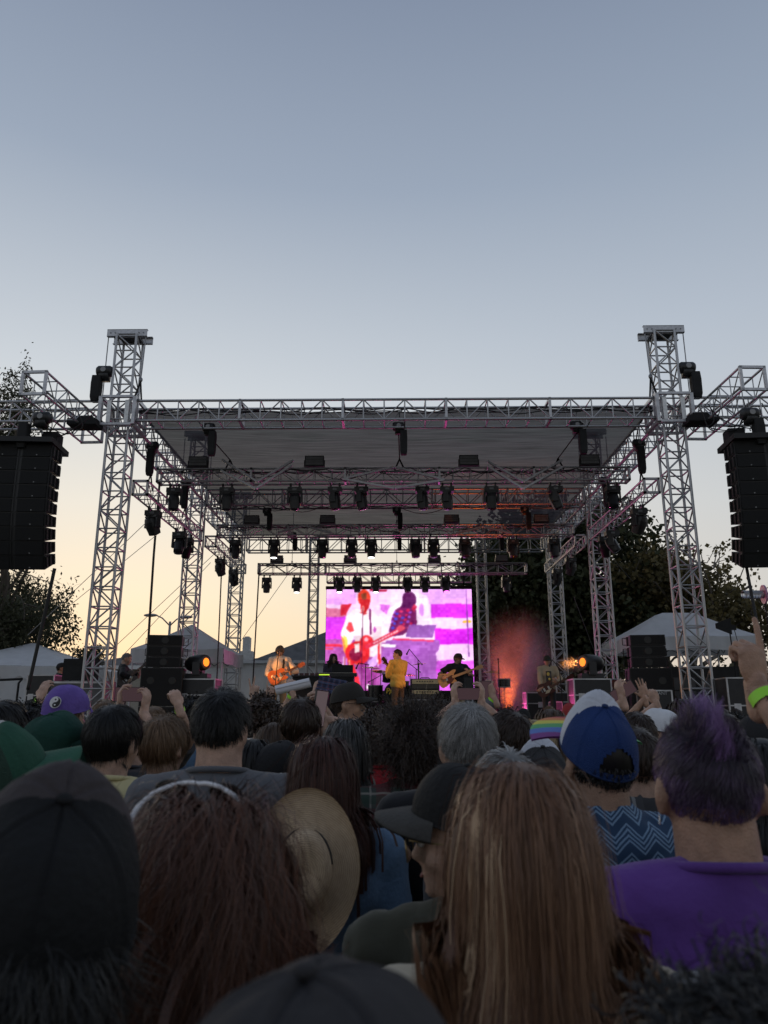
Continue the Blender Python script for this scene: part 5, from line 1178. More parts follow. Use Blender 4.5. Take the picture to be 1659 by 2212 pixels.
# afro and plaid
person('person with big round dark afro in red and green plaid shirt', 890, 1506, 2.75, hair=sty_curly(H2('afro brown', (0.036, 0.022, 0.016)), 0.085, 4600, 15, K=8, curl=1.3, cfreq=5.0, lift=0.62, vol=0.05, grav=0.03, noise=0.16, width=0.0007), ht=0.075, shirt=C_PLAID, sleeve='long', collar='shirt', sk='light', build=1.0, vox=0.016, seed=15)
# dark red hair with straw hat on the back
hatw = person('person with dark red hair and denim shirt, straw hat hanging on the back', 700, 1580, 2.05, hair=sty_long(HRD, 0.27, 3600, 16, curl=0.08, K=8, width=0.0007, vol=0.020, lift=0.4, noise=0.06, clump=0.55, inner=700, se=0.03), ht=0.02, shirt=C_DENIM, sleeve='long', collar='shirt', build=0.95, vox=0.016, seed=16)
# black cap with white lettering
r_, M_, _ = person('person in black cap with small white lettering beside the person with the straw hat', 598, 1596, 2.95, hair=P_cap(under(HDB, 0.03, 700, 17), crown=capw((0.016, 0.016, 0.018), 'black canvas'), bulge=0.014, seam=0.0014), ht=0.03, shirt=C_BLACK, hy=-38, hr=6, build=0.95, vox=0.016, seed=17)
Mt = Matrix([list(q) for q in M_]); sw_ = MB()
for q in range(9): sw_.box((q*0.0055-0.022, 0, 0.0016*math.sin(q*2.1)), (0.0016, 0.001, 0.008), rotm('Y', 0.4*math.sin(q*1.7)))
for q in range(4): sw_.box((q*0.011-0.018, 0, 0.003*(-1)**q), (0.007, 0.001, 0.0014))
link('stitched_marks', sw_.mesh('stitched_marks'), mat('white thread', (0.7, 0.7, 0.7), 0.6), r_, mw=Mt@Matrix.Translation((0.094, -0.045, 1.662))@Matrix.Rotation(R(62), 4, 'Z'))
# tall man, short dark hair, grey T-shirt
person('tall person with short black hair and slate grey T-shirt, left of centre', 484, 1468, 2.35, hair=sty_short(HB, 0.042, 5000, 18, lift=0.45, width=0.0007, noise=0.10, vol=0.010, hmax=0.012), ht=0.036, shirt=C_GREY, sk='light', build=1.16, vox=0.016, seed=18, hy=-6)
# dark hair, pale yellow T-shirt
r_, M_, _ = person('person with thick straight black hair and pale yellow T-shirt', 252, 1508, 2.5, hair=sty_short(HB, 0.075, 4800, 19, lift=0.25, width=0.0008, noise=0.09, vol=0.010, fade=False, grav=0.12), ht=0.026, shirt=C_YEL, sk='light', build=1.0, vox=0.016, seed=19, hy=-14)
pm_ = MB(); a_ = np.linspace(0, 2*math.pi, 25)[:-1]; pm_.add([(0.058*math.cos(q)*0.6, 0, 0.058*math.sin(q)*0.6) for q in a_], [tuple(range(24))]); o = pm_.build('shirt_print', mat('dark round print', (0.03, 0.03, 0.03), 0.8, 0, 0.9, 70), r_); o.location = (0.03, -0.1345, 1.335); o.rotation_euler = (R(-8), 0, 0)
person('person with shaggy light brown hair beside the pale yellow T-shirt', 360, 1534, 2.95, hair=sty_short(HLB, 0.11, 3600, 20, lift=0.3, width=0.0009, noise=0.10, vol=0.02, fade=False, grav=0.16, K=8), ht=0.028, shirt=C_BLACK, sk='light', build=0.95, vox=0.016, seed=20, hy=-20)
person('person in green mesh-back cap with its brim turned to the right', 58, 1552, 1.85, hair=P_cap(under(HMB, 0.03, 600, 21), crown=capw((0.035, 0.075, 0.055), 'green mesh', 0.8, 0.8, 380), front=capw((0.022, 0.085, 0.055), 'green foam'), brim=capw((0.035, 0.115, 0.075), 'green brim'), bulge=0.036, brim_len=0.085, seam=0.002, brim_drop=0.055, tilt=-4), ht=0.045, shirt=C_SAGE, sk='light', hy=-64, hp=24, hr=12, build=1.05, vox=0.016, seed=21)
person('person in faded dark green cap behind the green mesh-back cap', 132, 1531, 2.55, hair=P_cap(under(HMB, 0.03, 600, 22), crown=capw((0.012, 0.052, 0.040), 'dark green cotton', 0.85, 0.4, 60), brim=capw((0.018, 0.060, 0.048), 'dark green brim'), bulge=0.008, soft=0.0016, brim_len=0.085, seam=0.0012, brim_drop=0.055, seed=9), ht=0.03, shirt=C_PINK, sk='light', hy=-60, hp=10, hr=12, build=1.0, vox=0.016, seed=22)
# purple cap with a yin-yang badge
r_, M_, _ = person('person in purple cap with a round yin-yang badge on the back', 148, 1474, 3.3, hair=P_cap(under(HMB, 0.03, 600, 23), crown=capw((0.135, 0.085, 0.34), 'purple cotton', 0.85, 0.5, 60, 0.2), bulge=0.0, soft=0.0012, seam=0.0014, seed=3), ht=0.03, shirt=C_BLACK, sk='light', build=1.0, vox=0.016, seed=23)
def disc(r, cx=0, cz=0, y=0, n_=28, a0=0, a1=2*math.pi): q = np.linspace(a0, a1, n_); return [(cx+r*math.cos(t), y, cz+r*math.sin(t)) for t in q]
bd = thing('tmp', None, None); bpy.data.objects.remove(bd)
bg = MB(); bg.add(disc(0.024), [tuple(range(28))[::-1]]); by = MB()
by.add(disc(0.0215, y=-0.0012, a0=-math.pi/2, a1=math.pi/2), [tuple(range(28))[::-1]]); by.add(disc(0.01075, cz=-0.01075, y=-0.0016), [tuple(range(28))[::-1]])
bw = MB(); bw.add(disc(0.01075, cz=0.01075, y=-0.0020), [tuple(range(28))[::-1]]); bw.add(disc(0.0036, cz=-0.01075, y=-0.0024), [tuple(range(28))[::-1]]); by.add(disc(0.0036, cz=0.01075, y=-0.0028), [tuple(range(28))[::-1]])
loc_ = (0.004, -0.1165, 1.698)
ob = bg.build('badge', mat('white badge', (0.7, 0.7, 0.7), 0.6, 0, 0.03), r_); ob.location = loc_; ob.rotation_euler = (R(-12), 0, R(0)); by.build('badge_dark_half', mat('black badge', (0.01, 0.01, 0.01), 0.6), ob); bw.build('badge_light_half', mat('white badge', (0.7, 0.7, 0.7), 0.6), ob)
ph_ = D(694, 1533, 3.3)
person('person with straight brown hair and black T-shirt holding up a phone', 652, 1498, 3.35, hair=sty_short(HDB, 0.075, 2600, 24, lift=0.25, width=0.002, noise=0.08, vol=0.014, fade=False, grav=0.12), ht=0.026, shirt=C_BLACK, sk='light', build=0.98, vox=0.016, seed=24, armR=dict(to=D(697, 1556, 3.42), hand='phone', axis=(-0.1, 0.1, 1), palm=(-1, 0.2, 0)))
person('person with grey-streaked dark hair behind the dark red hair', 748, 1545, 2.85, hair=sty_long(HDG, 0.16, 1300, 25, K=8, width=0.002, vol=0.016, lift=0.35, noise=0.06, inner=400), ht=0.024, shirt=C_NAVY, sk='light', build=0.85, vox=0.016, seed=25)
person('person with dark curly hair and red T-shirt beside the afro', 818, 1530, 3.45, hair=sty_curly(HDB, 0.06, 1900, 26, curl=0.8, lift=0.5, vol=0.02, width=0.0026), ht=0.035, shirt=C_RED, sk='olive', build=0.95, vox=0.016, seed=26)
r_, M_, _ = person('person in dark cap, sunglasses and cream jacket looking right', 752, 1472, 5.0, hair=P_cap(under(HDB, 0.02, 500, 27), crown=capw((0.03, 0.027, 0.025), 'dark brown cotton'), bulge=0.012, seam=0.001, brim_len=0.075), ht=0.03, shirt=C_CREAM, sleeve='long', collar='shirt', sk='tan', hy=-78, build=1.0, vox=0.016, seed=27, yaw=-10)
face(r_, M_); glasses(r_, M_, mat('black plastic', (0.01, 0.01, 0.01), 0.3), mat('black lens', (0.006, 0.006, 0.006), 0.08))
person('person with short dark hair right of the grey-haired person', 1098, 1528, 2.9, hair=sty_short(HDB, 0.03, 2400, 28, lift=0.3, width=0.0018, noise=0.14), ht=0.018, shirt=C_NAVY, sk='light', hy=30, build=1.0, vox=0.016, seed=28)
person('person in charcoal cap with white front panel beside the blue cap', 1166, 1588, 2.35, hair=P_cap(under(HGR, 0.03, 700, 29), crown=capw((0.05, 0.05, 0.053), 'charcoal mesh', 0.8, 0.7, 380), front=capw((0.5, 0.52, 0.56), 'white foam'), button=capw((0.03, 0.03, 0.03), 'charcoal'), bulge=0.040, seam=0.0018, tilt=18), ht=0.055, shirt=C_CHAR, sk='light', build=0.9, vox=0.016, seed=29, hy=3)
person('person with wispy grey hair behind the long brown hair', 1092, 1606, 1.85, hair=sty_short(HGR, 0.08, 1600, 30, lift=0.35, width=0.0016, noise=0.2, vol=0.014, fade=False, grav=0.08), ht=0.02, shirt=C_CHAR, build=0.85, vox=0.016, seed=30)
person('person in grey plaid shirt standing behind the blue cap', 1368, 1560, 2.45, hair=sty_short(HDB, 0.04, 1500, 31), ht=0.02, shirt=C_PLAIDG, sleeve='long', collar='shirt', sk='light', build=1.05, vox=0.016, seed=31)
person('person with dark short hair and light blue shirt right of the blue cap', 1372, 1531, 3.5, hair=sty_short(HDB, 0.04, 1800, 32, width=0.002), ht=0.022, shirt=C_LBLUE, sleeve='long', collar='shirt', sk='tan', build=1.0, vox=0.016, seed=32)
person('blond long-haired person right of centre', 1152, 1548, 3.6, hair=sty_long(HBL, 0.34, 1300, 33, K=9, width=0.0022, vol=0.02, noise=0.06, inner=400), ht=0.022, shirt=C_CHAR, build=0.85, vox=0.016, seed=33)
person('person in white broad-brimmed hat near the purple-haired person', 1425, 1528, 4.2, hair=P_cap(under(HDB, 0.03, 400, 34), crown=capw((0.62, 0.63, 0.66), 'white straw'), bulge=0.01, brim_len=0.10, seam=0.0008, scale=1.08), ht=0.035, shirt=C_CHAR, hy=55, build=0.9, vox=0.016, seed=34)
person('person in black cap at the right edge behind the raised arm', 1640, 1543, 3.2, hair=P_cap(under(HB, 0.05, 500, 35), crown=capw((0.02, 0.02, 0.022), 'black cotton two'), bulge=0.012, brim_len=0.08), ht=0.03, shirt=C_BLACK, hy=60, build=0.95, vox=0.016, seed=35)
person('person with long black hair at the right edge below the raised arm', 1640, 1585, 2.2, hair=sty_long(HB, 0.34, 1300, 36, K=9, width=0.002, vol=0.018, inner=500), ht=0.02, shirt=C_SAGE, sleeve='long', collar='shirt', build=0.9, vox=0.016, seed=36)
person('person with long straight black hair behind the slate grey T-shirt', 548, 1590, 3.0, hair=sty_long(HB, 0.36, 1300, 37, K=9, width=0.002, vol=0.016, inner=450), ht=0.018, shirt=C_BLACK, build=0.85, vox=0.016, seed=37)
person('small person with light brown parted hair behind the black lettered cap', 592, 1556, 3.8, hair=sty_long(HMB, 0.30, 1300, 38, K=9, width=0.0022, vol=0.016, inner=400), ht=0.018, shirt=C_CHAR, build=0.85, vox=0.016, seed=38)
person('person with black hair tied back at the left edge', 12, 1504, 3.0, hair=sty_short(HB, 0.09, 2000, 39, lift=0.2, width=0.002, vol=0.014, fade=False, grav=0.1), ht=0.024, shirt=C_BLACK, sk='tan', hy=-25, build=0.95, vox=0.016, seed=39)
person('person with dark curly short hair left of the purple cap', 68, 1518, 3.9, hair=sty_curly(HB, 0.045, 1700, 40, curl=0.7, lift=0.45, vol=0.016, width=0.0026), ht=0.028, shirt=C_CHAR, sk='tan', build=0.95, vox=0.016, seed=40)
person('person in off-white cap cut off by the left edge', -8, 1552, 2.5, hair=P_cap(under(HMB, 0.03, 400, 41), crown=capw((0.45, 0.44, 0.42), 'off white cotton'), bulge=0.01), ht=0.03, shirt=C_SAGE, build=0.9, vox=0.016, seed=41)

# ---- people with raised hands
def reach(label, x, ytop, Y, wx, wy, wY, kind, hairf, shirt_, side=1, axis=(0, 0.1, 1), palm=(0, 1, 0), sk='light', band=True, sleeve='tee', seed=60, bend=None, other=None, hy=0, build=0.95):
    sp = dict(to=D(wx, wy, wY), hand=kind, axis=axis, palm=palm)
    if bend: sp['bend'] = bend
    kw = {'armR' if side > 0 else 'armL': sp}
    if band: kw['bandR' if side > 0 else 'bandL'] = M_BAND
    if other: kw['armL' if side > 0 else 'armR'] = other
    return person(label, x, ytop, Y, hair=hairf, ht=0.024, shirt=shirt_, sleeve=sleeve, sk=sk, vox=0.016, seed=seed, build=build, hy=hy, **kw)
reach('person with brown hair filming with a phone held sideways, behind the pale yellow T-shirt', 292, 1545, 3.7, 311, 1537, 4.0, 'phone', sty_short(HMB, 0.05, 900, 61, width=0.0026), C_CHAR, 1, (0.1, 0.1, 1), (-1, 0.3, 0), seed=61, band=False, other=dict(to=D(258, 1530, 4.0), hand='phone', axis=(-0.1, 0.1, 1), palm=(1, 0.3, 0)))
reach('person raising a hand with lime wristband at the left edge', 96, 1540, 4.6, 86, 1512, 4.7, 'relax', sty_curly(HRD, 0.09, 900, 62, width=0.003), C_BLACK, -1, (0.1, 0.3, 1), (0.3, 1, 0), seed=62)
reach('person with sandy hair raising a bent hand left of the orange light', 335, 1520, 4.8, 386, 1527, 4.4, 'grip', sty_short(HLB, 0.09, 1500, 63, width=0.0026, fade=False, grav=0.12, K=7), C_CHAR, 1, (-0.45, 0.2, 1), (-0.6, 0.8, 0), seed=63)
reach('person holding up a white paper roll below the singer', 664, 1535, 5.6, 632, 1500, 5.4, 'grip', sty_short(HDB, 0.04, 900, 64, width=0.003), C_NAVY, -1, (-0.2, 0.1, 1), (0.0, 1, -0.2), seed=64)
reach('person holding up a folded blue woven blanket', 662, 1530, 6.3, 680, 1496, 6.1, 'grip', sty_short(HDB, 0.05, 900, 65, width=0.003), C_CHAR, 1, (0.35, 0.1, 1), (0.5, 0.8, 0), seed=65)
reach('person giving a two-finger sign below the singer', 556, 1540, 5.6, 549, 1510, 5.5, 'v', sty_curly(HB, 0.05, 900, 66, width=0.003), C_BLACK, -1, (-0.05, 0.1, 1), (0, 1, 0), seed=66, band=False)
reach('person raising one finger just right of the two-finger sign', 588, 1540, 6.6, 583, 1508, 6.5, 'point', sty_short(HDB, 0.05, 800, 67, width=0.003), C_OLIVE, -1, (0.0, 0.1, 1), (0, 1, 0), seed=67, band=False)
reach('person filming behind the grey-haired person with both hands up', 1012, 1545, 4.4, 1040, 1519, 4.5, 'phone', sty_short(HMB, 0.04, 800, 68, width=0.0028), C_CHAR, 1, (0.12, 0.1, 1), (-1, 0.4, 0), seed=68, band=False, other=dict(to=D(984, 1519, 4.5), hand='phone', axis=(-0.12, 0.1, 1), palm=(1, 0.4, 0)))
reach('person in grey sleeve stretching an arm with lime wristband towards the stage', 1092, 1536, 5.2, 1066, 1508, 5.0, 'phone', sty_curly(HB, 0.05, 900, 69, width=0.003), C_GREY, -1, (-0.4, 0.1, 1), (0.5, 0.9, 0), sleeve='long', seed=69)
reach('person holding a phone up right of the blue cap', 1352, 1546, 4.8, 1345, 1512, 4.6, 'phone', sty_short(HDG, 0.05, 900, 70, width=0.003), C_CHAR, -1, (-0.2, 0.1, 1), (0.8, 0.5, 0), seed=70, band=False)
reach('person raising an open hand right of the stage lights', 1408, 1543, 6.0, 1393, 1509, 6.0, 'open', sty_curly(HDB, 0.05, 900, 71, width=0.003), C_BLACK, -1, (-0.1, 0.1, 1), (0, 1, 0), sk='tan', seed=71, band=False)
reach('person pointing with a raised finger near the case marked RADIANT', 1428, 1548, 5.4, 1418, 1520, 5.3, 'point', sty_short(HDB, 0.05, 800, 72, width=0.003), C_BLACK, -1, (-0.25, 0.1, 1), (0.2, 1, 0), seed=72, band=False)

# ---- farther crowd: individuals sharing a few bodies
rr = random.Random(12); far_hair = {}
def fhair(kind, seed):
    key = (kind, seed)
    def f(root, M, b):
        if key in far_hair: o = link('hair', far_hair[key], None, root); own_mat(o, f.m); return
        n0_ = set(bpy.data.objects)
        if kind == 'short': sty_short(f.m, 0.045, 700, seed, width=0.0032, noise=0.16)(root, M, b)
        elif kind == 'mop': sty_short(f.m, 0.10, 800, seed, width=0.0032, fade=False, grav=0.14, K=6, vol=0.02)(root, M, b)
        elif kind == 'curly': sty_curly(f.m, 0.06, 650, seed, width=0.0040, K=8, vol=0.02)(root, M, b)
        else: sty_long(f.m, 0.32, 700, seed, K=8, width=0.0040, vol=0.018, inner=260)(root, M, b)
        o = [q for q in root.children if q.name.startswith('hair')][0]; far_hair[key] = o.data
        if len(o.data.materials) == 0: o.data.materials.append(f.m)
        own_mat(o, f.m)
    return f
spots = []
for row, (Yr, sp_) in enumerate(((4.3, 0.78), (5.2, 0.8), (6.5, 0.8), (8.0, 0.85), (9.8, 0.9), (11.6, 0.95))):
    xx = -Yr*0.545
    while xx < Yr*0.52:
        spots.append((row, xx+rr.uniform(-.12, .12), Yr+rr.uniform(-.3, .3))); xx += sp_*rr.uniform(0.85, 1.2)
land = [(170, 'in front of the left tent'), (300, 'in front of the front left tower'), (430, 'below the left speaker stack'), (560, 'below the left flight case'), (680, 'below the singer'), (800, 'below the keyboard'), (920, 'below the drum kit'), (1060, 'below the bass player'), (1200, 'below the right guitarist'), (1330, 'below the right orange light'), (1470, 'below the right speaker stack'), (2000, 'at the right edge')]
hk = [('short', HB, 'short black hair'), ('short', HDB, 'short dark brown hair'), ('mop', HMB, 'brown mop of hair'), ('curly', HB, 'black curls'), ('long', HDB, 'long dark hair'), ('mop', HLB, 'sandy hair'), ('curly', HDB, 'dark brown curls'), ('long', HMB, 'long brown hair'), ('short', HDG, 'greying hair'), ('cap', None, '')]
sc_ = [(C_BLACK, 'black'), (C_CHAR, 'charcoal'), (C_NAVY, 'navy'), (C_GREY, 'grey'), (C_OLIVE, 'olive'), (C_WHITE, 'white'), (C_RED, 'red'), (C_DENIM, 'denim blue')]
capc = [('dark', (0.025, 0.025, 0.028)), ('black', (0.013, 0.013, 0.014)), ('navy', (0.02, 0.03, 0.08)), ('tan', (0.28, 0.2, 0.12)), ('red', (0.3, 0.03, 0.03))]
used = {}
rown = ['nearer', 'middle', 'mid-distance', 'far', 'farther', 'farthest']
for row, xx, Yr in spots:
    if any(abs(xx-c_[1]) < 0.34 and abs(Yr-c_[2]) < 0.34 for c_ in CROWD): continue
    px_ = 855+1620*xx/Yr/0.9676*0.967; hgt = rr.choice([1.60, 1.64, 1.68, 1.70, 1.74, 1.77]); yt = 1530-(hgt-CAMZ)/Yr*1620*0.95
    kd, hm, hn = rr.choice(hk); shm, shn = rr.choice(sc_); key = rr.choice(['A', 'B', 'C']); sk_ = rr.choice(['light', 'light', 'tan', 'olive', 'brown'])
    if kd == 'cap': cn_, cc = rr.choice(capc); hn = cn_+' cap'; hf = P_cap(None, crown=capw(cc, 'far '+cn_), bulge=0.015, brim_on=True)
    else: hf = fhair(kd, 100+rr.randrange(2)); hf.m = hm
    lm = next(n_ for q, n_ in land if px_ < q)
    lab = f'{rown[row]} person with {hn} and {shn} top {lm}'
    used[lab] = used.get(lab, 0)+1
    if used[lab] > 1: lab = f'{rown[row]} person with {hn} and {shn} top, {ORD[used[lab]-1]} such {lm}'
    person(lab, px_, yt, Yr, hair=hf, ht=0.03, shirt=shm, sk=sk_, build={'A': 0.9, 'B': 1.0, 'C': 1.08}[key], vox=0.018, shared=key, seed=90, yaw=rr.uniform(-14, 14), group='crowd watching the stage')

# ================================================================= things the crowd carries
def phone(label, c, rot, screen=None, s=1.0):
    t = thing('phone', label, 'phone', tuple(c), rot=rot, group='phones held up')
    MB().box((0, 0, 0), (0.075*s, 0.009, 0.155*s)).build('body', mat('phone body', (0.02, 0.02, 0.022), 0.3), t)
    MB().box((0, -0.0052, 0), (0.069*s, 0.0012, 0.147*s)).build('screen', screen or emat('phone screen dim', (0.10, 0.06, 0.07), 0.5), t)
    return t
phone('phone held sideways filming the stage, left', D(280, 1500, 4.02), (0, R(90), 0))
phone('upright phone with bright screen held by the brown-haired person', D(690, 1530, 3.36), (R(8), R(4), R(52)), emat('phone screen pale', (0.16, 0.12, 0.13), 0.6))
phone('phone held sideways behind the grey-haired person', D(1012, 1499, 4.55), (0, R(90), 0), None, 0.95)
phone('upright dark phone held towards the stage right of centre', D(1050, 1497, 5.0), (0, 0, R(10)))
phone('phone held up right of the blue cap', D(1346, 1494, 4.62), (0, R(60), 0))
a, b = D(596, 1492, 5.4), D(670, 1475, 5.4)
pr_ = thing('paper_roll', 'white rolled paper held up below the singer', 'paper roll', tuple(a)); d = b-a
ang = np.linspace(0, 2*math.pi*2.2, 60); L_ = np.linalg.norm(d); e_ = d/L_; u_ = np.cross(e_, (0, 1, 0)); u_ /= np.linalg.norm(u_); w_ = np.cross(e_, u_)
rows = np.vstack([[e_*q+u_*(0.020+0.0012*t)*math.cos(t)+w_*(0.020+0.0012*t)*math.sin(t) for t in ang] for q in (0, L_)])
MB().add(rows, [(i, i+1, 61+i, 60+i) for i in range(59)]).build('sheet', mat('white paper', (0.62, 0.62, 0.66), 0.8, 0, 0.04), pr_, True)
bl = thing('woven_blanket', 'folded dark blue woven blanket held above the crowd', 'blanket', tuple(D(718, 1482, 6.1)), rot=(0, R(10), 0))
m = mat_plaid('blue woven', (0.05, 0.07, 0.15), (0.02, 0.02, 0.05), (0.10, 0.12, 0.22), (0.25, 0.08, 0.06), 22)
for q in range(4): MB().box((0, 0, -0.045+q*0.030), (0.24-0.008*q, 0.16, 0.027)).build('fold', m, bl)
# white sunglasses on the auburn hair
sg = thing('sunglasses', 'white-framed sunglasses with gold hinge resting on the auburn hair', 'sunglasses', tuple(np.array(aub[0].location)+np.array((-0.022, -0.025, 1.680*aub[0].scale[0]))), rot=(0, R(4), R(6))); sg.scale = (0.76, 0.76, 0.76)
k_ = aub[0].scale[0]; M_WF = mat('white plastic', (0.72, 0.72, 0.75), 0.25, 0, 0.03)
fr_ = MB(); pts = [(-0.098, -0.030, 0.060), (-0.094, 0.0, 0.085), (-0.075, 0.028, 0.108), (-0.04, 0.045, 0.124), (-0.012, 0.048, 0.128), (0, 0.046, 0.126), (0.012, 0.048, 0.128), (0.04, 0.045, 0.124), (0.075, 0.028, 0.108), (0.094, 0.0, 0.085), (0.098, -0.030, 0.060)]
tt = np.linspace(0, 1, 11); t2 = np.linspace(0, 1, 60); P_ = np.c_[[np.interp(t2, tt, np.array(pts)[:, i]) for i in range(3)]].T
for _ in range(3): P_[1:-1] = (P_[:-2]+P_[1:-1]*2+P_[2:])/4
fr_.tube(P_, 0.0042+0.002*np.abs(np.linspace(-1, 1, 60))**4, 8); fr_.build('frame', M_WF, sg, True)
for s in (-1, 1):
    MB().tube(np.array([(s*0.098, -0.030, 0.060), (s*0.100, -0.045, 0.030), (s*0.098, -0.05, 0.01)]), [0.004, 0.0035, 0.003], 8).build('temple_arm', mat('gold trim', (0.55, 0.40, 0.10), 0.3, 0.8), sg, True)
    MB().ell((s*0.048, 0.056, 0.115), (0.030, 0.004, 0.020), rotm('X', 0.6), 14, 8).build('lens', M_TINT, sg, True)
# straw hat on the back of the denim shirt
hk_ = hatw[0].scale[0]; hl = np.array(hatw[0].location)
sh_ = thing('straw_hat', 'broad straw hat hanging on the back of the denim shirt', 'hat', (hl[0]-0.020, hl[1]-0.235, 1.455*hk_), rot=(R(80), R(5), R(8)))
n_ = 72; rings = []; A_ = np.arange(n_)*2*math.pi/n_
prof = [(0.175, 0.012), (0.170, 0.004), (0.145, 0.0), (0.115, 0.0), (0.092, 0.004), (0.086, 0.02), (0.084, 0.05), (0.078, 0.078), (0.062, 0.095), (0.035, 0.092), (0.012, 0.084), (0.0015, 0.082)]
for r, z in prof:
    w1 = 1+0.16*np.abs(np.sin(A_)); rings.append(np.c_[r*np.cos(A_)*0.72, r*np.sin(A_)*w1*0.86, z+0.012*np.cos(2*A_)*(r/0.185)**2*(r > 0.1)+0.0*A_])
hm_ = MB().loft(rings, False); hm_.add(np.vstack([q-np.array((0, 0, 0.005)) for q in rings[:5]]), [(i*n_+(j+1) % n_, i*n_+j, (i+1)*n_+j, (i+1)*n_+(j+1) % n_) for i in range(4) for j in range(n_)])
def mat_straw():
    m = bpy.data.materials.new('woven straw'); n, l = nodes_of(m); b = n['Principled BSDF']; b.inputs['Roughness'].default_value = 0.75
    tc = n.new('ShaderNodeTexCoord'); wv = n.new('ShaderNodeTexWave'); wv.wave_type = 'RINGS'; wv.rings_direction = 'Z'; wv.inputs['Scale'].default_value = 70; wv.inputs['Distortion'].default_value = 3.5; wv.inputs['Detail'].default_value = 3; l.new(tc.outputs['Object'], wv.inputs[0])
    nz = n.new('ShaderNodeTexNoise'); nz.inputs['Scale'].default_value = 60; l.new(tc.outputs['Object'], nz.inputs[0])
    mx = n.new('ShaderNodeMix'); mx.data_type = 'RGBA'; mx.inputs[6].default_value = (0.25, 0.17, 0.095, 1); mx.inputs[7].default_value = (0.52, 0.39, 0.26, 1)
    md = n.new('ShaderNodeMath'); md.operation = 'MULTIPLY_ADD'; l.new(nz.outputs[0], md.inputs[0]); md.inputs[1].default_value = 0.6; 
    m2 = n.new('ShaderNodeMath'); m2.operation = 'MULTIPLY'; l.new(wv.outputs['Fac'], m2.inputs[0]); m2.inputs[1].default_value = 0.6; l.new(m2.outputs[0], md.inputs[2]); l.new(md.outputs[0], mx.inputs[0]); l.new(mx.outputs[2], b.inputs['Base Color'])
    bp = n.new('ShaderNodeBump'); bp.inputs['Strength'].default_value = 0.35; bp.inputs['Distance'].default_value = 0.003; l.new(wv.outputs['Fac'], bp.inputs['Height']); l.new(bp.outputs[0], b.inputs['Normal']); return m
hm_.build('crown', mat_straw(), sh_, True)
MB().tube([(0.088*0.72*math.cos(q), 0.088*0.98*math.sin(q), 0.012+0.004*math.sin(3*q)) for q in np.linspace(0.2, 3.0, 30)], 0.0032, 6).build('band', M_CABLE, sh_, True)
# shoulder strap over the cream top
k_ = lw[0].scale[0]; ll = np.array(lw[0].location); tt = np.linspace(0, 1, 16)
cen = [(0.118, 0.06-0.16*t, 1.475-0.26*max(0, t-0.35)**1.3*2.2) for t in tt]; cen = np.array(cen)*k_
row = np.vstack([cen+np.array((-0.011, 0, 0)), cen+np.array((0.011, 0, 0.0)), cen+np.array((0.011, 0, -0.004)), cen+np.array((-0.011, 0, -0.004))])
bs_ = MB().add(row, [(q*16+i, q*16+i+1, ((q+1) % 4)*16+i+1, ((q+1) % 4)*16+i) for q in range(4) for i in range(15)]).build('shoulder_strap', mat('dark leather', (0.035, 0.032, 0.034), 0.5), None, True); bs_.location = tuple(ll)
tag(bs_, 'dark shoulder bag strap over the cream top', 'bag strap')
# clear cup by the bottom right corner
cp = D(1505, 2092, 0.80); ct = thing('plastic_cup', 'clear plastic cup glimpsed at the bottom right', 'cup', (cp[0], cp[1], cp[2]-0.10))
mg = mat('clear plastic', (0.55, 0.58, 0.66), 0.15, 0, 0.02); mg.node_tree.nodes['Principled BSDF'].inputs['Transmission Weight'].default_value = 0.6
MB().lathe((0, 0, 0), [(0.0, 0), (0.018, 0), (0.024, 0.09), (0.025, 0.091), (0.022, 0.09), (0.016, 0.004)], 24).build('cup_wall', mg, ct, True)

# ================================================================= video screen
SY = 25.0; s0 = D(706, 1274, SY); s1 = D(1018, 1274, SY); zb = D(850, 1492, SY)[2]; SW = s1[0]-s0[0]; SH = s0[2]-zb
vs = thing('video_screen', 'big video screen showing a singer with red guitar in magenta and white', 'video screen', ((s0[0]+s1[0])/2, SY, zb))
def lin(c): c = np.array(c)/255.0; return np.where(c < 0.04045, c/12.92, ((c+0.055)/1.055)**2.4)
gx, gy = 220, 150; U, Vv = np.meshgrid(np.linspace(510, 1440, gx), np.linspace(137, 768, gy)); IMG = np.zeros((gy, gx, 3)); IMG[:] = (247, 205, 250)
wob = 4*np.sin(U*0.031+Vv*0.02)+3*np.sin(Vv*0.05)
def fillp(mask, c, soft=None): IMG[mask] = c
def polym(pts):
    p = np.array(pts, float); inside = np.zeros(U.shape, bool); n_ = len(p); x, y = U+wob*0.6, Vv+wob*0.4
    for i in range(n_):
        x0, y0 = p[i]; x1, y1 = p[(i+1) % n_]
        if y0 == y1: continue
        cnd = ((y0 > y) != (y1 > y)) & (x < (x1-x0)*(y-y0)/(y1-y0)+x0); inside ^= cnd
    return inside
def ellm(cx, cy, rx, ry): return ((U+wob*0.5-cx)/rx)**2+((Vv+wob*0.5-cy)/ry)**2 < 1
def linem(x0, y0, x1, y1, w):
    d = np.array((x1-x0, y1-y0), float); L = np.hypot(*d); t = np.clip(((U-x0)*d[0]+(Vv-y0)*d[1])/L**2, 0, 1); return np.hypot(U-x0-t*d[0], Vv-y0-t*d[1]) < w
band = lambda y0, y1, x0, x1: (Vv+wob*0.7 > y0) & (Vv+wob*0.7 < y1) & (U > x0) & (U < x1)
fillp(band(130, 232, 505, 700), (240, 168, 250)); fillp(band(130, 232, 1120, 1450), (238, 172, 250)); fillp(band(232, 258, 505, 610), (250, 210, 250)); fillp(band(258, 312, 505, 640), (225, 120, 160)); fillp(band(312, 452, 505, 650), (222, 62, 240))
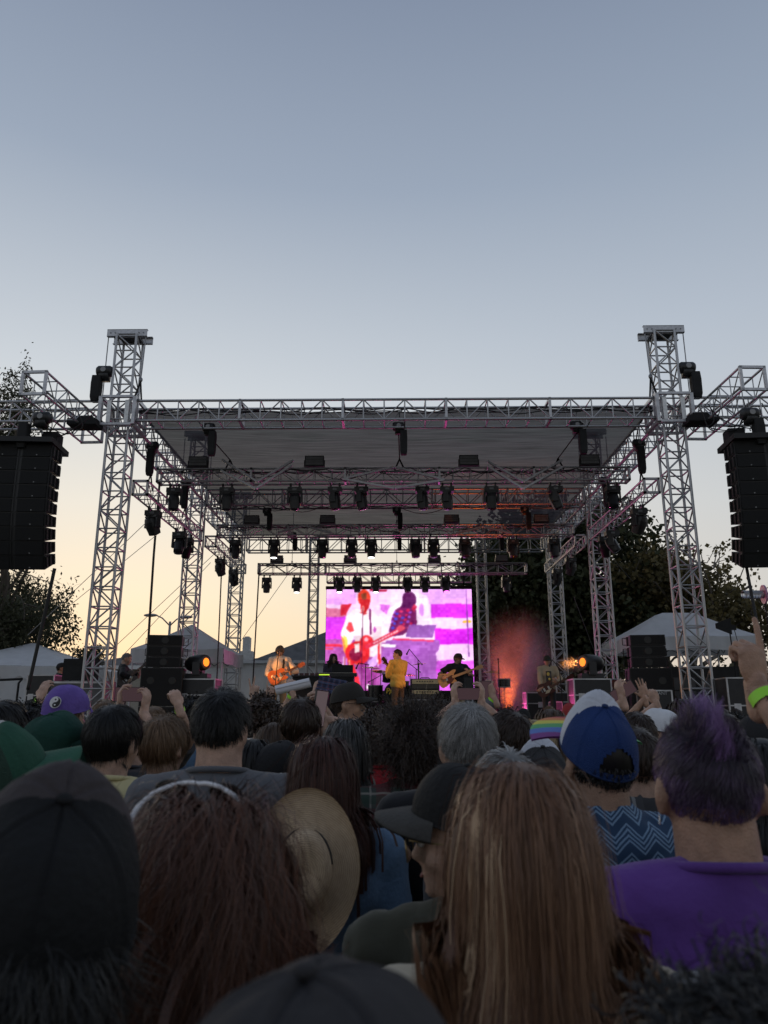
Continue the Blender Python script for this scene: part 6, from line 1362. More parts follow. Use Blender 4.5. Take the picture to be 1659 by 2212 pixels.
fillp(band(228, 318, 1180, 1450), (222, 55, 236)); fillp(band(390, 482, 1200, 1450), (222, 45, 238)); fillp(band(482, 582, 1200, 1450), (248, 200, 250)); fillp(band(582, 800, 1200, 1450), (212, 92, 224)); fillp(band(640, 655, 1200, 1450), (235, 60, 240))
fillp(band(452, 800, 505, 900), (178, 84, 170)); fillp(band(482, 500, 505, 612), (225, 50, 75)); fillp(band(512, 520, 505, 560), (235, 70, 80)); fillp(polym([(600, 230), (672, 228), (640, 300), (602, 306)]), (215, 45, 70)); fillp(band(137, 150, 790, 900), (190, 30, 70))
fillp(polym([(960, 230), (1060, 150), (1160, 180), (1180, 330), (1200, 470), (860, 470), (850, 300)]), (250, 226, 250))
fillp(polym([(890, 458), (1228, 458), (1224, 520), (1205, 540), (1205, 800), (850, 800), (870, 520)]), (168, 94, 188)); fillp(polym([(850, 230), (920, 240), (900, 300), (860, 270)]), (215, 110, 220))
# second musician
fillp(polym([(1000, 232), (950, 270), (925, 320), (908, 400), (925, 438), (1000, 430), (1085, 372), (1090, 280), (1060, 200)]), (118, 34, 96)); fillp(ellm(1040, 205, 46, 54), (92, 30, 88)); fillp(polym([(996, 200), (985, 250), (1010, 258), (1020, 200)]), (92, 30, 88)); fillp(polym([(1070, 230), (1092, 250), (1075, 285), (1055, 260)]), (190, 40, 80))
for q in range(26): a_, b_ = 925+(q*53) % 150, 270+(q*37) % 140; fillp(ellm(a_, b_, 9+q % 5, 7+q % 4) & polym([(1000, 232), (950, 270), (925, 320), (908, 400), (925, 438), (1000, 430), (1085, 372), (1090, 280)]), [(82, 74, 205), (200, 40, 90), (150, 80, 200)][q % 3])
fillp(polym([(1040, 364), (1214, 363), (1190, 446), (1018, 440)]), (150, 92, 176)); fillp(linem(940, 452, 1188, 463, 6), (228, 62, 112)); fillp(linem(870, 492, 945, 494, 9), (252, 246, 252)); fillp(ellm(1120, 270, 16, 40), (225, 150, 240))
# singer
fillp(polym([(690, 262), (640, 310), (608, 420), (615, 470), (660, 490), (690, 430), (840, 440), (858, 480), (880, 430), (862, 330), (810, 276)]), (253, 232, 240)); fillp(polym([(690, 400), (850, 400), (862, 560), (838, 640), (822, 560), (700, 560)]), (252, 224, 238))
fillp(polym([(608, 430), (640, 470), (668, 540), (716, 590), (704, 612), (655, 585), (622, 520)]), (248, 150, 70)); fillp(polym([(622, 430), (642, 440), (650, 520), (632, 500)]), (252, 215, 90))
fillp(polym([(655, 560), (690, 610), (720, 690), (730, 770), (690, 770), (672, 660)]), (238, 48, 62)); fillp(polym([(700, 610), (830, 570), (845, 640), (815, 770), (760, 770), (740, 690)]), (150, 60, 140)); fillp(polym([(770, 590), (835, 545), (832, 610), (790, 640)]), (222, 170, 245)); fillp(polym([(845, 470), (862, 600), (842, 610), (835, 500)]), (238, 50, 60))
fillp(ellm(712, 535, 78, 72), (236, 44, 54)); fillp(ellm(768, 470, 44, 40), (232, 48, 60)); fillp(ellm(700, 548, 40, 40), (150, 30, 70)); fillp(polym([(690, 482), (722, 478), (728, 535), (700, 540)]), (250, 225, 225)); fillp(ellm(768, 455, 12, 12), (245, 170, 190))
fillp(linem(770, 500, 1000, 384, 13), (226, 52, 80))
for q in range(9): fillp(linem(815+q*18, 478-q*9.2, 822+q*18, 474-q*9.2, 5), (250, 190, 210))
fillp(ellm(985, 385, 26, 20), (225, 80, 110)); fillp(ellm(752, 192, 41, 54), (236, 66, 46)); fillp(polym([(722, 200), (785, 200), (782, 250), (760, 290), (735, 280)]), (196, 36, 44)); fillp(polym([(735, 168), (770, 160), (768, 200), (740, 205)]), (140, 70, 50)); fillp(ellm(745, 262, 9, 22), (240, 130, 120)); fillp(polym([(722, 285), (780, 285), (752, 300)]), (200, 60, 70))
fillp(linem(790, 268, 795, 420, 6), (120, 40, 100)); fillp(linem(743, 250, 738, 760, 2.4), (96, 40, 80)); fillp(polym([(655, 345), (672, 345), (690, 400), (665, 410), (640, 385)]), (236, 70, 80)); fillp(polym([(820, 370), (836, 395), (825, 420), (812, 400)]), (200, 90, 190))
for q in range(5): fillp(linem(625+q*9, 560+q*6, 618+q*16, 760, 3.2), [(245, 220, 250), (235, 120, 70), (215, 130, 240), (240, 60, 70), (250, 200, 120)][q])
fillp(ellm(780, 745, 10, 18), (255, 250, 250)); fillp(ellm(1405, 343, 30, 9), (250, 190, 40)); fillp(linem(1405, 140, 1412, 560, 3.0), (120, 60, 150))
nzv = RNG.normal(size=(gy//4+2, gx//4+2)); nzv = np.kron(nzv, np.ones((4, 4)))[:gy, :gx]; nz2 = np.kron(RNG.normal(size=(gy//14+2, gx//14+2)), np.ones((14, 14)))[:gy, :gx]; IMG = np.clip((IMG+nzv[:, :, None]*7)*(1+0.035*nz2[:, :, None]+0.05*np.sin(U/90+Vv/60)[:, :, None])-((np.arange(gy) % 4 == 0)*5)[:, None, None], 0, 255)
for _ in range(2):
    Pd = np.pad(IMG, ((1, 1), (1, 1), (0, 0)), 'edge'); IMG = (Pd[:-2, 1:-1]+Pd[2:, 1:-1]+Pd[1:-1, :-2]+Pd[1:-1, 2:]+2*IMG)/6
LIN = lin(IMG)
vv = np.c_[(U.ravel()-510)/930*SW-SW/2, np.full(U.size, -0.062), SH-(Vv.ravel()-137)/631*SH]
ix = np.arange(gx*gy).reshape(gy, gx); ff = np.stack([ix[1:, :-1], ix[1:, 1:], ix[:-1, 1:], ix[:-1, :-1]], -1).reshape(-1, 4)
me = mesh_np('display', vv, ff, False); ca = me.color_attributes.new('picture', 'FLOAT_COLOR', 'POINT'); ca.data.foreach_set('color', np.c_[LIN.reshape(-1, 3), np.ones(gx*gy)].astype(np.float32).ravel())
m = bpy.data.materials.new('led picture'); n, l = nodes_of(m); n.clear(); o = n.new('ShaderNodeOutputMaterial'); e = n.new('ShaderNodeEmission'); at = n.new('ShaderNodeAttribute'); at.attribute_name = 'picture'; l.new(at.outputs['Color'], e.inputs[0]); e.inputs[1].default_value = 1.25; l.new(e.outputs[0], o.inputs[0])
link('display', me, m, vs)
MB().box((0, 0, SH/2), (SW+0.02, 0.12, SH+0.01)).build('cabinet', M_BLACKM, vs); MB().box((0, 0, SH+0.06), (SW+0.06, 0.16, 0.10)).build('header_beam', M_BLACKM, vs); MB().box((0, 0, -(zb-DECK)/2), (SW, 0.3, zb-DECK)).build('plinth', M_BLACKM, vs)
zt_ = D(850, 1241, SY)[2]
truss('screen_truss', 'short ladder truss right above the video screen', 'truss', (s0[0], SY, zt_-0.14), (s1[0], SY, zt_-0.14), 0.28, 0.28, 0.36, (0, 1, 0), 0.022, 0.010, False, 'lighting trusses')
for i in range(7):
    xx = s0[0]+0.25+i*(SW-0.5)/6
    tag(MB().box((xx, SY, (zt_-0.28+zb+SH)/2+0.05), (0.05, 0.03, zt_-0.28-zb-SH)).tube([(xx, SY-0.16, zt_-0.3), (xx, SY-0.16, zt_+0.02)], 0.03, 8).build('screen_clamp', M_BLACKM), f'black clamp bar carrying the video screen, {ORD[i]} from left', 'clamp', 'screen clamps')
tb = MB().box((D(857, 1215, 26)[0], 26.3, 6.9), (0.42, 0.42, 1.6)); 

# ================================================================= stage lights that are lit
def spot(parent, loc, target, power, col, size=40, blend=0.6, rad=0.08):
    ld = bpy.data.lights.new('lamp_light', 'SPOT'); ld.energy = power; ld.color = col; ld.spot_size = R(size); ld.spot_blend = blend; ld.shadow_soft_size = rad
    o = bpy.data.objects.new('lamp_light', ld); COL.objects.link(o); d = Vector(target)-Vector(loc); o.rotation_euler = d.to_track_quat('-Z', 'Y').to_euler(); o.location = loc
    o.parent = parent; o.matrix_parent_inverse = parent.matrix_basis.inverted(); return o
def flightcase(label, c, d, z0=DECK, rz=0.0, col=None, lid=0.3, group='flight cases', z=None):
    t = thing('flight_case', label, 'flight case', (c[0], c[1], z0), rz, group=group); w, dp, h = d
    pm = col or mat('black laminate', (0.016, 0.016, 0.018), 0.45, 0, 0.2, 10, 0.1, 90)
    MB().box((0, 0, h/2+0.06), (w-0.02, dp-0.02, h-0.12)).build('panel_body', pm, t)
    ed = MB(); x, y = w/2-0.012, dp/2-0.012
    for sx in (-1, 1):
        for sy in (-1, 1): ed.box((sx*x, sy*y, h/2+0.03), (0.028, 0.028, h-0.05))
        for zz in (0.06, h*(1-lid), h-0.0): ed.box((sx*x, 0, zz), (0.024, dp-0.05, 0.024)); 
    for sy in (-1, 1):
        for zz in (0.06, h*(1-lid), h): ed.box((0, sy*y, zz), (w-0.05, 0.024, 0.024))
    ed.build('edge_profile', M_ALU, t)
    for sx in (-0.3, 0.3):
        MB().box((sx*w, -dp/2+0.004, h*(1-lid)-0.03), (0.12, 0.012, 0.13)).build('latch', M_PLATE, t)
    for sx in (-1, 1): MB().lathe((sx*(w/2-0.1), -dp/2+0.09, 0.03), [(0.0, -0.015), (0.03, -0.015), (0.03, 0.015), (0, 0.015)], 10, 'x').build('castor', M_BLACKM, t)
    MB().lathe((0, -dp/2-0.0, h*0.40), [(0.0, -0.004), (0.055, -0.004), (0.06, 0.01)], 14, 'y').build('handle', M_STEEL, t)
    return t
for s, px_ in ((-1, 430), (1, 1274)):
    Yc = 16.1; p = D(px_, 1432, Yc); top_ = D(px_, 1466, Yc)[2]
    flightcase(f'black flight case with metal edges under the {side_n[s]} orange light', (p[0]-s*0.05, Yc), (0.78, 0.62, top_-DECK-0.02), DECK, 0.0)
    t = thing('moving_light', f'moving light glowing orange on a flight case, {side_n[s]} side', 'stage light', (p[0]-s*0.0, Yc, top_), R(0), group='moving head stage lights')
    moving_head_parts(t, 0, M_BLACK, 0.01, True) if False else None
    zc = p[2]-top_
    MB().box((0, 0, 0.05), (0.46, 0.36, 0.10)).box((0, 0, 0.12), (0.22, 0.22, 0.05)).build('base', M_BLACK, t)
    yk = MB(); a_ = np.linspace(math.pi, 2*math.pi, 15)
    for sy in (-1, 1): yk.box((0, sy*0.22, zc*0.62), (0.15, 0.05, zc*0.8))
    yk.box((0, 0, 0.155), (0.15, 0.46, 0.04)); yk.build('yoke', M_BLACK, t)
    hd = MB(); ring = []; k_ = 20; aa = np.arange(k_)*2*math.pi/k_; dr = np.array((-s*0.86, -0.5, 0.05)); dr /= np.linalg.norm(dr); u_ = np.cross(dr, (0, 0, 1)); u_ /= np.linalg.norm(u_); w_ = np.cross(u_, dr)
    for q, r in ((-0.30, 0.06), (-0.28, 0.14), (-0.18, 0.175), (0.0, 0.18), (0.14, 0.165), (0.20, 0.15), (0.205, 0.13)): ring.append(np.array((0, 0, zc))+dr*q+r*(np.cos(aa)[:, None]*u_+np.sin(aa)[:, None]*w_))
    hd.loft(ring); hd.build('head', M_BLACK, t, True)
    ln = MB().loft([np.array((0, 0, zc))+dr*q+r*(np.cos(aa)[:, None]*u_+np.sin(aa)[:, None]*w_) for q, r in ((0.206, 0.088), (0.215, 0.07), (0.222, 0.01))]); ln.build('lens', M_ORANGE, t, True)
    src = np.array((p[0], Yc, p[2]))+dr*0.26
    spot(t, tuple(src), (0.0 if s > 0 else 0.3, 16.6, 2.35), 430, (1.0, 0.38, 0.10), 46, 0.7, 0.1)
# magenta wash from the floor in front of the screen
for i, px_ in enumerate((735, 868, 985)):
    p = D(px_, 1480, 24.2)
    t = thing('wash_light', f'low magenta floor wash light at the foot of the screen, {["left", "middle", "right"][i]}', 'stage light', (p[0], 24.2, DECK), group='floor wash lights')
    MB().box((0, 0, 0.05), (0.3, 0.24, 0.08)).box((-0.14, 0, 0.16), (0.03, 0.12, 0.2)).box((0.14, 0, 0.16), (0.03, 0.12, 0.2)).build('base', M_BLACK, t)
    MB().lathe((0, 0, 0.22), [(0.0, 0.10), (0.09, 0.09), (0.11, 0.0), (0.105, -0.08), (0.095, -0.085)], 16, 'y').build('head', M_BLACK, t, True)
    MB().lathe((0, 0, 0.22), [(0.094, -0.084), (0.05, -0.092), (0.004, -0.094)], 16, 'y').build('lens', M_PINKL, t, True)
    spot(t, (p[0], 24.1, DECK+0.24), (p[0]*1.6, 16.5, 6.6), 260, (1.0, 0.10, 0.42), 150, 0.6, 0.1)
# orange floor light under the smoke
p = D(1095, 1500, 20.5)
t = thing('floor_light', 'orange floor light shining up into the smoke', 'stage light', (p[0], 20.5, DECK))
MB().box((0, 0, 0.04), (0.3, 0.3, 0.07)).lathe((0, 0, 0.1), [(0.13, -0.05), (0.14, 0.08), (0.12, 0.09)], 16).build('housing', M_BLACK, t)
MB().lathe((0, 0, 0.1), [(0.118, 0.088), (0.06, 0.094), (0.004, 0.096)], 16).build('lens', M_ORANGE, t, True)
spot(t, (p[0], 20.5, DECK+0.22), (p[0]+0.15, 20.6, 6), 1100, (1.0, 0.17, 0.02), 46, 0.8, 0.12)
pz = D(962, 1250, LT3Y)
o_ = [q for q in bpy.data.objects if q.get('label', '').startswith('black moving light hanging eighth from left under the truss above')][0]
spot(o_, (pz[0], LT3Y-0.05, LT3B-0.65), (0.4, 20.0, 1.4), 160, (0.75, 0.08, 0.9), 34, 0.7, 0.1)

# smoke drifting up right of the screen
sm_ = MB()
def puff(c, r): sm_.ell(c, r, None, 24, 16)
q = D(1098, 1400, 20.8); puff((q[0]+0.3, 20.8, q[2]-0.55), (1.45, 1.4, 2.0))
so = sm_.build('smoke', None, None, True); tag(so, 'orange lit smoke rising right of the video screen', 'smoke', kind='stuff')
sm2 = MB().ell((D(1240, 1436, 16.0)[0], 15.95, D(1240, 1436, 16.0)[2]), (0.42, 0.3, 0.26), None, 24, 16); so2 = sm2.build('smoke', None, None, True); tag(so2, 'thin smoke in the beam of the right orange light', 'smoke', kind='stuff')
def mat_smoke(name, dens, sc, stretch):
    m = bpy.data.materials.new(name); n, l = nodes_of(m); n.clear(); o = n.new('ShaderNodeOutputMaterial'); v = n.new('ShaderNodeVolumePrincipled'); v.inputs['Color'].default_value = (0.9, 0.85, 0.82, 1); v.inputs['Anisotropy'].default_value = 0.25
    tc = n.new('ShaderNodeTexCoord'); mp = n.new('ShaderNodeMapping'); mp.inputs['Scale'].default_value = stretch; l.new(tc.outputs['Object'], mp.inputs[0]); nz = n.new('ShaderNodeTexNoise'); nz.inputs['Scale'].default_value = sc; nz.inputs['Detail'].default_value = 2; l.new(mp.outputs[0], nz.inputs[0])
    gc = n.new('ShaderNodeVectorMath'); gc.operation = 'MULTIPLY_ADD'; gc.inputs[1].default_value = (2, 2, 2); gc.inputs[2].default_value = (-1, -1, -1); l.new(tc.outputs['Generated'], gc.inputs[0])
    ln_ = n.new('ShaderNodeVectorMath'); ln_.operation = 'LENGTH'; l.new(gc.outputs[0], ln_.inputs[0]); fo = n.new('ShaderNodeMapRange'); fo.interpolation_type = 'SMOOTHERSTEP'; fo.inputs[1].default_value = 1.0; fo.inputs[2].default_value = 0.0; l.new(ln_.outputs['Value'], fo.inputs[0])
    rr_ = n.new('ShaderNodeMapRange'); rr_.inputs[1].default_value = 0.35; rr_.inputs[2].default_value = 0.7; rr_.inputs[3].default_value = 0.15; rr_.inputs[4].default_value = 1.0; l.new(nz.outputs[0], rr_.inputs[0])
    mu = n.new('ShaderNodeMath'); mu.operation = 'MULTIPLY'; l.new(fo.outputs[0], mu.inputs[0]); l.new(rr_.outputs[0], mu.inputs[1]); m2 = n.new('ShaderNodeMath'); m2.operation = 'MULTIPLY'; l.new(mu.outputs[0], m2.inputs[0]); m2.inputs[1].default_value = dens
    l.new(m2.outputs[0], v.inputs['Density']); l.new(v.outputs[0], o.inputs['Volume']); m.cycles.volume_step_rate = 2.0 if hasattr(m.cycles, 'volume_step_rate') else 1; return m
so.data.materials.append(mat_smoke('smoke plume', 0.6, 1.1, (1, 1, 0.55))); so2.data.materials.append(mat_smoke('thin smoke', 0.7, 2.2, (1, 1, 1)))

# ================================================================= speaker stacks on the ground left and right
def box_speaker(label, c, w, h, d, z0, rz=0, sub=False, tilt=0):
    t = thing('speaker', label, 'speaker', (c[0], c[1], z0), rz, group='stacked speakers')
    e = 0.09 if not sub else 0.0; v = np.array([(x*w/2, y, z) for x in (-1, 1) for y, z in ((-d/2, 0.0), (d/2, e*h*1.4), (d/2, h-e*h*1.4), (-d/2, h))])
    MB().add(v, [(0, 3, 2, 1), (4, 5, 6, 7), (0, 4, 7, 3), (1, 2, 6, 5), (0, 1, 5, 4), (3, 7, 6, 2)]).build('cabinet', M_CAB, t)
    MB().box((0, -d/2-0.008, h/2), (w-0.05, 0.014, h-0.05)).build('grille', M_GRILLE, t)
    xs2 = (0,) if not sub else (-w*0.26, w*0.26)
    for x in xs2: MB().lathe((x, -d/2-0.016, h*(0.5 if not sub else 0.66)), [(0.0, -0.002), (0.07, -0.002), (0.075, 0.002)], 20, 'y').build('emblem', mat('darker emblem', (0.004, 0.004, 0.004), 0.4), t)
    for sx in (-1, 1):
        MB().box((sx*(w/2+0.012), d*0.1, h*0.5), (0.02, 0.05, h*0.9)).build('rigging_bar', M_STEEL if sx > 0 else M_CAB, t)
    if not sub:
        for sx in (-1, 1): MB().tube([(sx*(w/2+0.01), d*0.3, h*0.85), (sx*(w/2+0.09), d*0.3, h*0.85), (sx*(w/2+0.09), d*0.3, h*0.2), (sx*(w/2+0.01), d*0.3, h*0.2)], 0.010, 6).build('handle_bar', M_CAB, t)
    return t
WZ = 0.95
for s, xl, xr, ysub, ytop in ((-1, 308, 381, 1442, 1371), (1, 1380, 1442, 1443, 1372)):
    Yc = 15.9; a = D(xl, ysub, Yc-0.35); b = D(xr, ysub, Yc-0.35); cx_ = (a[0]+b[0])/2; w = 0.82; sd = side_n[s]
    zt = D(350, ytop, Yc-0.3)[2]; zs = D(350, ysub, Yc-0.3)[2]; rz = R(16)*-s*0.6
    hsub = (zs-WZ)/2
    for q in range(2): box_speaker(f'large black subwoofer, {["lower", "upper"][q]} of two in the {sd} stack', (cx_, Yc), w, hsub-0.006, 0.75, WZ+q*hsub, rz, True)
    MB_ = None
    hb = (zt-zs)/3
    for q in range(3): box_speaker(f'slim black line speaker, {["bottom", "middle", "top"][q]} of three on the {sd} subwoofers', (cx_+0.0, Yc), w*0.84, hb-0.008, 0.55, zs+0.004+q*hb, rz+R(1.0*q), False)
# side decks that carry the gear
for s in (-1, 1):
    t = thing('side_deck', f'low black side deck {side_n[s]} of the stage', 'side deck', (s*7.75, 18.6, 0), group='side decks')
    for i in range(2):
        for j in range(3): MB().box((-0.8+1.6*i, -2.2+2.2*j, WZ-0.06), (1.59, 2.19, 0.12)).build('deck_panel', mat('stage ply', (0.03, 0.03, 0.03), 0.6), t)
    for x in (-1.5, 0, 1.5):
        for y in (-3.1, 0, 3.1): MB().tube([(x, y, 0), (x, y, WZ-0.125)], 0.024, 8).build('leg', M_ALU, t)
# left gear: monitor desk back, cases
p = D(180, 1447, 16.4); mz = D(180, 1425, 16.4)[2]; md_ = thing('mixing_desk', 'black monitor desk with raised back panel at the left', 'mixing desk', (p[0]+0.05, 16.4, WZ))
hh = D(180, 1472, 16.4)[2]-WZ
MB().box((0, 0, hh/2), (1.15, 0.6, hh)).build('case_body', mat('grey road case', (0.10, 0.10, 0.105), 0.5, 0, 0.2, 8), md_); MB().box((-0.04, -0.15, hh+(mz-WZ-hh)/2+0.01), (0.76, 0.05, mz-WZ-hh)).build('back_panel', M_BLACKM, md_)
MB().box((0, -0.305, hh-0.03), (1.17, 0.03, 0.04)).box((0, -0.305, 0.05), (1.17, 0.03, 0.04)).build('edge_profile', M_ALU, md_)
MB().tube([(-0.40, 0.2, hh), (-0.40, 0.2, mz-WZ+0.12), (0.5, 0.2, mz-WZ+0.12), (0.5, 0.2, hh)], 0.016, 6).build('frame_tube', M_BLACKM, md_)
p = D(90, 1475, 16.6); flightcase('open black rack case left of the monitor desk', (p[0], 16.8), (0.60, 0.55, D(90, 1459, 16.6)[2]-WZ), WZ)
p = D(50, 1480, 15.6); ct_ = thing('utility_cart', 'black-framed utility cart cut off at the left edge', 'cart', (p[0]-0.6, 15.4, 0)); fz = D(30, 1468, 15.4)[2]
for x in (-0.5, 0.25, 0.75): MB().tube([(x, -0.3, 0.4), (x, -0.3, fz-0.08), (x+0.06, -0.3, fz)], 0.022, 8).build('post', M_BLACKM, ct_, True)
MB().tube([(-0.5, -0.3, fz), (0.31, -0.3, fz-0.02), (0.81, -0.3, fz)], 0.024, 8).build('roof_rail', M_BLACKM, ct_, True); MB().box((0.1, 0.3, 0.75), (1.6, 1.2, 0.7)).build('body', M_BLACKM, ct_)
for x in (-0.4, 0.6): MB().lathe((x, -0.31, 0.28), [(0, -0.08), (0.24, -0.08), (0.28, -0.05), (0.28, 0.05), (0.24, 0.08), (0, 0.08)], 20, 'y').build('wheel', M_CABLE, ct_, True)
# right gear
p = D(1595, 1500, 14.6); flightcase('big black road case with metal latches at the right edge', (p[0], 14.4), (0.78, 0.75, D(1595, 1465, 14.2)[2]-0.0), 0.0, R(-6), None, 0.22)
p = D(1515, 1470, 16.8); rk = thing('equipment_rack', 'dark equipment rack with cables behind the front right tower', 'rack', (p[0], 16.9, WZ)); rh = D(1515, 1440, 16.6)[2]-WZ
MB().box((0, 0, rh/2), (1.5, 0.6, rh)).build('rack_body', M_BLACKM, rk)
for q in range(5): MB().box((-0.45, -0.31, 0.12+q*(rh-0.2)/5), (0.46, 0.03, (rh-0.2)/5-0.02)).build('rack_unit', mat('dark grey rack unit', (0.04, 0.04, 0.045), 0.45), rk)
for q in range(4): MB().box((0.25+0.0*q, -0.31, 0.14+q*(rh-0.2)/4), (0.6, 0.03, (rh-0.2)/4-0.03)).build('rack_unit', mat('dark grey rack unit', (0.04, 0.04, 0.045), 0.45), rk)
cbn = MB(); r3 = random.Random(8)
for q in range(16):
    x0 = D(1455, 1440, 16.2)[0]+r3.uniform(-.15, .25); x1 = x0+r3.uniform(-.3, .5); z0 = WZ+r3.uniform(0.7, 1.25); z1 = WZ+0.02; t_ = np.linspace(0, 1, 14); am = r3.uniform(-.15, .15)
    cbn.tube([(x0+(x1-x0)*w+am*math.sin(w*5), 16.15+0.02*q*0.2, z0+(z1-z0)*w) for w in t_], 0.010, 5)
tag(cbn.build('cable_bundle', mat('mixed cable', (0.06, 0.05, 0.03), 0.6, 0, 0.9, 3), None, True), 'tangle of hanging cables behind the right speaker stack', 'cable', 'loose cables')
p = D(1402, 1500, 15.2); fc_ = flightcase('small black case marked RADIANT in front of the right speaker stack', (p[0], 14.9), (0.56, 0.4, D(1402, 1492, 14.8)[2]-0.0), 0.0); tm = text_mesh('RADIANT', 0.085, 0.001); fh = D(1402, 1498, 14.8)[2]; link('lettering', tm, mat('pale lettering', (0.42, 0.42, 0.42), 0.6), fc_, loc=(0, -0.203, fh))
p = D(1195, 1480, 17.6); flightcase('flight case lit purple beside the right guitarist', (p[0]+0.35, 17.9), (0.6, 0.6, 0.62), DECK, R(20), mat('laminate with painted purple light', (0.10, 0.06, 0.11), 0.45))  # purple stage light is put into the laminate colour
p = D(1225, 1480, 18.2); flightcase('long black case behind the right guitarist', (p[0], 19.2), (1.7, 0.6, 0.85), DECK)

# ================================================================= antennas at the right
pa = D(1568, 1355, 16); an = thing('paddle_antenna', 'black fin-shaped antenna on a thin stand at the right', 'antenna', (pa[0]+0.05, 16.0, WZ)); zz = pa[2]-WZ
MB().prism([(-0.26, zz-0.02), (-0.26, zz+0.08), (0.06, zz+0.2), (0.06, zz+0.06), (0.16, zz+0.04), (0.16, zz-0.06), (0.06, zz-0.06), (0.06, zz-0.15)], -0.015, 0.015).build('fin', M_BLACKM, an)
MB().tube([(0.02, 0, zz-0.1), (0.08, 0, 0.0)], 0.014, 8).build('stand', M_BLACKM, an); MB().tube([(0.12, 0, zz-0.04), (0.16, 0, zz-0.3), (0.1, 0, zz-0.6)], 0.008, 6).build('cable', M_CABLE, an)
pa = D(1650, 1284, 16.5); an = thing('helical_antenna', 'round helical antenna with pink-lit disc on a black stand at the right edge', 'antenna', (pa[0], 16.5, WZ)); zz = pa[2]-WZ
MB().loft([np.c_[np.full(24, x), 0.16*np.cos(np.arange(24)*0.2618)*0.9, zz+0.21*np.sin(np.arange(24)*0.2618)] for x in (-0.02, 0.02)]).build('disc', mat('disc with painted pink light', (0.55, 0.25, 0.45), 0.4), an); a_ = np.linspace(0, 40, 160)  # the disc's base colour carries the pink light falling on it
MB().tube(np.c_[-0.04-a_/40*0.42, 0.075*np.cos(a_), zz+0.075*np.sin(a_)], 0.006, 5).build('helix', mat('copper grey', (0.4, 0.36, 0.36), 0.4, 0.6), an); mgl = MB().lathe((0, 0, zz), [(0.088, -0.46), (0.09, -0.03)], 24, 'x').build('clear_tube', mat('clear plastic', (0.55, 0.58, 0.66), 0.15), an, True)
MB().tube([(0, 0, zz-0.2), (0.03, 0, 0)], 0.018, 8).build('stand', M_BLACKM, an)

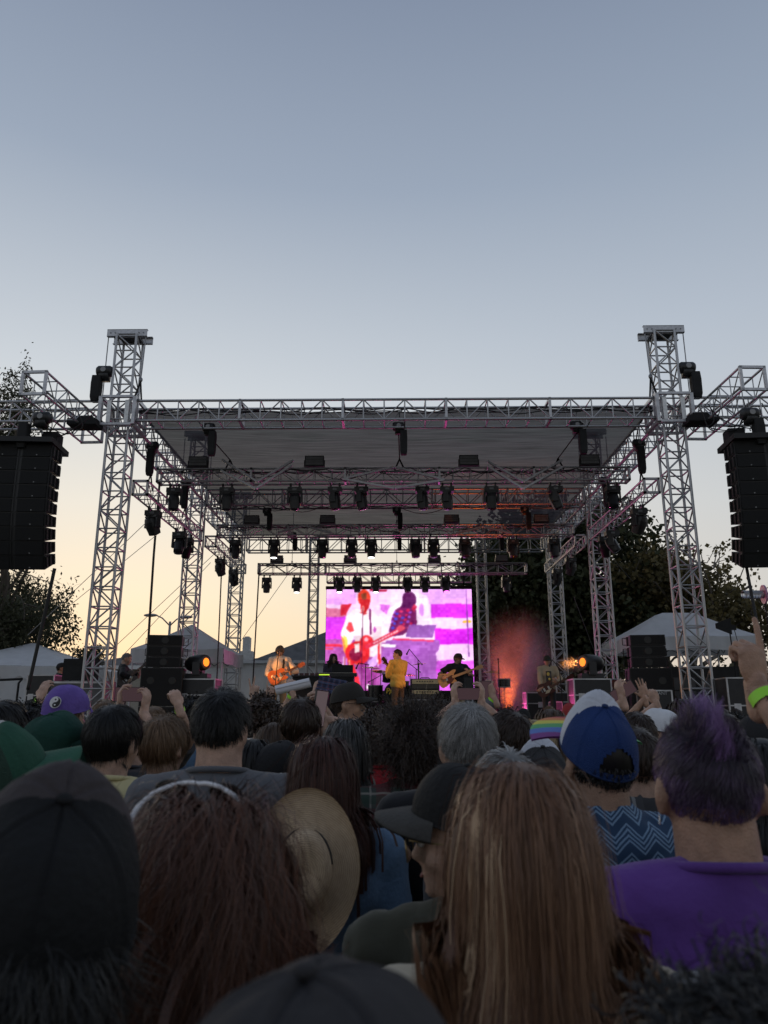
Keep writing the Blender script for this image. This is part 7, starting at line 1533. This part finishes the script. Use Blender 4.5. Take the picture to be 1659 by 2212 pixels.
# ================================================================= instruments
def guitar(label, body_c, head_c, kind, bodym, cat='guitar', facing=-1):
    """body outline cut from solid wood, neck, headstock; lies along body_c to head_c, front to the crowd"""
    a = np.array(body_c); b = np.array(head_c); d = b-a; L = np.linalg.norm(d); x = d/L; y = np.array((0, -facing, 0.0)); y -= x*np.dot(y, x); y /= np.linalg.norm(y); z = np.cross(x, y)
    t = thing('bass_guitar' if kind == 'bass' else 'electric_guitar', label, cat, tuple(a)); Mx = np.eye(4); Mx[:3, :3] = np.c_[x, y, z]
    if kind == 'single': out = [(-0.23, 0), (-0.22, 0.09), (-0.16, 0.155), (-0.08, 0.165), (-0.01, 0.125), (0.05, 0.115), (0.12, 0.135), (0.17, 0.10), (0.185, 0.04), (0.185, -0.03), (0.15, -0.03), (0.155, -0.075), (0.20, -0.10), (0.17, -0.135), (0.09, -0.13), (0.02, -0.105), (-0.06, -0.145), (-0.15, -0.15), (-0.215, -0.09)]
    elif kind == 'horned': out = [(-0.21, 0), (-0.20, 0.09), (-0.13, 0.15), (-0.05, 0.15), (0.03, 0.12), (0.10, 0.14), (0.19, 0.13), (0.13, 0.06), (0.13, -0.06), (0.19, -0.13), (0.10, -0.14), (0.03, -0.12), (-0.05, -0.15), (-0.13, -0.15), (-0.20, -0.09)]
    else: out = [(-0.24, 0.02), (-0.23, 0.11), (-0.16, 0.16), (-0.07, 0.145), (0.0, 0.115), (0.08, 0.125), (0.17, 0.155), (0.235, 0.135), (0.22, 0.10), (0.14, 0.05), (0.13, -0.05), (0.17, -0.10), (0.15, -0.145), (0.08, -0.135), (0.0, -0.11), (-0.09, -0.155), (-0.17, -0.17), (-0.225, -0.11)]
    P = np.array(out+out[:1]); tt = np.arange(len(P)); t2 = np.linspace(0, len(P)-1, 90)[:-1]; q = np.c_[np.interp(t2, tt, P[:, 0]), np.interp(t2, tt, P[:, 1])]
    for _ in range(5): q = (np.roll(q, 1, 0)+2*q+np.roll(q, -1, 0))/4
    MB().prism(q, -0.022, 0.022, Mx).build('body', bodym, t)
    nk = 0.98 if kind == 'bass' else 0.82; nl = L-0.10
    MB().prism([(0.10, 0.028), (0.10, -0.028), (nl, -0.022), (nl, 0.022)], -0.040, -0.018, Mx).build('neck', mat('maple neck', (0.45, 0.28, 0.13), 0.4) if kind == 'bass' else mat('rosewood neck', (0.10, 0.05, 0.03), 0.5), t)
    hs = [(nl, 0.022), (nl, -0.022), (nl+0.05, -0.045), (nl+0.17, -0.04), (nl+0.18, 0.01), (nl+0.15, 0.045), (nl+0.05, 0.04)]
    ho = MB().prism(hs, -0.034, -0.018, Mx).build('headstock', mat('maple neck', (0.45, 0.28, 0.13), 0.4) if kind == 'bass' else bodym, t)
    for i in range(3):
        for s_ in (-1, 1): MB().ell((Mx[:3, :3]@np.array((nl+0.06+0.04*i, -0.026, s_*0.056))), 0.010, None, 8, 6).build('tuning_peg', M_STEEL, ho, True)
    if kind == 'bass': MB().prism([(0.10, 0.05), (0.16, 0.02), (0.12, -0.06), (0.02, -0.12), (-0.06, -0.09), (-0.02, 0.02)], -0.026, -0.0225, Mx).build('pickguard', mat('tortoise pickguard', (0.10, 0.03, 0.02), 0.3), t)
    else: MB().prism([(0.12, -0.035), (0.02, -0.10), (-0.07, -0.09), (-0.02, -0.035)], -0.026, -0.0225, Mx).build('pickguard', mat('cream pickguard', (0.55, 0.48, 0.34), 0.4), t)
    for xx in ((0.06, -0.05) if kind != 'bass' else (-0.03,)): MB().prism([(xx-0.02, 0.038), (xx+0.02, 0.038), (xx+0.02, -0.038), (xx-0.02, -0.038)], -0.036, -0.027, Mx).build('pickup', mat('chrome cover', (0.5, 0.5, 0.5), 0.3, 0.8), t)
    MB().prism([(-0.12, 0.04), (-0.10, 0.04), (-0.10, -0.04), (-0.12, -0.04)], -0.036, -0.0225, Mx).build('bridge', M_STEEL, t)
    return t, Mx
def strap(root, pts, m, w=0.022):
    P = np.array(pts); row = np.vstack([P+np.array((-w, 0, 0)), P+np.array((w, 0, 0)), P+np.array((w, 0.004, 0)), P+np.array((-w, 0.004, 0))]); k_ = len(P)
    MB().add(row, [(q*k_+i, q*k_+i+1, ((q+1) % 4)*k_+i+1, ((q+1) % 4)*k_+i) for q in range(4) for i in range(k_-1)]).build('guitar_strap', m, root)
def mic_stand(label, base, top, tip=None, mic=True):
    t = thing('mic_stand', label, 'microphone stand', tuple(base), group='microphone stands'); tp = np.array(top)-np.array(base)
    MB().tube([(0, 0, 0.03), tuple(tp)], 0.011, 8).build('pole', M_BLACKM, t)
    for a_ in (0.5, 2.6, 4.7): MB().tube([(0, 0, 0.16), (0.26*math.cos(a_), 0.26*math.sin(a_), 0.01)], 0.009, 6).build('leg', M_BLACKM, t)
    end = tp
    if tip is not None:
        end = np.array(tip)-np.array(base); dd_ = end-tp; MB().tube([tuple(tp-dd_*0.45), tuple(end)], 0.009, 8).build('boom', M_BLACKM, t); MB().tube([tuple(tp-dd_*0.5), tuple(tp-dd_*0.42)], 0.018, 8).build('counterweight', M_BLACKM, t)
    if mic:
        dirv = np.array((0, 0.25, 0.97)) if tip is None else np.array((-0.3, 0.1, -0.6)); dirv = dirv/np.linalg.norm(dirv)
        MB().tube([tuple(end), tuple(end+dirv*0.12)], [0.012, 0.018], 8).ell(tuple(end+dirv*0.145), (0.026, 0.026, 0.030), None, 12, 8).build('microphone', mat('dark mic', (0.05, 0.05, 0.05), 0.4, 0.4), t, True)
    return t

# ================================================================= people on stage
BAND = 'musicians on stage'
C_SHIRT = cloth('pale cotton shirt', (0.62, 0.55, 0.44), 0.85, 0.08, 0.3, 20); C_MUST = cloth('mustard jacket', (0.62, 0.40, 0.08), 0.85, 0.1, 0.3, 20); C_BEIGE = cloth('beige overshirt', (0.42, 0.33, 0.22), 0.85, 0.12, 0.3, 20); C_KHAKI = cloth('khaki', (0.25, 0.18, 0.10)); C_FLOR = mat_plaid('dark floral', (0.03, 0.03, 0.04), (0.06, 0.05, 0.09), (0.02, 0.03, 0.05), (0.12, 0.09, 0.12), 17)
Yg = 16.7
r_, M_, _ = person('singer in pale open-collared shirt playing a sunburst guitar at the left microphone', 605, 1393, Yg, z0=DECK, hair=sty_short(HLB, 0.13, 1500, 81, lift=0.2, width=0.003, fade=False, grav=0.2, K=8, hmax=0.012, vol=0.012), ht=0.02, shirt=C_SHIRT, sleeve='long', collar='shirt', yaw=184, hy=4, sk='tan', vox=0.014, build=0.95, seed=81, se=0.020, fold=0.007, trousers=C_KHAKI, group=BAND,
    armR=dict(to=D(594, 1463, Yg-0.24), hand='relax', axis=(-0.8, 0.2, -0.6), palm=(0, -1, 0.2), bend=(0.9, -0.5, -0.4)), armL=dict(to=D(626, 1452, Yg-0.26), hand='fret', axis=(0.5, 0.3, 0.8), palm=(0.3, -0.9, 0), bend=(-0.9, -0.4, -0.6)))
face(r_, M_); strap(r_, [(-0.10, 0.155, 1.46), (-0.105, 0.168, 1.38), (-0.09, 0.165, 1.25), (-0.07, 0.16, 1.12)], M_BLACKM)
guitar('sunburst single-cutaway electric guitar held by the singer', D(601, 1460, Yg-0.23), D(652, 1436, Yg-0.27), 'single', mat('sunburst lacquer', (0.42, 0.12, 0.03), 0.25, 0, 0.5, 6))
b_ = D(596, 1430, Yg-0.55); mic_stand('straight microphone stand in front of the singer', (b_[0]-0.06, Yg-0.55, DECK), D(600, 1424, Yg-0.5))
Yy = 17.3
r_, M_, _ = person('musician in mustard jacket with back half turned, holding a guitar', 859, 1402, Yy, z0=DECK, hair=sty_short(HMB, 0.02, 1100, 82, width=0.003), ht=0.012, shirt=C_MUST, sleeve='long', collar=True, yaw=48, hy=30, sk='tan', vox=0.014, build=1.16, seed=82, se=0.022, fold=0.007, trousers=cloth('brown trousers', (0.10, 0.07, 0.045)), group=BAND,
    armL=dict(to=D(838, 1440, Yy+0.05), hand='fret', axis=(-0.3, 0.5, 0.8), palm=(-0.6, 0.6, 0), bend=(-0.5, -0.6, -0.7)), armR=dict(to=D(848, 1458, Yy+0.4), hand='relax', axis=(-0.4, 0.6, -0.2), palm=(0, -0.3, -1)))
face(r_, M_)
guitar('dark electric guitar pointing up left in the hands of the mustard jacket', D(858, 1462, Yy+0.36), D(829, 1424, Yy-0.02), 'horned', mat('dark guitar lacquer', (0.05, 0.03, 0.02), 0.3))
Yb = 17.6
r_, M_, _ = person('bass player in black T-shirt and dark cap looking down to the right', 987, 1410, Yb, z0=DECK, hair=P_cap(under(HDB, 0.05, 500, 83, top=0.2), crown=capw((0.02, 0.018, 0.018), 'dark bass cap'), bulge=0.012, brim_len=0.075, brim=capw((0.10, 0.02, 0.03), 'wine brim')), ht=0.03, shirt=C_BLACK, yaw=198, hy=42, hp=-14, sk='tan', vox=0.014, build=1.12, seed=83, se=0.022, trousers=C_KHAKI, group=BAND,
    armR=dict(to=D(965, 1462, Yb-0.27), hand='relax', axis=(0.75, 0.2, -0.25), palm=(0, -1, 0), bend=(0.9, -0.5, -0.4)), armL=dict(to=D(1012, 1454, Yb-0.30), hand='fret', axis=(0.5, 0.3, 0.8), palm=(0.3, -0.9, 0), bend=(-0.9, -0.3, -0.6)))
face(r_, M_); MB().ell((0, 0.075, 1.545), (0.045, 0.035, 0.035), None, 14, 10).xf(M_).build('beard', mat('brown beard', (0.05, 0.03, 0.02), 0.9, 0, 0.3, 80, 0.6, 200), r_, True)
guitar('natural wood bass guitar held by the bass player', D(968, 1466, Yb-0.25), D(1036, 1441, Yb-0.35), 'bass', mat('natural ash', (0.52, 0.31, 0.13), 0.3, 0, 0.25, 9, stretch=(1, 8, 8)), 'bass guitar')
Yr = 17.6
r_, M_, _ = person('guitarist in dark cap and beige overshirt over printed T-shirt at the right', 1181, 1415, Yr, z0=DECK, hair=P_cap(under(HDB, 0.06, 500, 84, top=0.2), crown=capw((0.025, 0.03, 0.022), 'dark olive cap'), bulge=0.016, brim_len=0.075), ht=0.03, shirt=C_BEIGE, sleeve='long', collar='shirt', yaw=176, hy=-3, hp=-8, sk='tan', vox=0.014, build=0.98, seed=84, se=0.022, fold=0.006, trousers=C_CHAR, group=BAND,
    armR=dict(to=D(1171, 1487, Yr-0.28), hand='relax', axis=(0.6, 0.2, -0.5), palm=(0, -1, 0), bend=(0.9, -0.5, -0.4)), armL=dict(to=D(1202, 1475, Yr-0.30), hand='fret', axis=(0.4, 0.3, 0.8), palm=(0.3, -0.9, 0), bend=(-0.9, -0.3, -0.6)))
face(r_, M_); MB().box((0, 0.155, 1.22), (0.13, 0.012, 0.34)).build('undershirt', mat('printed tee', (0.05, 0.05, 0.05), 0.8, 0, 0.95, 14), r_)
MB().ell((0.01, 0.163, 1.32), (0.035, 0.004, 0.045), None, 14, 8).ell((-0.015, 0.163, 1.20), (0.028, 0.004, 0.03), None, 14, 8).build('shirt_print', mat('yellow print', (0.65, 0.52, 0.12), 0.7), r_)
guitar('dark double-horned electric guitar held by the right guitarist', D(1180, 1488, Yr-0.27), D(1232, 1462, Yr-0.32), 'horned', mat('dark cherry lacquer', (0.07, 0.02, 0.015), 0.25))
mic_stand('boom microphone stand in front of the right guitarist', (D(1216, 1470, Yr-0.5)[0], Yr-0.5, DECK), D(1208, 1443, Yr-0.5), D(1193, 1425, Yr-0.4))
Yk = 21.6
kd_ = thing('keyboard_stand', 'dark keyboard desk with music stand left of the screen', 'keyboard desk', (D(728, 1470, Yk-0.5)[0], Yk-0.5, DECK)); kz = D(728, 1462, Yk-0.5)[2]-DECK
MB().box((0, 0, kz/2), (0.95, 0.5, kz)).build('skirt', M_BLACKM, kd_); MB().box((0, 0, kz+0.05), (1.10, 0.42, 0.09)).build('keyboard', M_BLACK, kd_); MB().box((0.15, -0.05, kz+0.20), (0.58, 0.03, 0.24), rotm('X', -0.3)).build('music_rest', M_BLACKM, kd_)
for q in range(14): MB().box((-0.45+q*0.068, -0.10, kz+0.098), (0.06, 0.18, 0.012)).build('key', mat('ivory key', (0.6, 0.58, 0.52), 0.4), kd_)
r_, M_, _ = person('keyboard player with long dark hair and dark patterned shirt', 720, 1411, Yk, z0=DECK, hair=sty_long(HDB, 0.30, 900, 85, K=8, width=0.004, vol=0.02, inner=300), ht=0.02, shirt=C_FLOR, sleeve='long', collar='shirt', yaw=186, hp=-12, hy=10, sk='light', vox=0.013, build=0.98, seed=85, trousers=C_BLACK, group=BAND, armR='front', armL='front'); face(r_, M_)
Yt = 17.4
r_, M_, _ = person('grey-haired person in dark clothes with a guitar at the far left of the stage', 272, 1410, Yt, z0=WZ, hair=sty_short(HGR, 0.012, 900, 86, width=0.003), ht=0.010, shirt=C_BLACK, sleeve='long', yaw=-72, hp=-16, hy=-10, sk='light', vox=0.014, build=1.0, seed=86, se=0.02, trousers=C_BLACK, group='crew beside the stage', armL=dict(to=D(300, 1458, Yt-0.15), hand='fret', axis=(0.3, 0.2, 0.9), palm=(0, -0.9, 0)), armR=dict(to=D(280, 1462, Yt-0.2), hand='relax', axis=(0.6, 0.2, -0.5), palm=(0, -1, 0))); face(r_, M_)
guitar('dark guitar in the hands of the grey-haired person at the far left', D(276, 1466, Yt-0.26), D(316, 1434, Yt-0.1), 'single', mat('dark guitar lacquer', (0.05, 0.03, 0.02), 0.3))
person('person in black cap and black T-shirt beside the monitor desk', 133, 1431, 18.2, z0=WZ, hair=P_cap(under(HDB, 0.02, 300, 87), crown=capw((0.02, 0.02, 0.022), 'crew black cap'), bulge=0.012), ht=0.03, shirt=C_BLACK, yaw=-60, sk='tan', vox=0.014, seed=87, group='crew beside the stage')
person('dark-clad crew member left of the singer', 548, 1470, 15.1, z0=0, hair=sty_short(HB, 0.03, 500, 88, width=0.004), ht=0.014, shirt=C_CHAR, yaw=170, sk='tan', vox=0.015, seed=88, group='crew beside the stage', k=1.02)

# ================================================================= back line
def amp(label, c, w, h, d, z0, facem):
    t = thing('guitar_amp', label, 'amplifier', (c[0], c[1], z0), group='guitar amplifiers')
    MB().box((0, 0, h/2), (w, d, h)).build('cabinet', M_BLACKM, t); MB().box((0, -d/2-0.006, h*0.72), (w-0.05, 0.012, h*0.42)).build('control_panel', facem, t); MB().box((0, -d/2-0.006, h*0.26), (w-0.05, 0.012, h*0.42)).build('grille_cloth', mat('brown grille cloth', (0.12, 0.10, 0.08), 0.8, 0, 0.2, 60), t)
    for q in range(7): MB().lathe((-w*0.28+q*w*0.09, -d/2-0.02, h*0.74), [(0.0, -0.014), (0.014, -0.014), (0.016, 0.008)], 10, 'y').build('knob', M_BLACK, t)
    MB().tube([(-0.12, 0, h), (-0.1, 0, h+0.03), (0.1, 0, h+0.03), (0.12, 0, h)], 0.012, 6).build('handle', M_BLACKM, t); return t
M_AMPF = mat('cream amp panel', (0.72, 0.55, 0.30), 0.45); Ya = 19.6
p = D(918, 1480, Ya); z2 = D(918, 1492, Ya)[2]; z1 = D(918, 1466, Ya)[2]
flightcase('low black case under the amplifiers', (p[0], Ya), (0.85, 0.5, D(918, 1512, Ya)[2]-DECK), DECK) if D(918, 1512, Ya)[2]-DECK > 0.25 else None
zb0 = max(D(918, 1512, Ya)[2], DECK+0.0)
amp('cream-panelled guitar amplifier head, lower of the two', (p[0], Ya), 0.72, z2-zb0-0.004, 0.34, zb0+0.03, M_AMPF); amp('cream-panelled guitar amplifier head, upper of the two', (p[0], Ya), 0.72, z1-z2-0.04, 0.34, z2+0.032, M_AMPF)
p = D(1004, 1480, 19.2); amp('tall black bass cabinet behind the bass player', (p[0], 19.3), 0.42, D(1004, 1456, 19.2)[2]-DECK, 0.4, DECK, M_BLACK)
dk = 20.6; p = D(848, 1490, dk); rs_ = thing('drum_riser', 'low black riser under the drum kit', 'riser', (p[0], dk+0.1, DECK)); MB().box((0, 0, 0.47), (2.2, 1.7, 0.06)).build('top', M_BLACKM, rs_); MB().box((0, -0.83, 0.22), (2.18, 0.02, 0.43)).build('skirt', M_BLACKM, rs_)
DRZ = DECK+0.5; dt = thing('drum_kit', 'black drum kit with yellow lettering on the bass drum', 'drum kit', (p[0], dk, DRZ)); M_DR = mat('black drum shell', (0.015, 0.015, 0.016), 0.25); M_CY = mat('bronze cymbal', (0.42, 0.27, 0.10), 0.3, 0.9, 0.2, 20)
def drum(nm, c, r, dpt, axis='z', tilt=0.0, headm=None):
    k_ = 28; a_ = np.arange(k_)*2*math.pi/k_; mb = MB().lathe((0, 0, 0), [(0.001, -dpt/2), (r, -dpt/2), (r, dpt/2), (0.001, dpt/2)], k_, axis); o = mb.build(nm, M_DR, dt); o.location = c; o.rotation_euler = (tilt, 0, 0)
    for q in (-1, 1): MB().lathe((0, 0, 0), [(r+0.002, q*dpt/2-0.012), (r+0.012, q*dpt/2-0.012), (r+0.012, q*dpt/2+0.012), (r-0.012, q*dpt/2+0.012)], k_, axis).build('hoop', M_STEEL if nm != 'bass_drum' else M_DR, o)
    return o
RBD = 0.30
bd_ = drum('bass_drum', (0.08, 0, RBD+0.05), RBD, 0.42, 'y'); MB().lathe((0, 0, 0), [(0.001, -0.222), (RBD-0.014, -0.222), (RBD-0.014, -0.212)], 28, 'y').build('drum_head', M_BLACKM, bd_)
my = emat('x', (0, 0, 0), 0) if False else mat('yellow paint', (0.80, 0.55, 0.04), 0.6, 0, 0.05)
for ch, x, z, s_, ro in (('P', -0.20, 0.07, 0.16, 8), ('A', -0.12, 0.045, 0.13, -6), ('V', -0.045, 0.06, 0.13, 5), ('E', 0.025, 0.05, 0.12, -4), ('M', 0.105, 0.07, 0.14, 6), ('T', 0.03, -0.12, 0.19, 0)):
    link('lettering', text_mesh(ch, s_*1.25, 0.002, 0.004), my, bd_, loc=(x, -0.228, z), rot=(0, R(ro), 0))
drum('floor_tom', (-0.46, 0.1, 0.36), 0.2, 0.42); drum('floor_tom', (0.55, 0.25, 0.36), 0.2, 0.42); drum('rack_tom', (-0.12, 0.08, 0.80), 0.15, 0.22, 'z', 0.3); drum('snare_drum', (0.28, 0.42, 0.62), 0.17, 0.14)
def cymbal(c, r, tilt):
    o = MB().lathe((0, 0, 0), [(0.001, 0.03), (0.03, 0.028), (0.06, 0.012), (r*0.6, 0.004), (r, -0.012), (r*0.6, 0.0), (0.001, 0.022)], 28).build('cymbal', M_CY, dt, True); o.location = c; o.rotation_euler = tilt
    MB().tube([(c[0], c[1], c[2]), (c[0], c[1], 0.05)], 0.011, 8).build('cymbal_stand', M_STEEL, dt)
    for a_ in (0, 2.1, 4.2): MB().tube([(c[0], c[1], 0.3), (c[0]+0.22*math.cos(a_), c[1]+0.22*math.sin(a_), 0.01)], 0.008, 6).build('stand_leg', M_STEEL, dt)
for (px_, py_), r, tl in (((802, 1441), 0.25, (0.1, 0.05, 0)), ((822, 1449), 0.24, (0.25, 0.1, 0)), ((905, 1434), 0.24, (0.05, -0.12, 0)), ((886, 1458), 0.18, (0, 0, 0))):
    q = D(px_, py_, dk); cymbal((q[0]-p[0], 0.25 if px_ < 850 else 0.1, q[2]-DRZ), r, tl)
mic_stand('tall boom microphone stand over the drum kit', (D(903, 1470, 20.2)[0], 20.2, DECK), D(903, 1425, 20.2), D(884, 1402, 20.2)); mic_stand('lower boom microphone stand right of the drum kit', (D(899, 1470, 20)[0], 19.95, DECK), D(899, 1445, 19.95), D(880, 1430, 19.95)); mic_stand('boom microphone stand left of the drum kit', (D(789, 1480, 19.6)[0], 19.6, DECK), D(790, 1435, 19.6), D(775, 1432, 19.6)); mic_stand('short boom microphone stand by the bass drum', (D(800, 1495, 19.2)[0], 19.2, DECK), D(806, 1468, 19.2), D(828, 1456, 19.2), False)
mic_stand('microphone stand left of the orange smoke', (D(1077, 1470, 18.2)[0], 18.2, DECK), D(1077, 1437, 18.2))
pk_ = D(1062, 1480, 19.6); pt = thing('percussion_set', 'small percussion drums and cymbal right of the screen', 'percussion', (pk_[0], 19.6, DECK))
dt = pt; p = np.array((pk_[0], 0, 0)); q = D(1060, 1451, 19.6); cymbal((0, 0, q[2]-DECK), 0.22, (0.1, 0, 0)); drum('snare_drum', (0.3, -0.1, D(1078, 1476, 19.6)[2]-DECK), 0.16, 0.2)
for x in (0.3,): MB().tube([(x, -0.1, 0.02), (x, -0.1, D(1078, 1485, 19.6)[2]-DECK)], 0.012, 6).build('drum_stand', M_STEEL, pt)
drum('floor_tom', (-0.15, 0.15, 0.4), 0.17, 0.36)
# pedal table left of the keyboard
p = D(672, 1465, 18.8); tb_ = thing('effects_table', 'low black table with small effect boxes left of the keyboard', 'table', (p[0], 18.8, DECK)); tz = D(672, 1461, 18.8)[2]-DECK
MB().box((0, 0, tz/2-0.02), (0.85, 0.5, tz)).build('skirt', M_BLACKM, tb_); MB().box((0, 0, tz), (0.9, 0.55, 0.03)).build('top', M_BLACK, tb_)
for q in range(6): MB().box((-0.36+q*0.13, -0.08+0.05*(q % 2), tz+0.045), (0.09, 0.12, 0.055)).build('effect_box', mat('dark red box', (0.08, 0.03, 0.03), 0.4), tb_)
MB().box((0.34, -0.2, tz+0.03), (0.25, 0.03, 0.025)).build('light_strip', emat('green strip', (0.5, 0.75, 0.05), 1.2), tb_)
# guitar rack by the right stack
p = D(1262, 1470, 18); gr_ = thing('guitar_rack', 'dark guitar rack left of the right speaker stack', 'guitar rack', (D(1335, 1480, 16.9)[0], 16.9, WZ))
MB().tube([(-0.3, 0, 0), (-0.3, 0, 0.75), (0.3, 0, 0.75), (0.3, 0, 0)], 0.018, 8).build('frame', M_BLACKM, gr_); MB().box((0, 0, 0.25), (0.62, 0.3, 0.04)).build('shelf', M_BLACKM, gr_)
for q in range(2):
    bx = D(1298+q*18, 1480, 16.7); guitar(f'guitar standing in the rack, {["left", "right"][q]} one', (bx[0], 16.65, WZ+0.45), (bx[0]+0.10, 16.72, WZ+1.25), 'single', mat('red brown lacquer', (0.15, 0.05, 0.03), 0.3))
if 'workbench' in bpy.data.scenes: bpy.data.scenes.remove(bpy.data.scenes['workbench'])
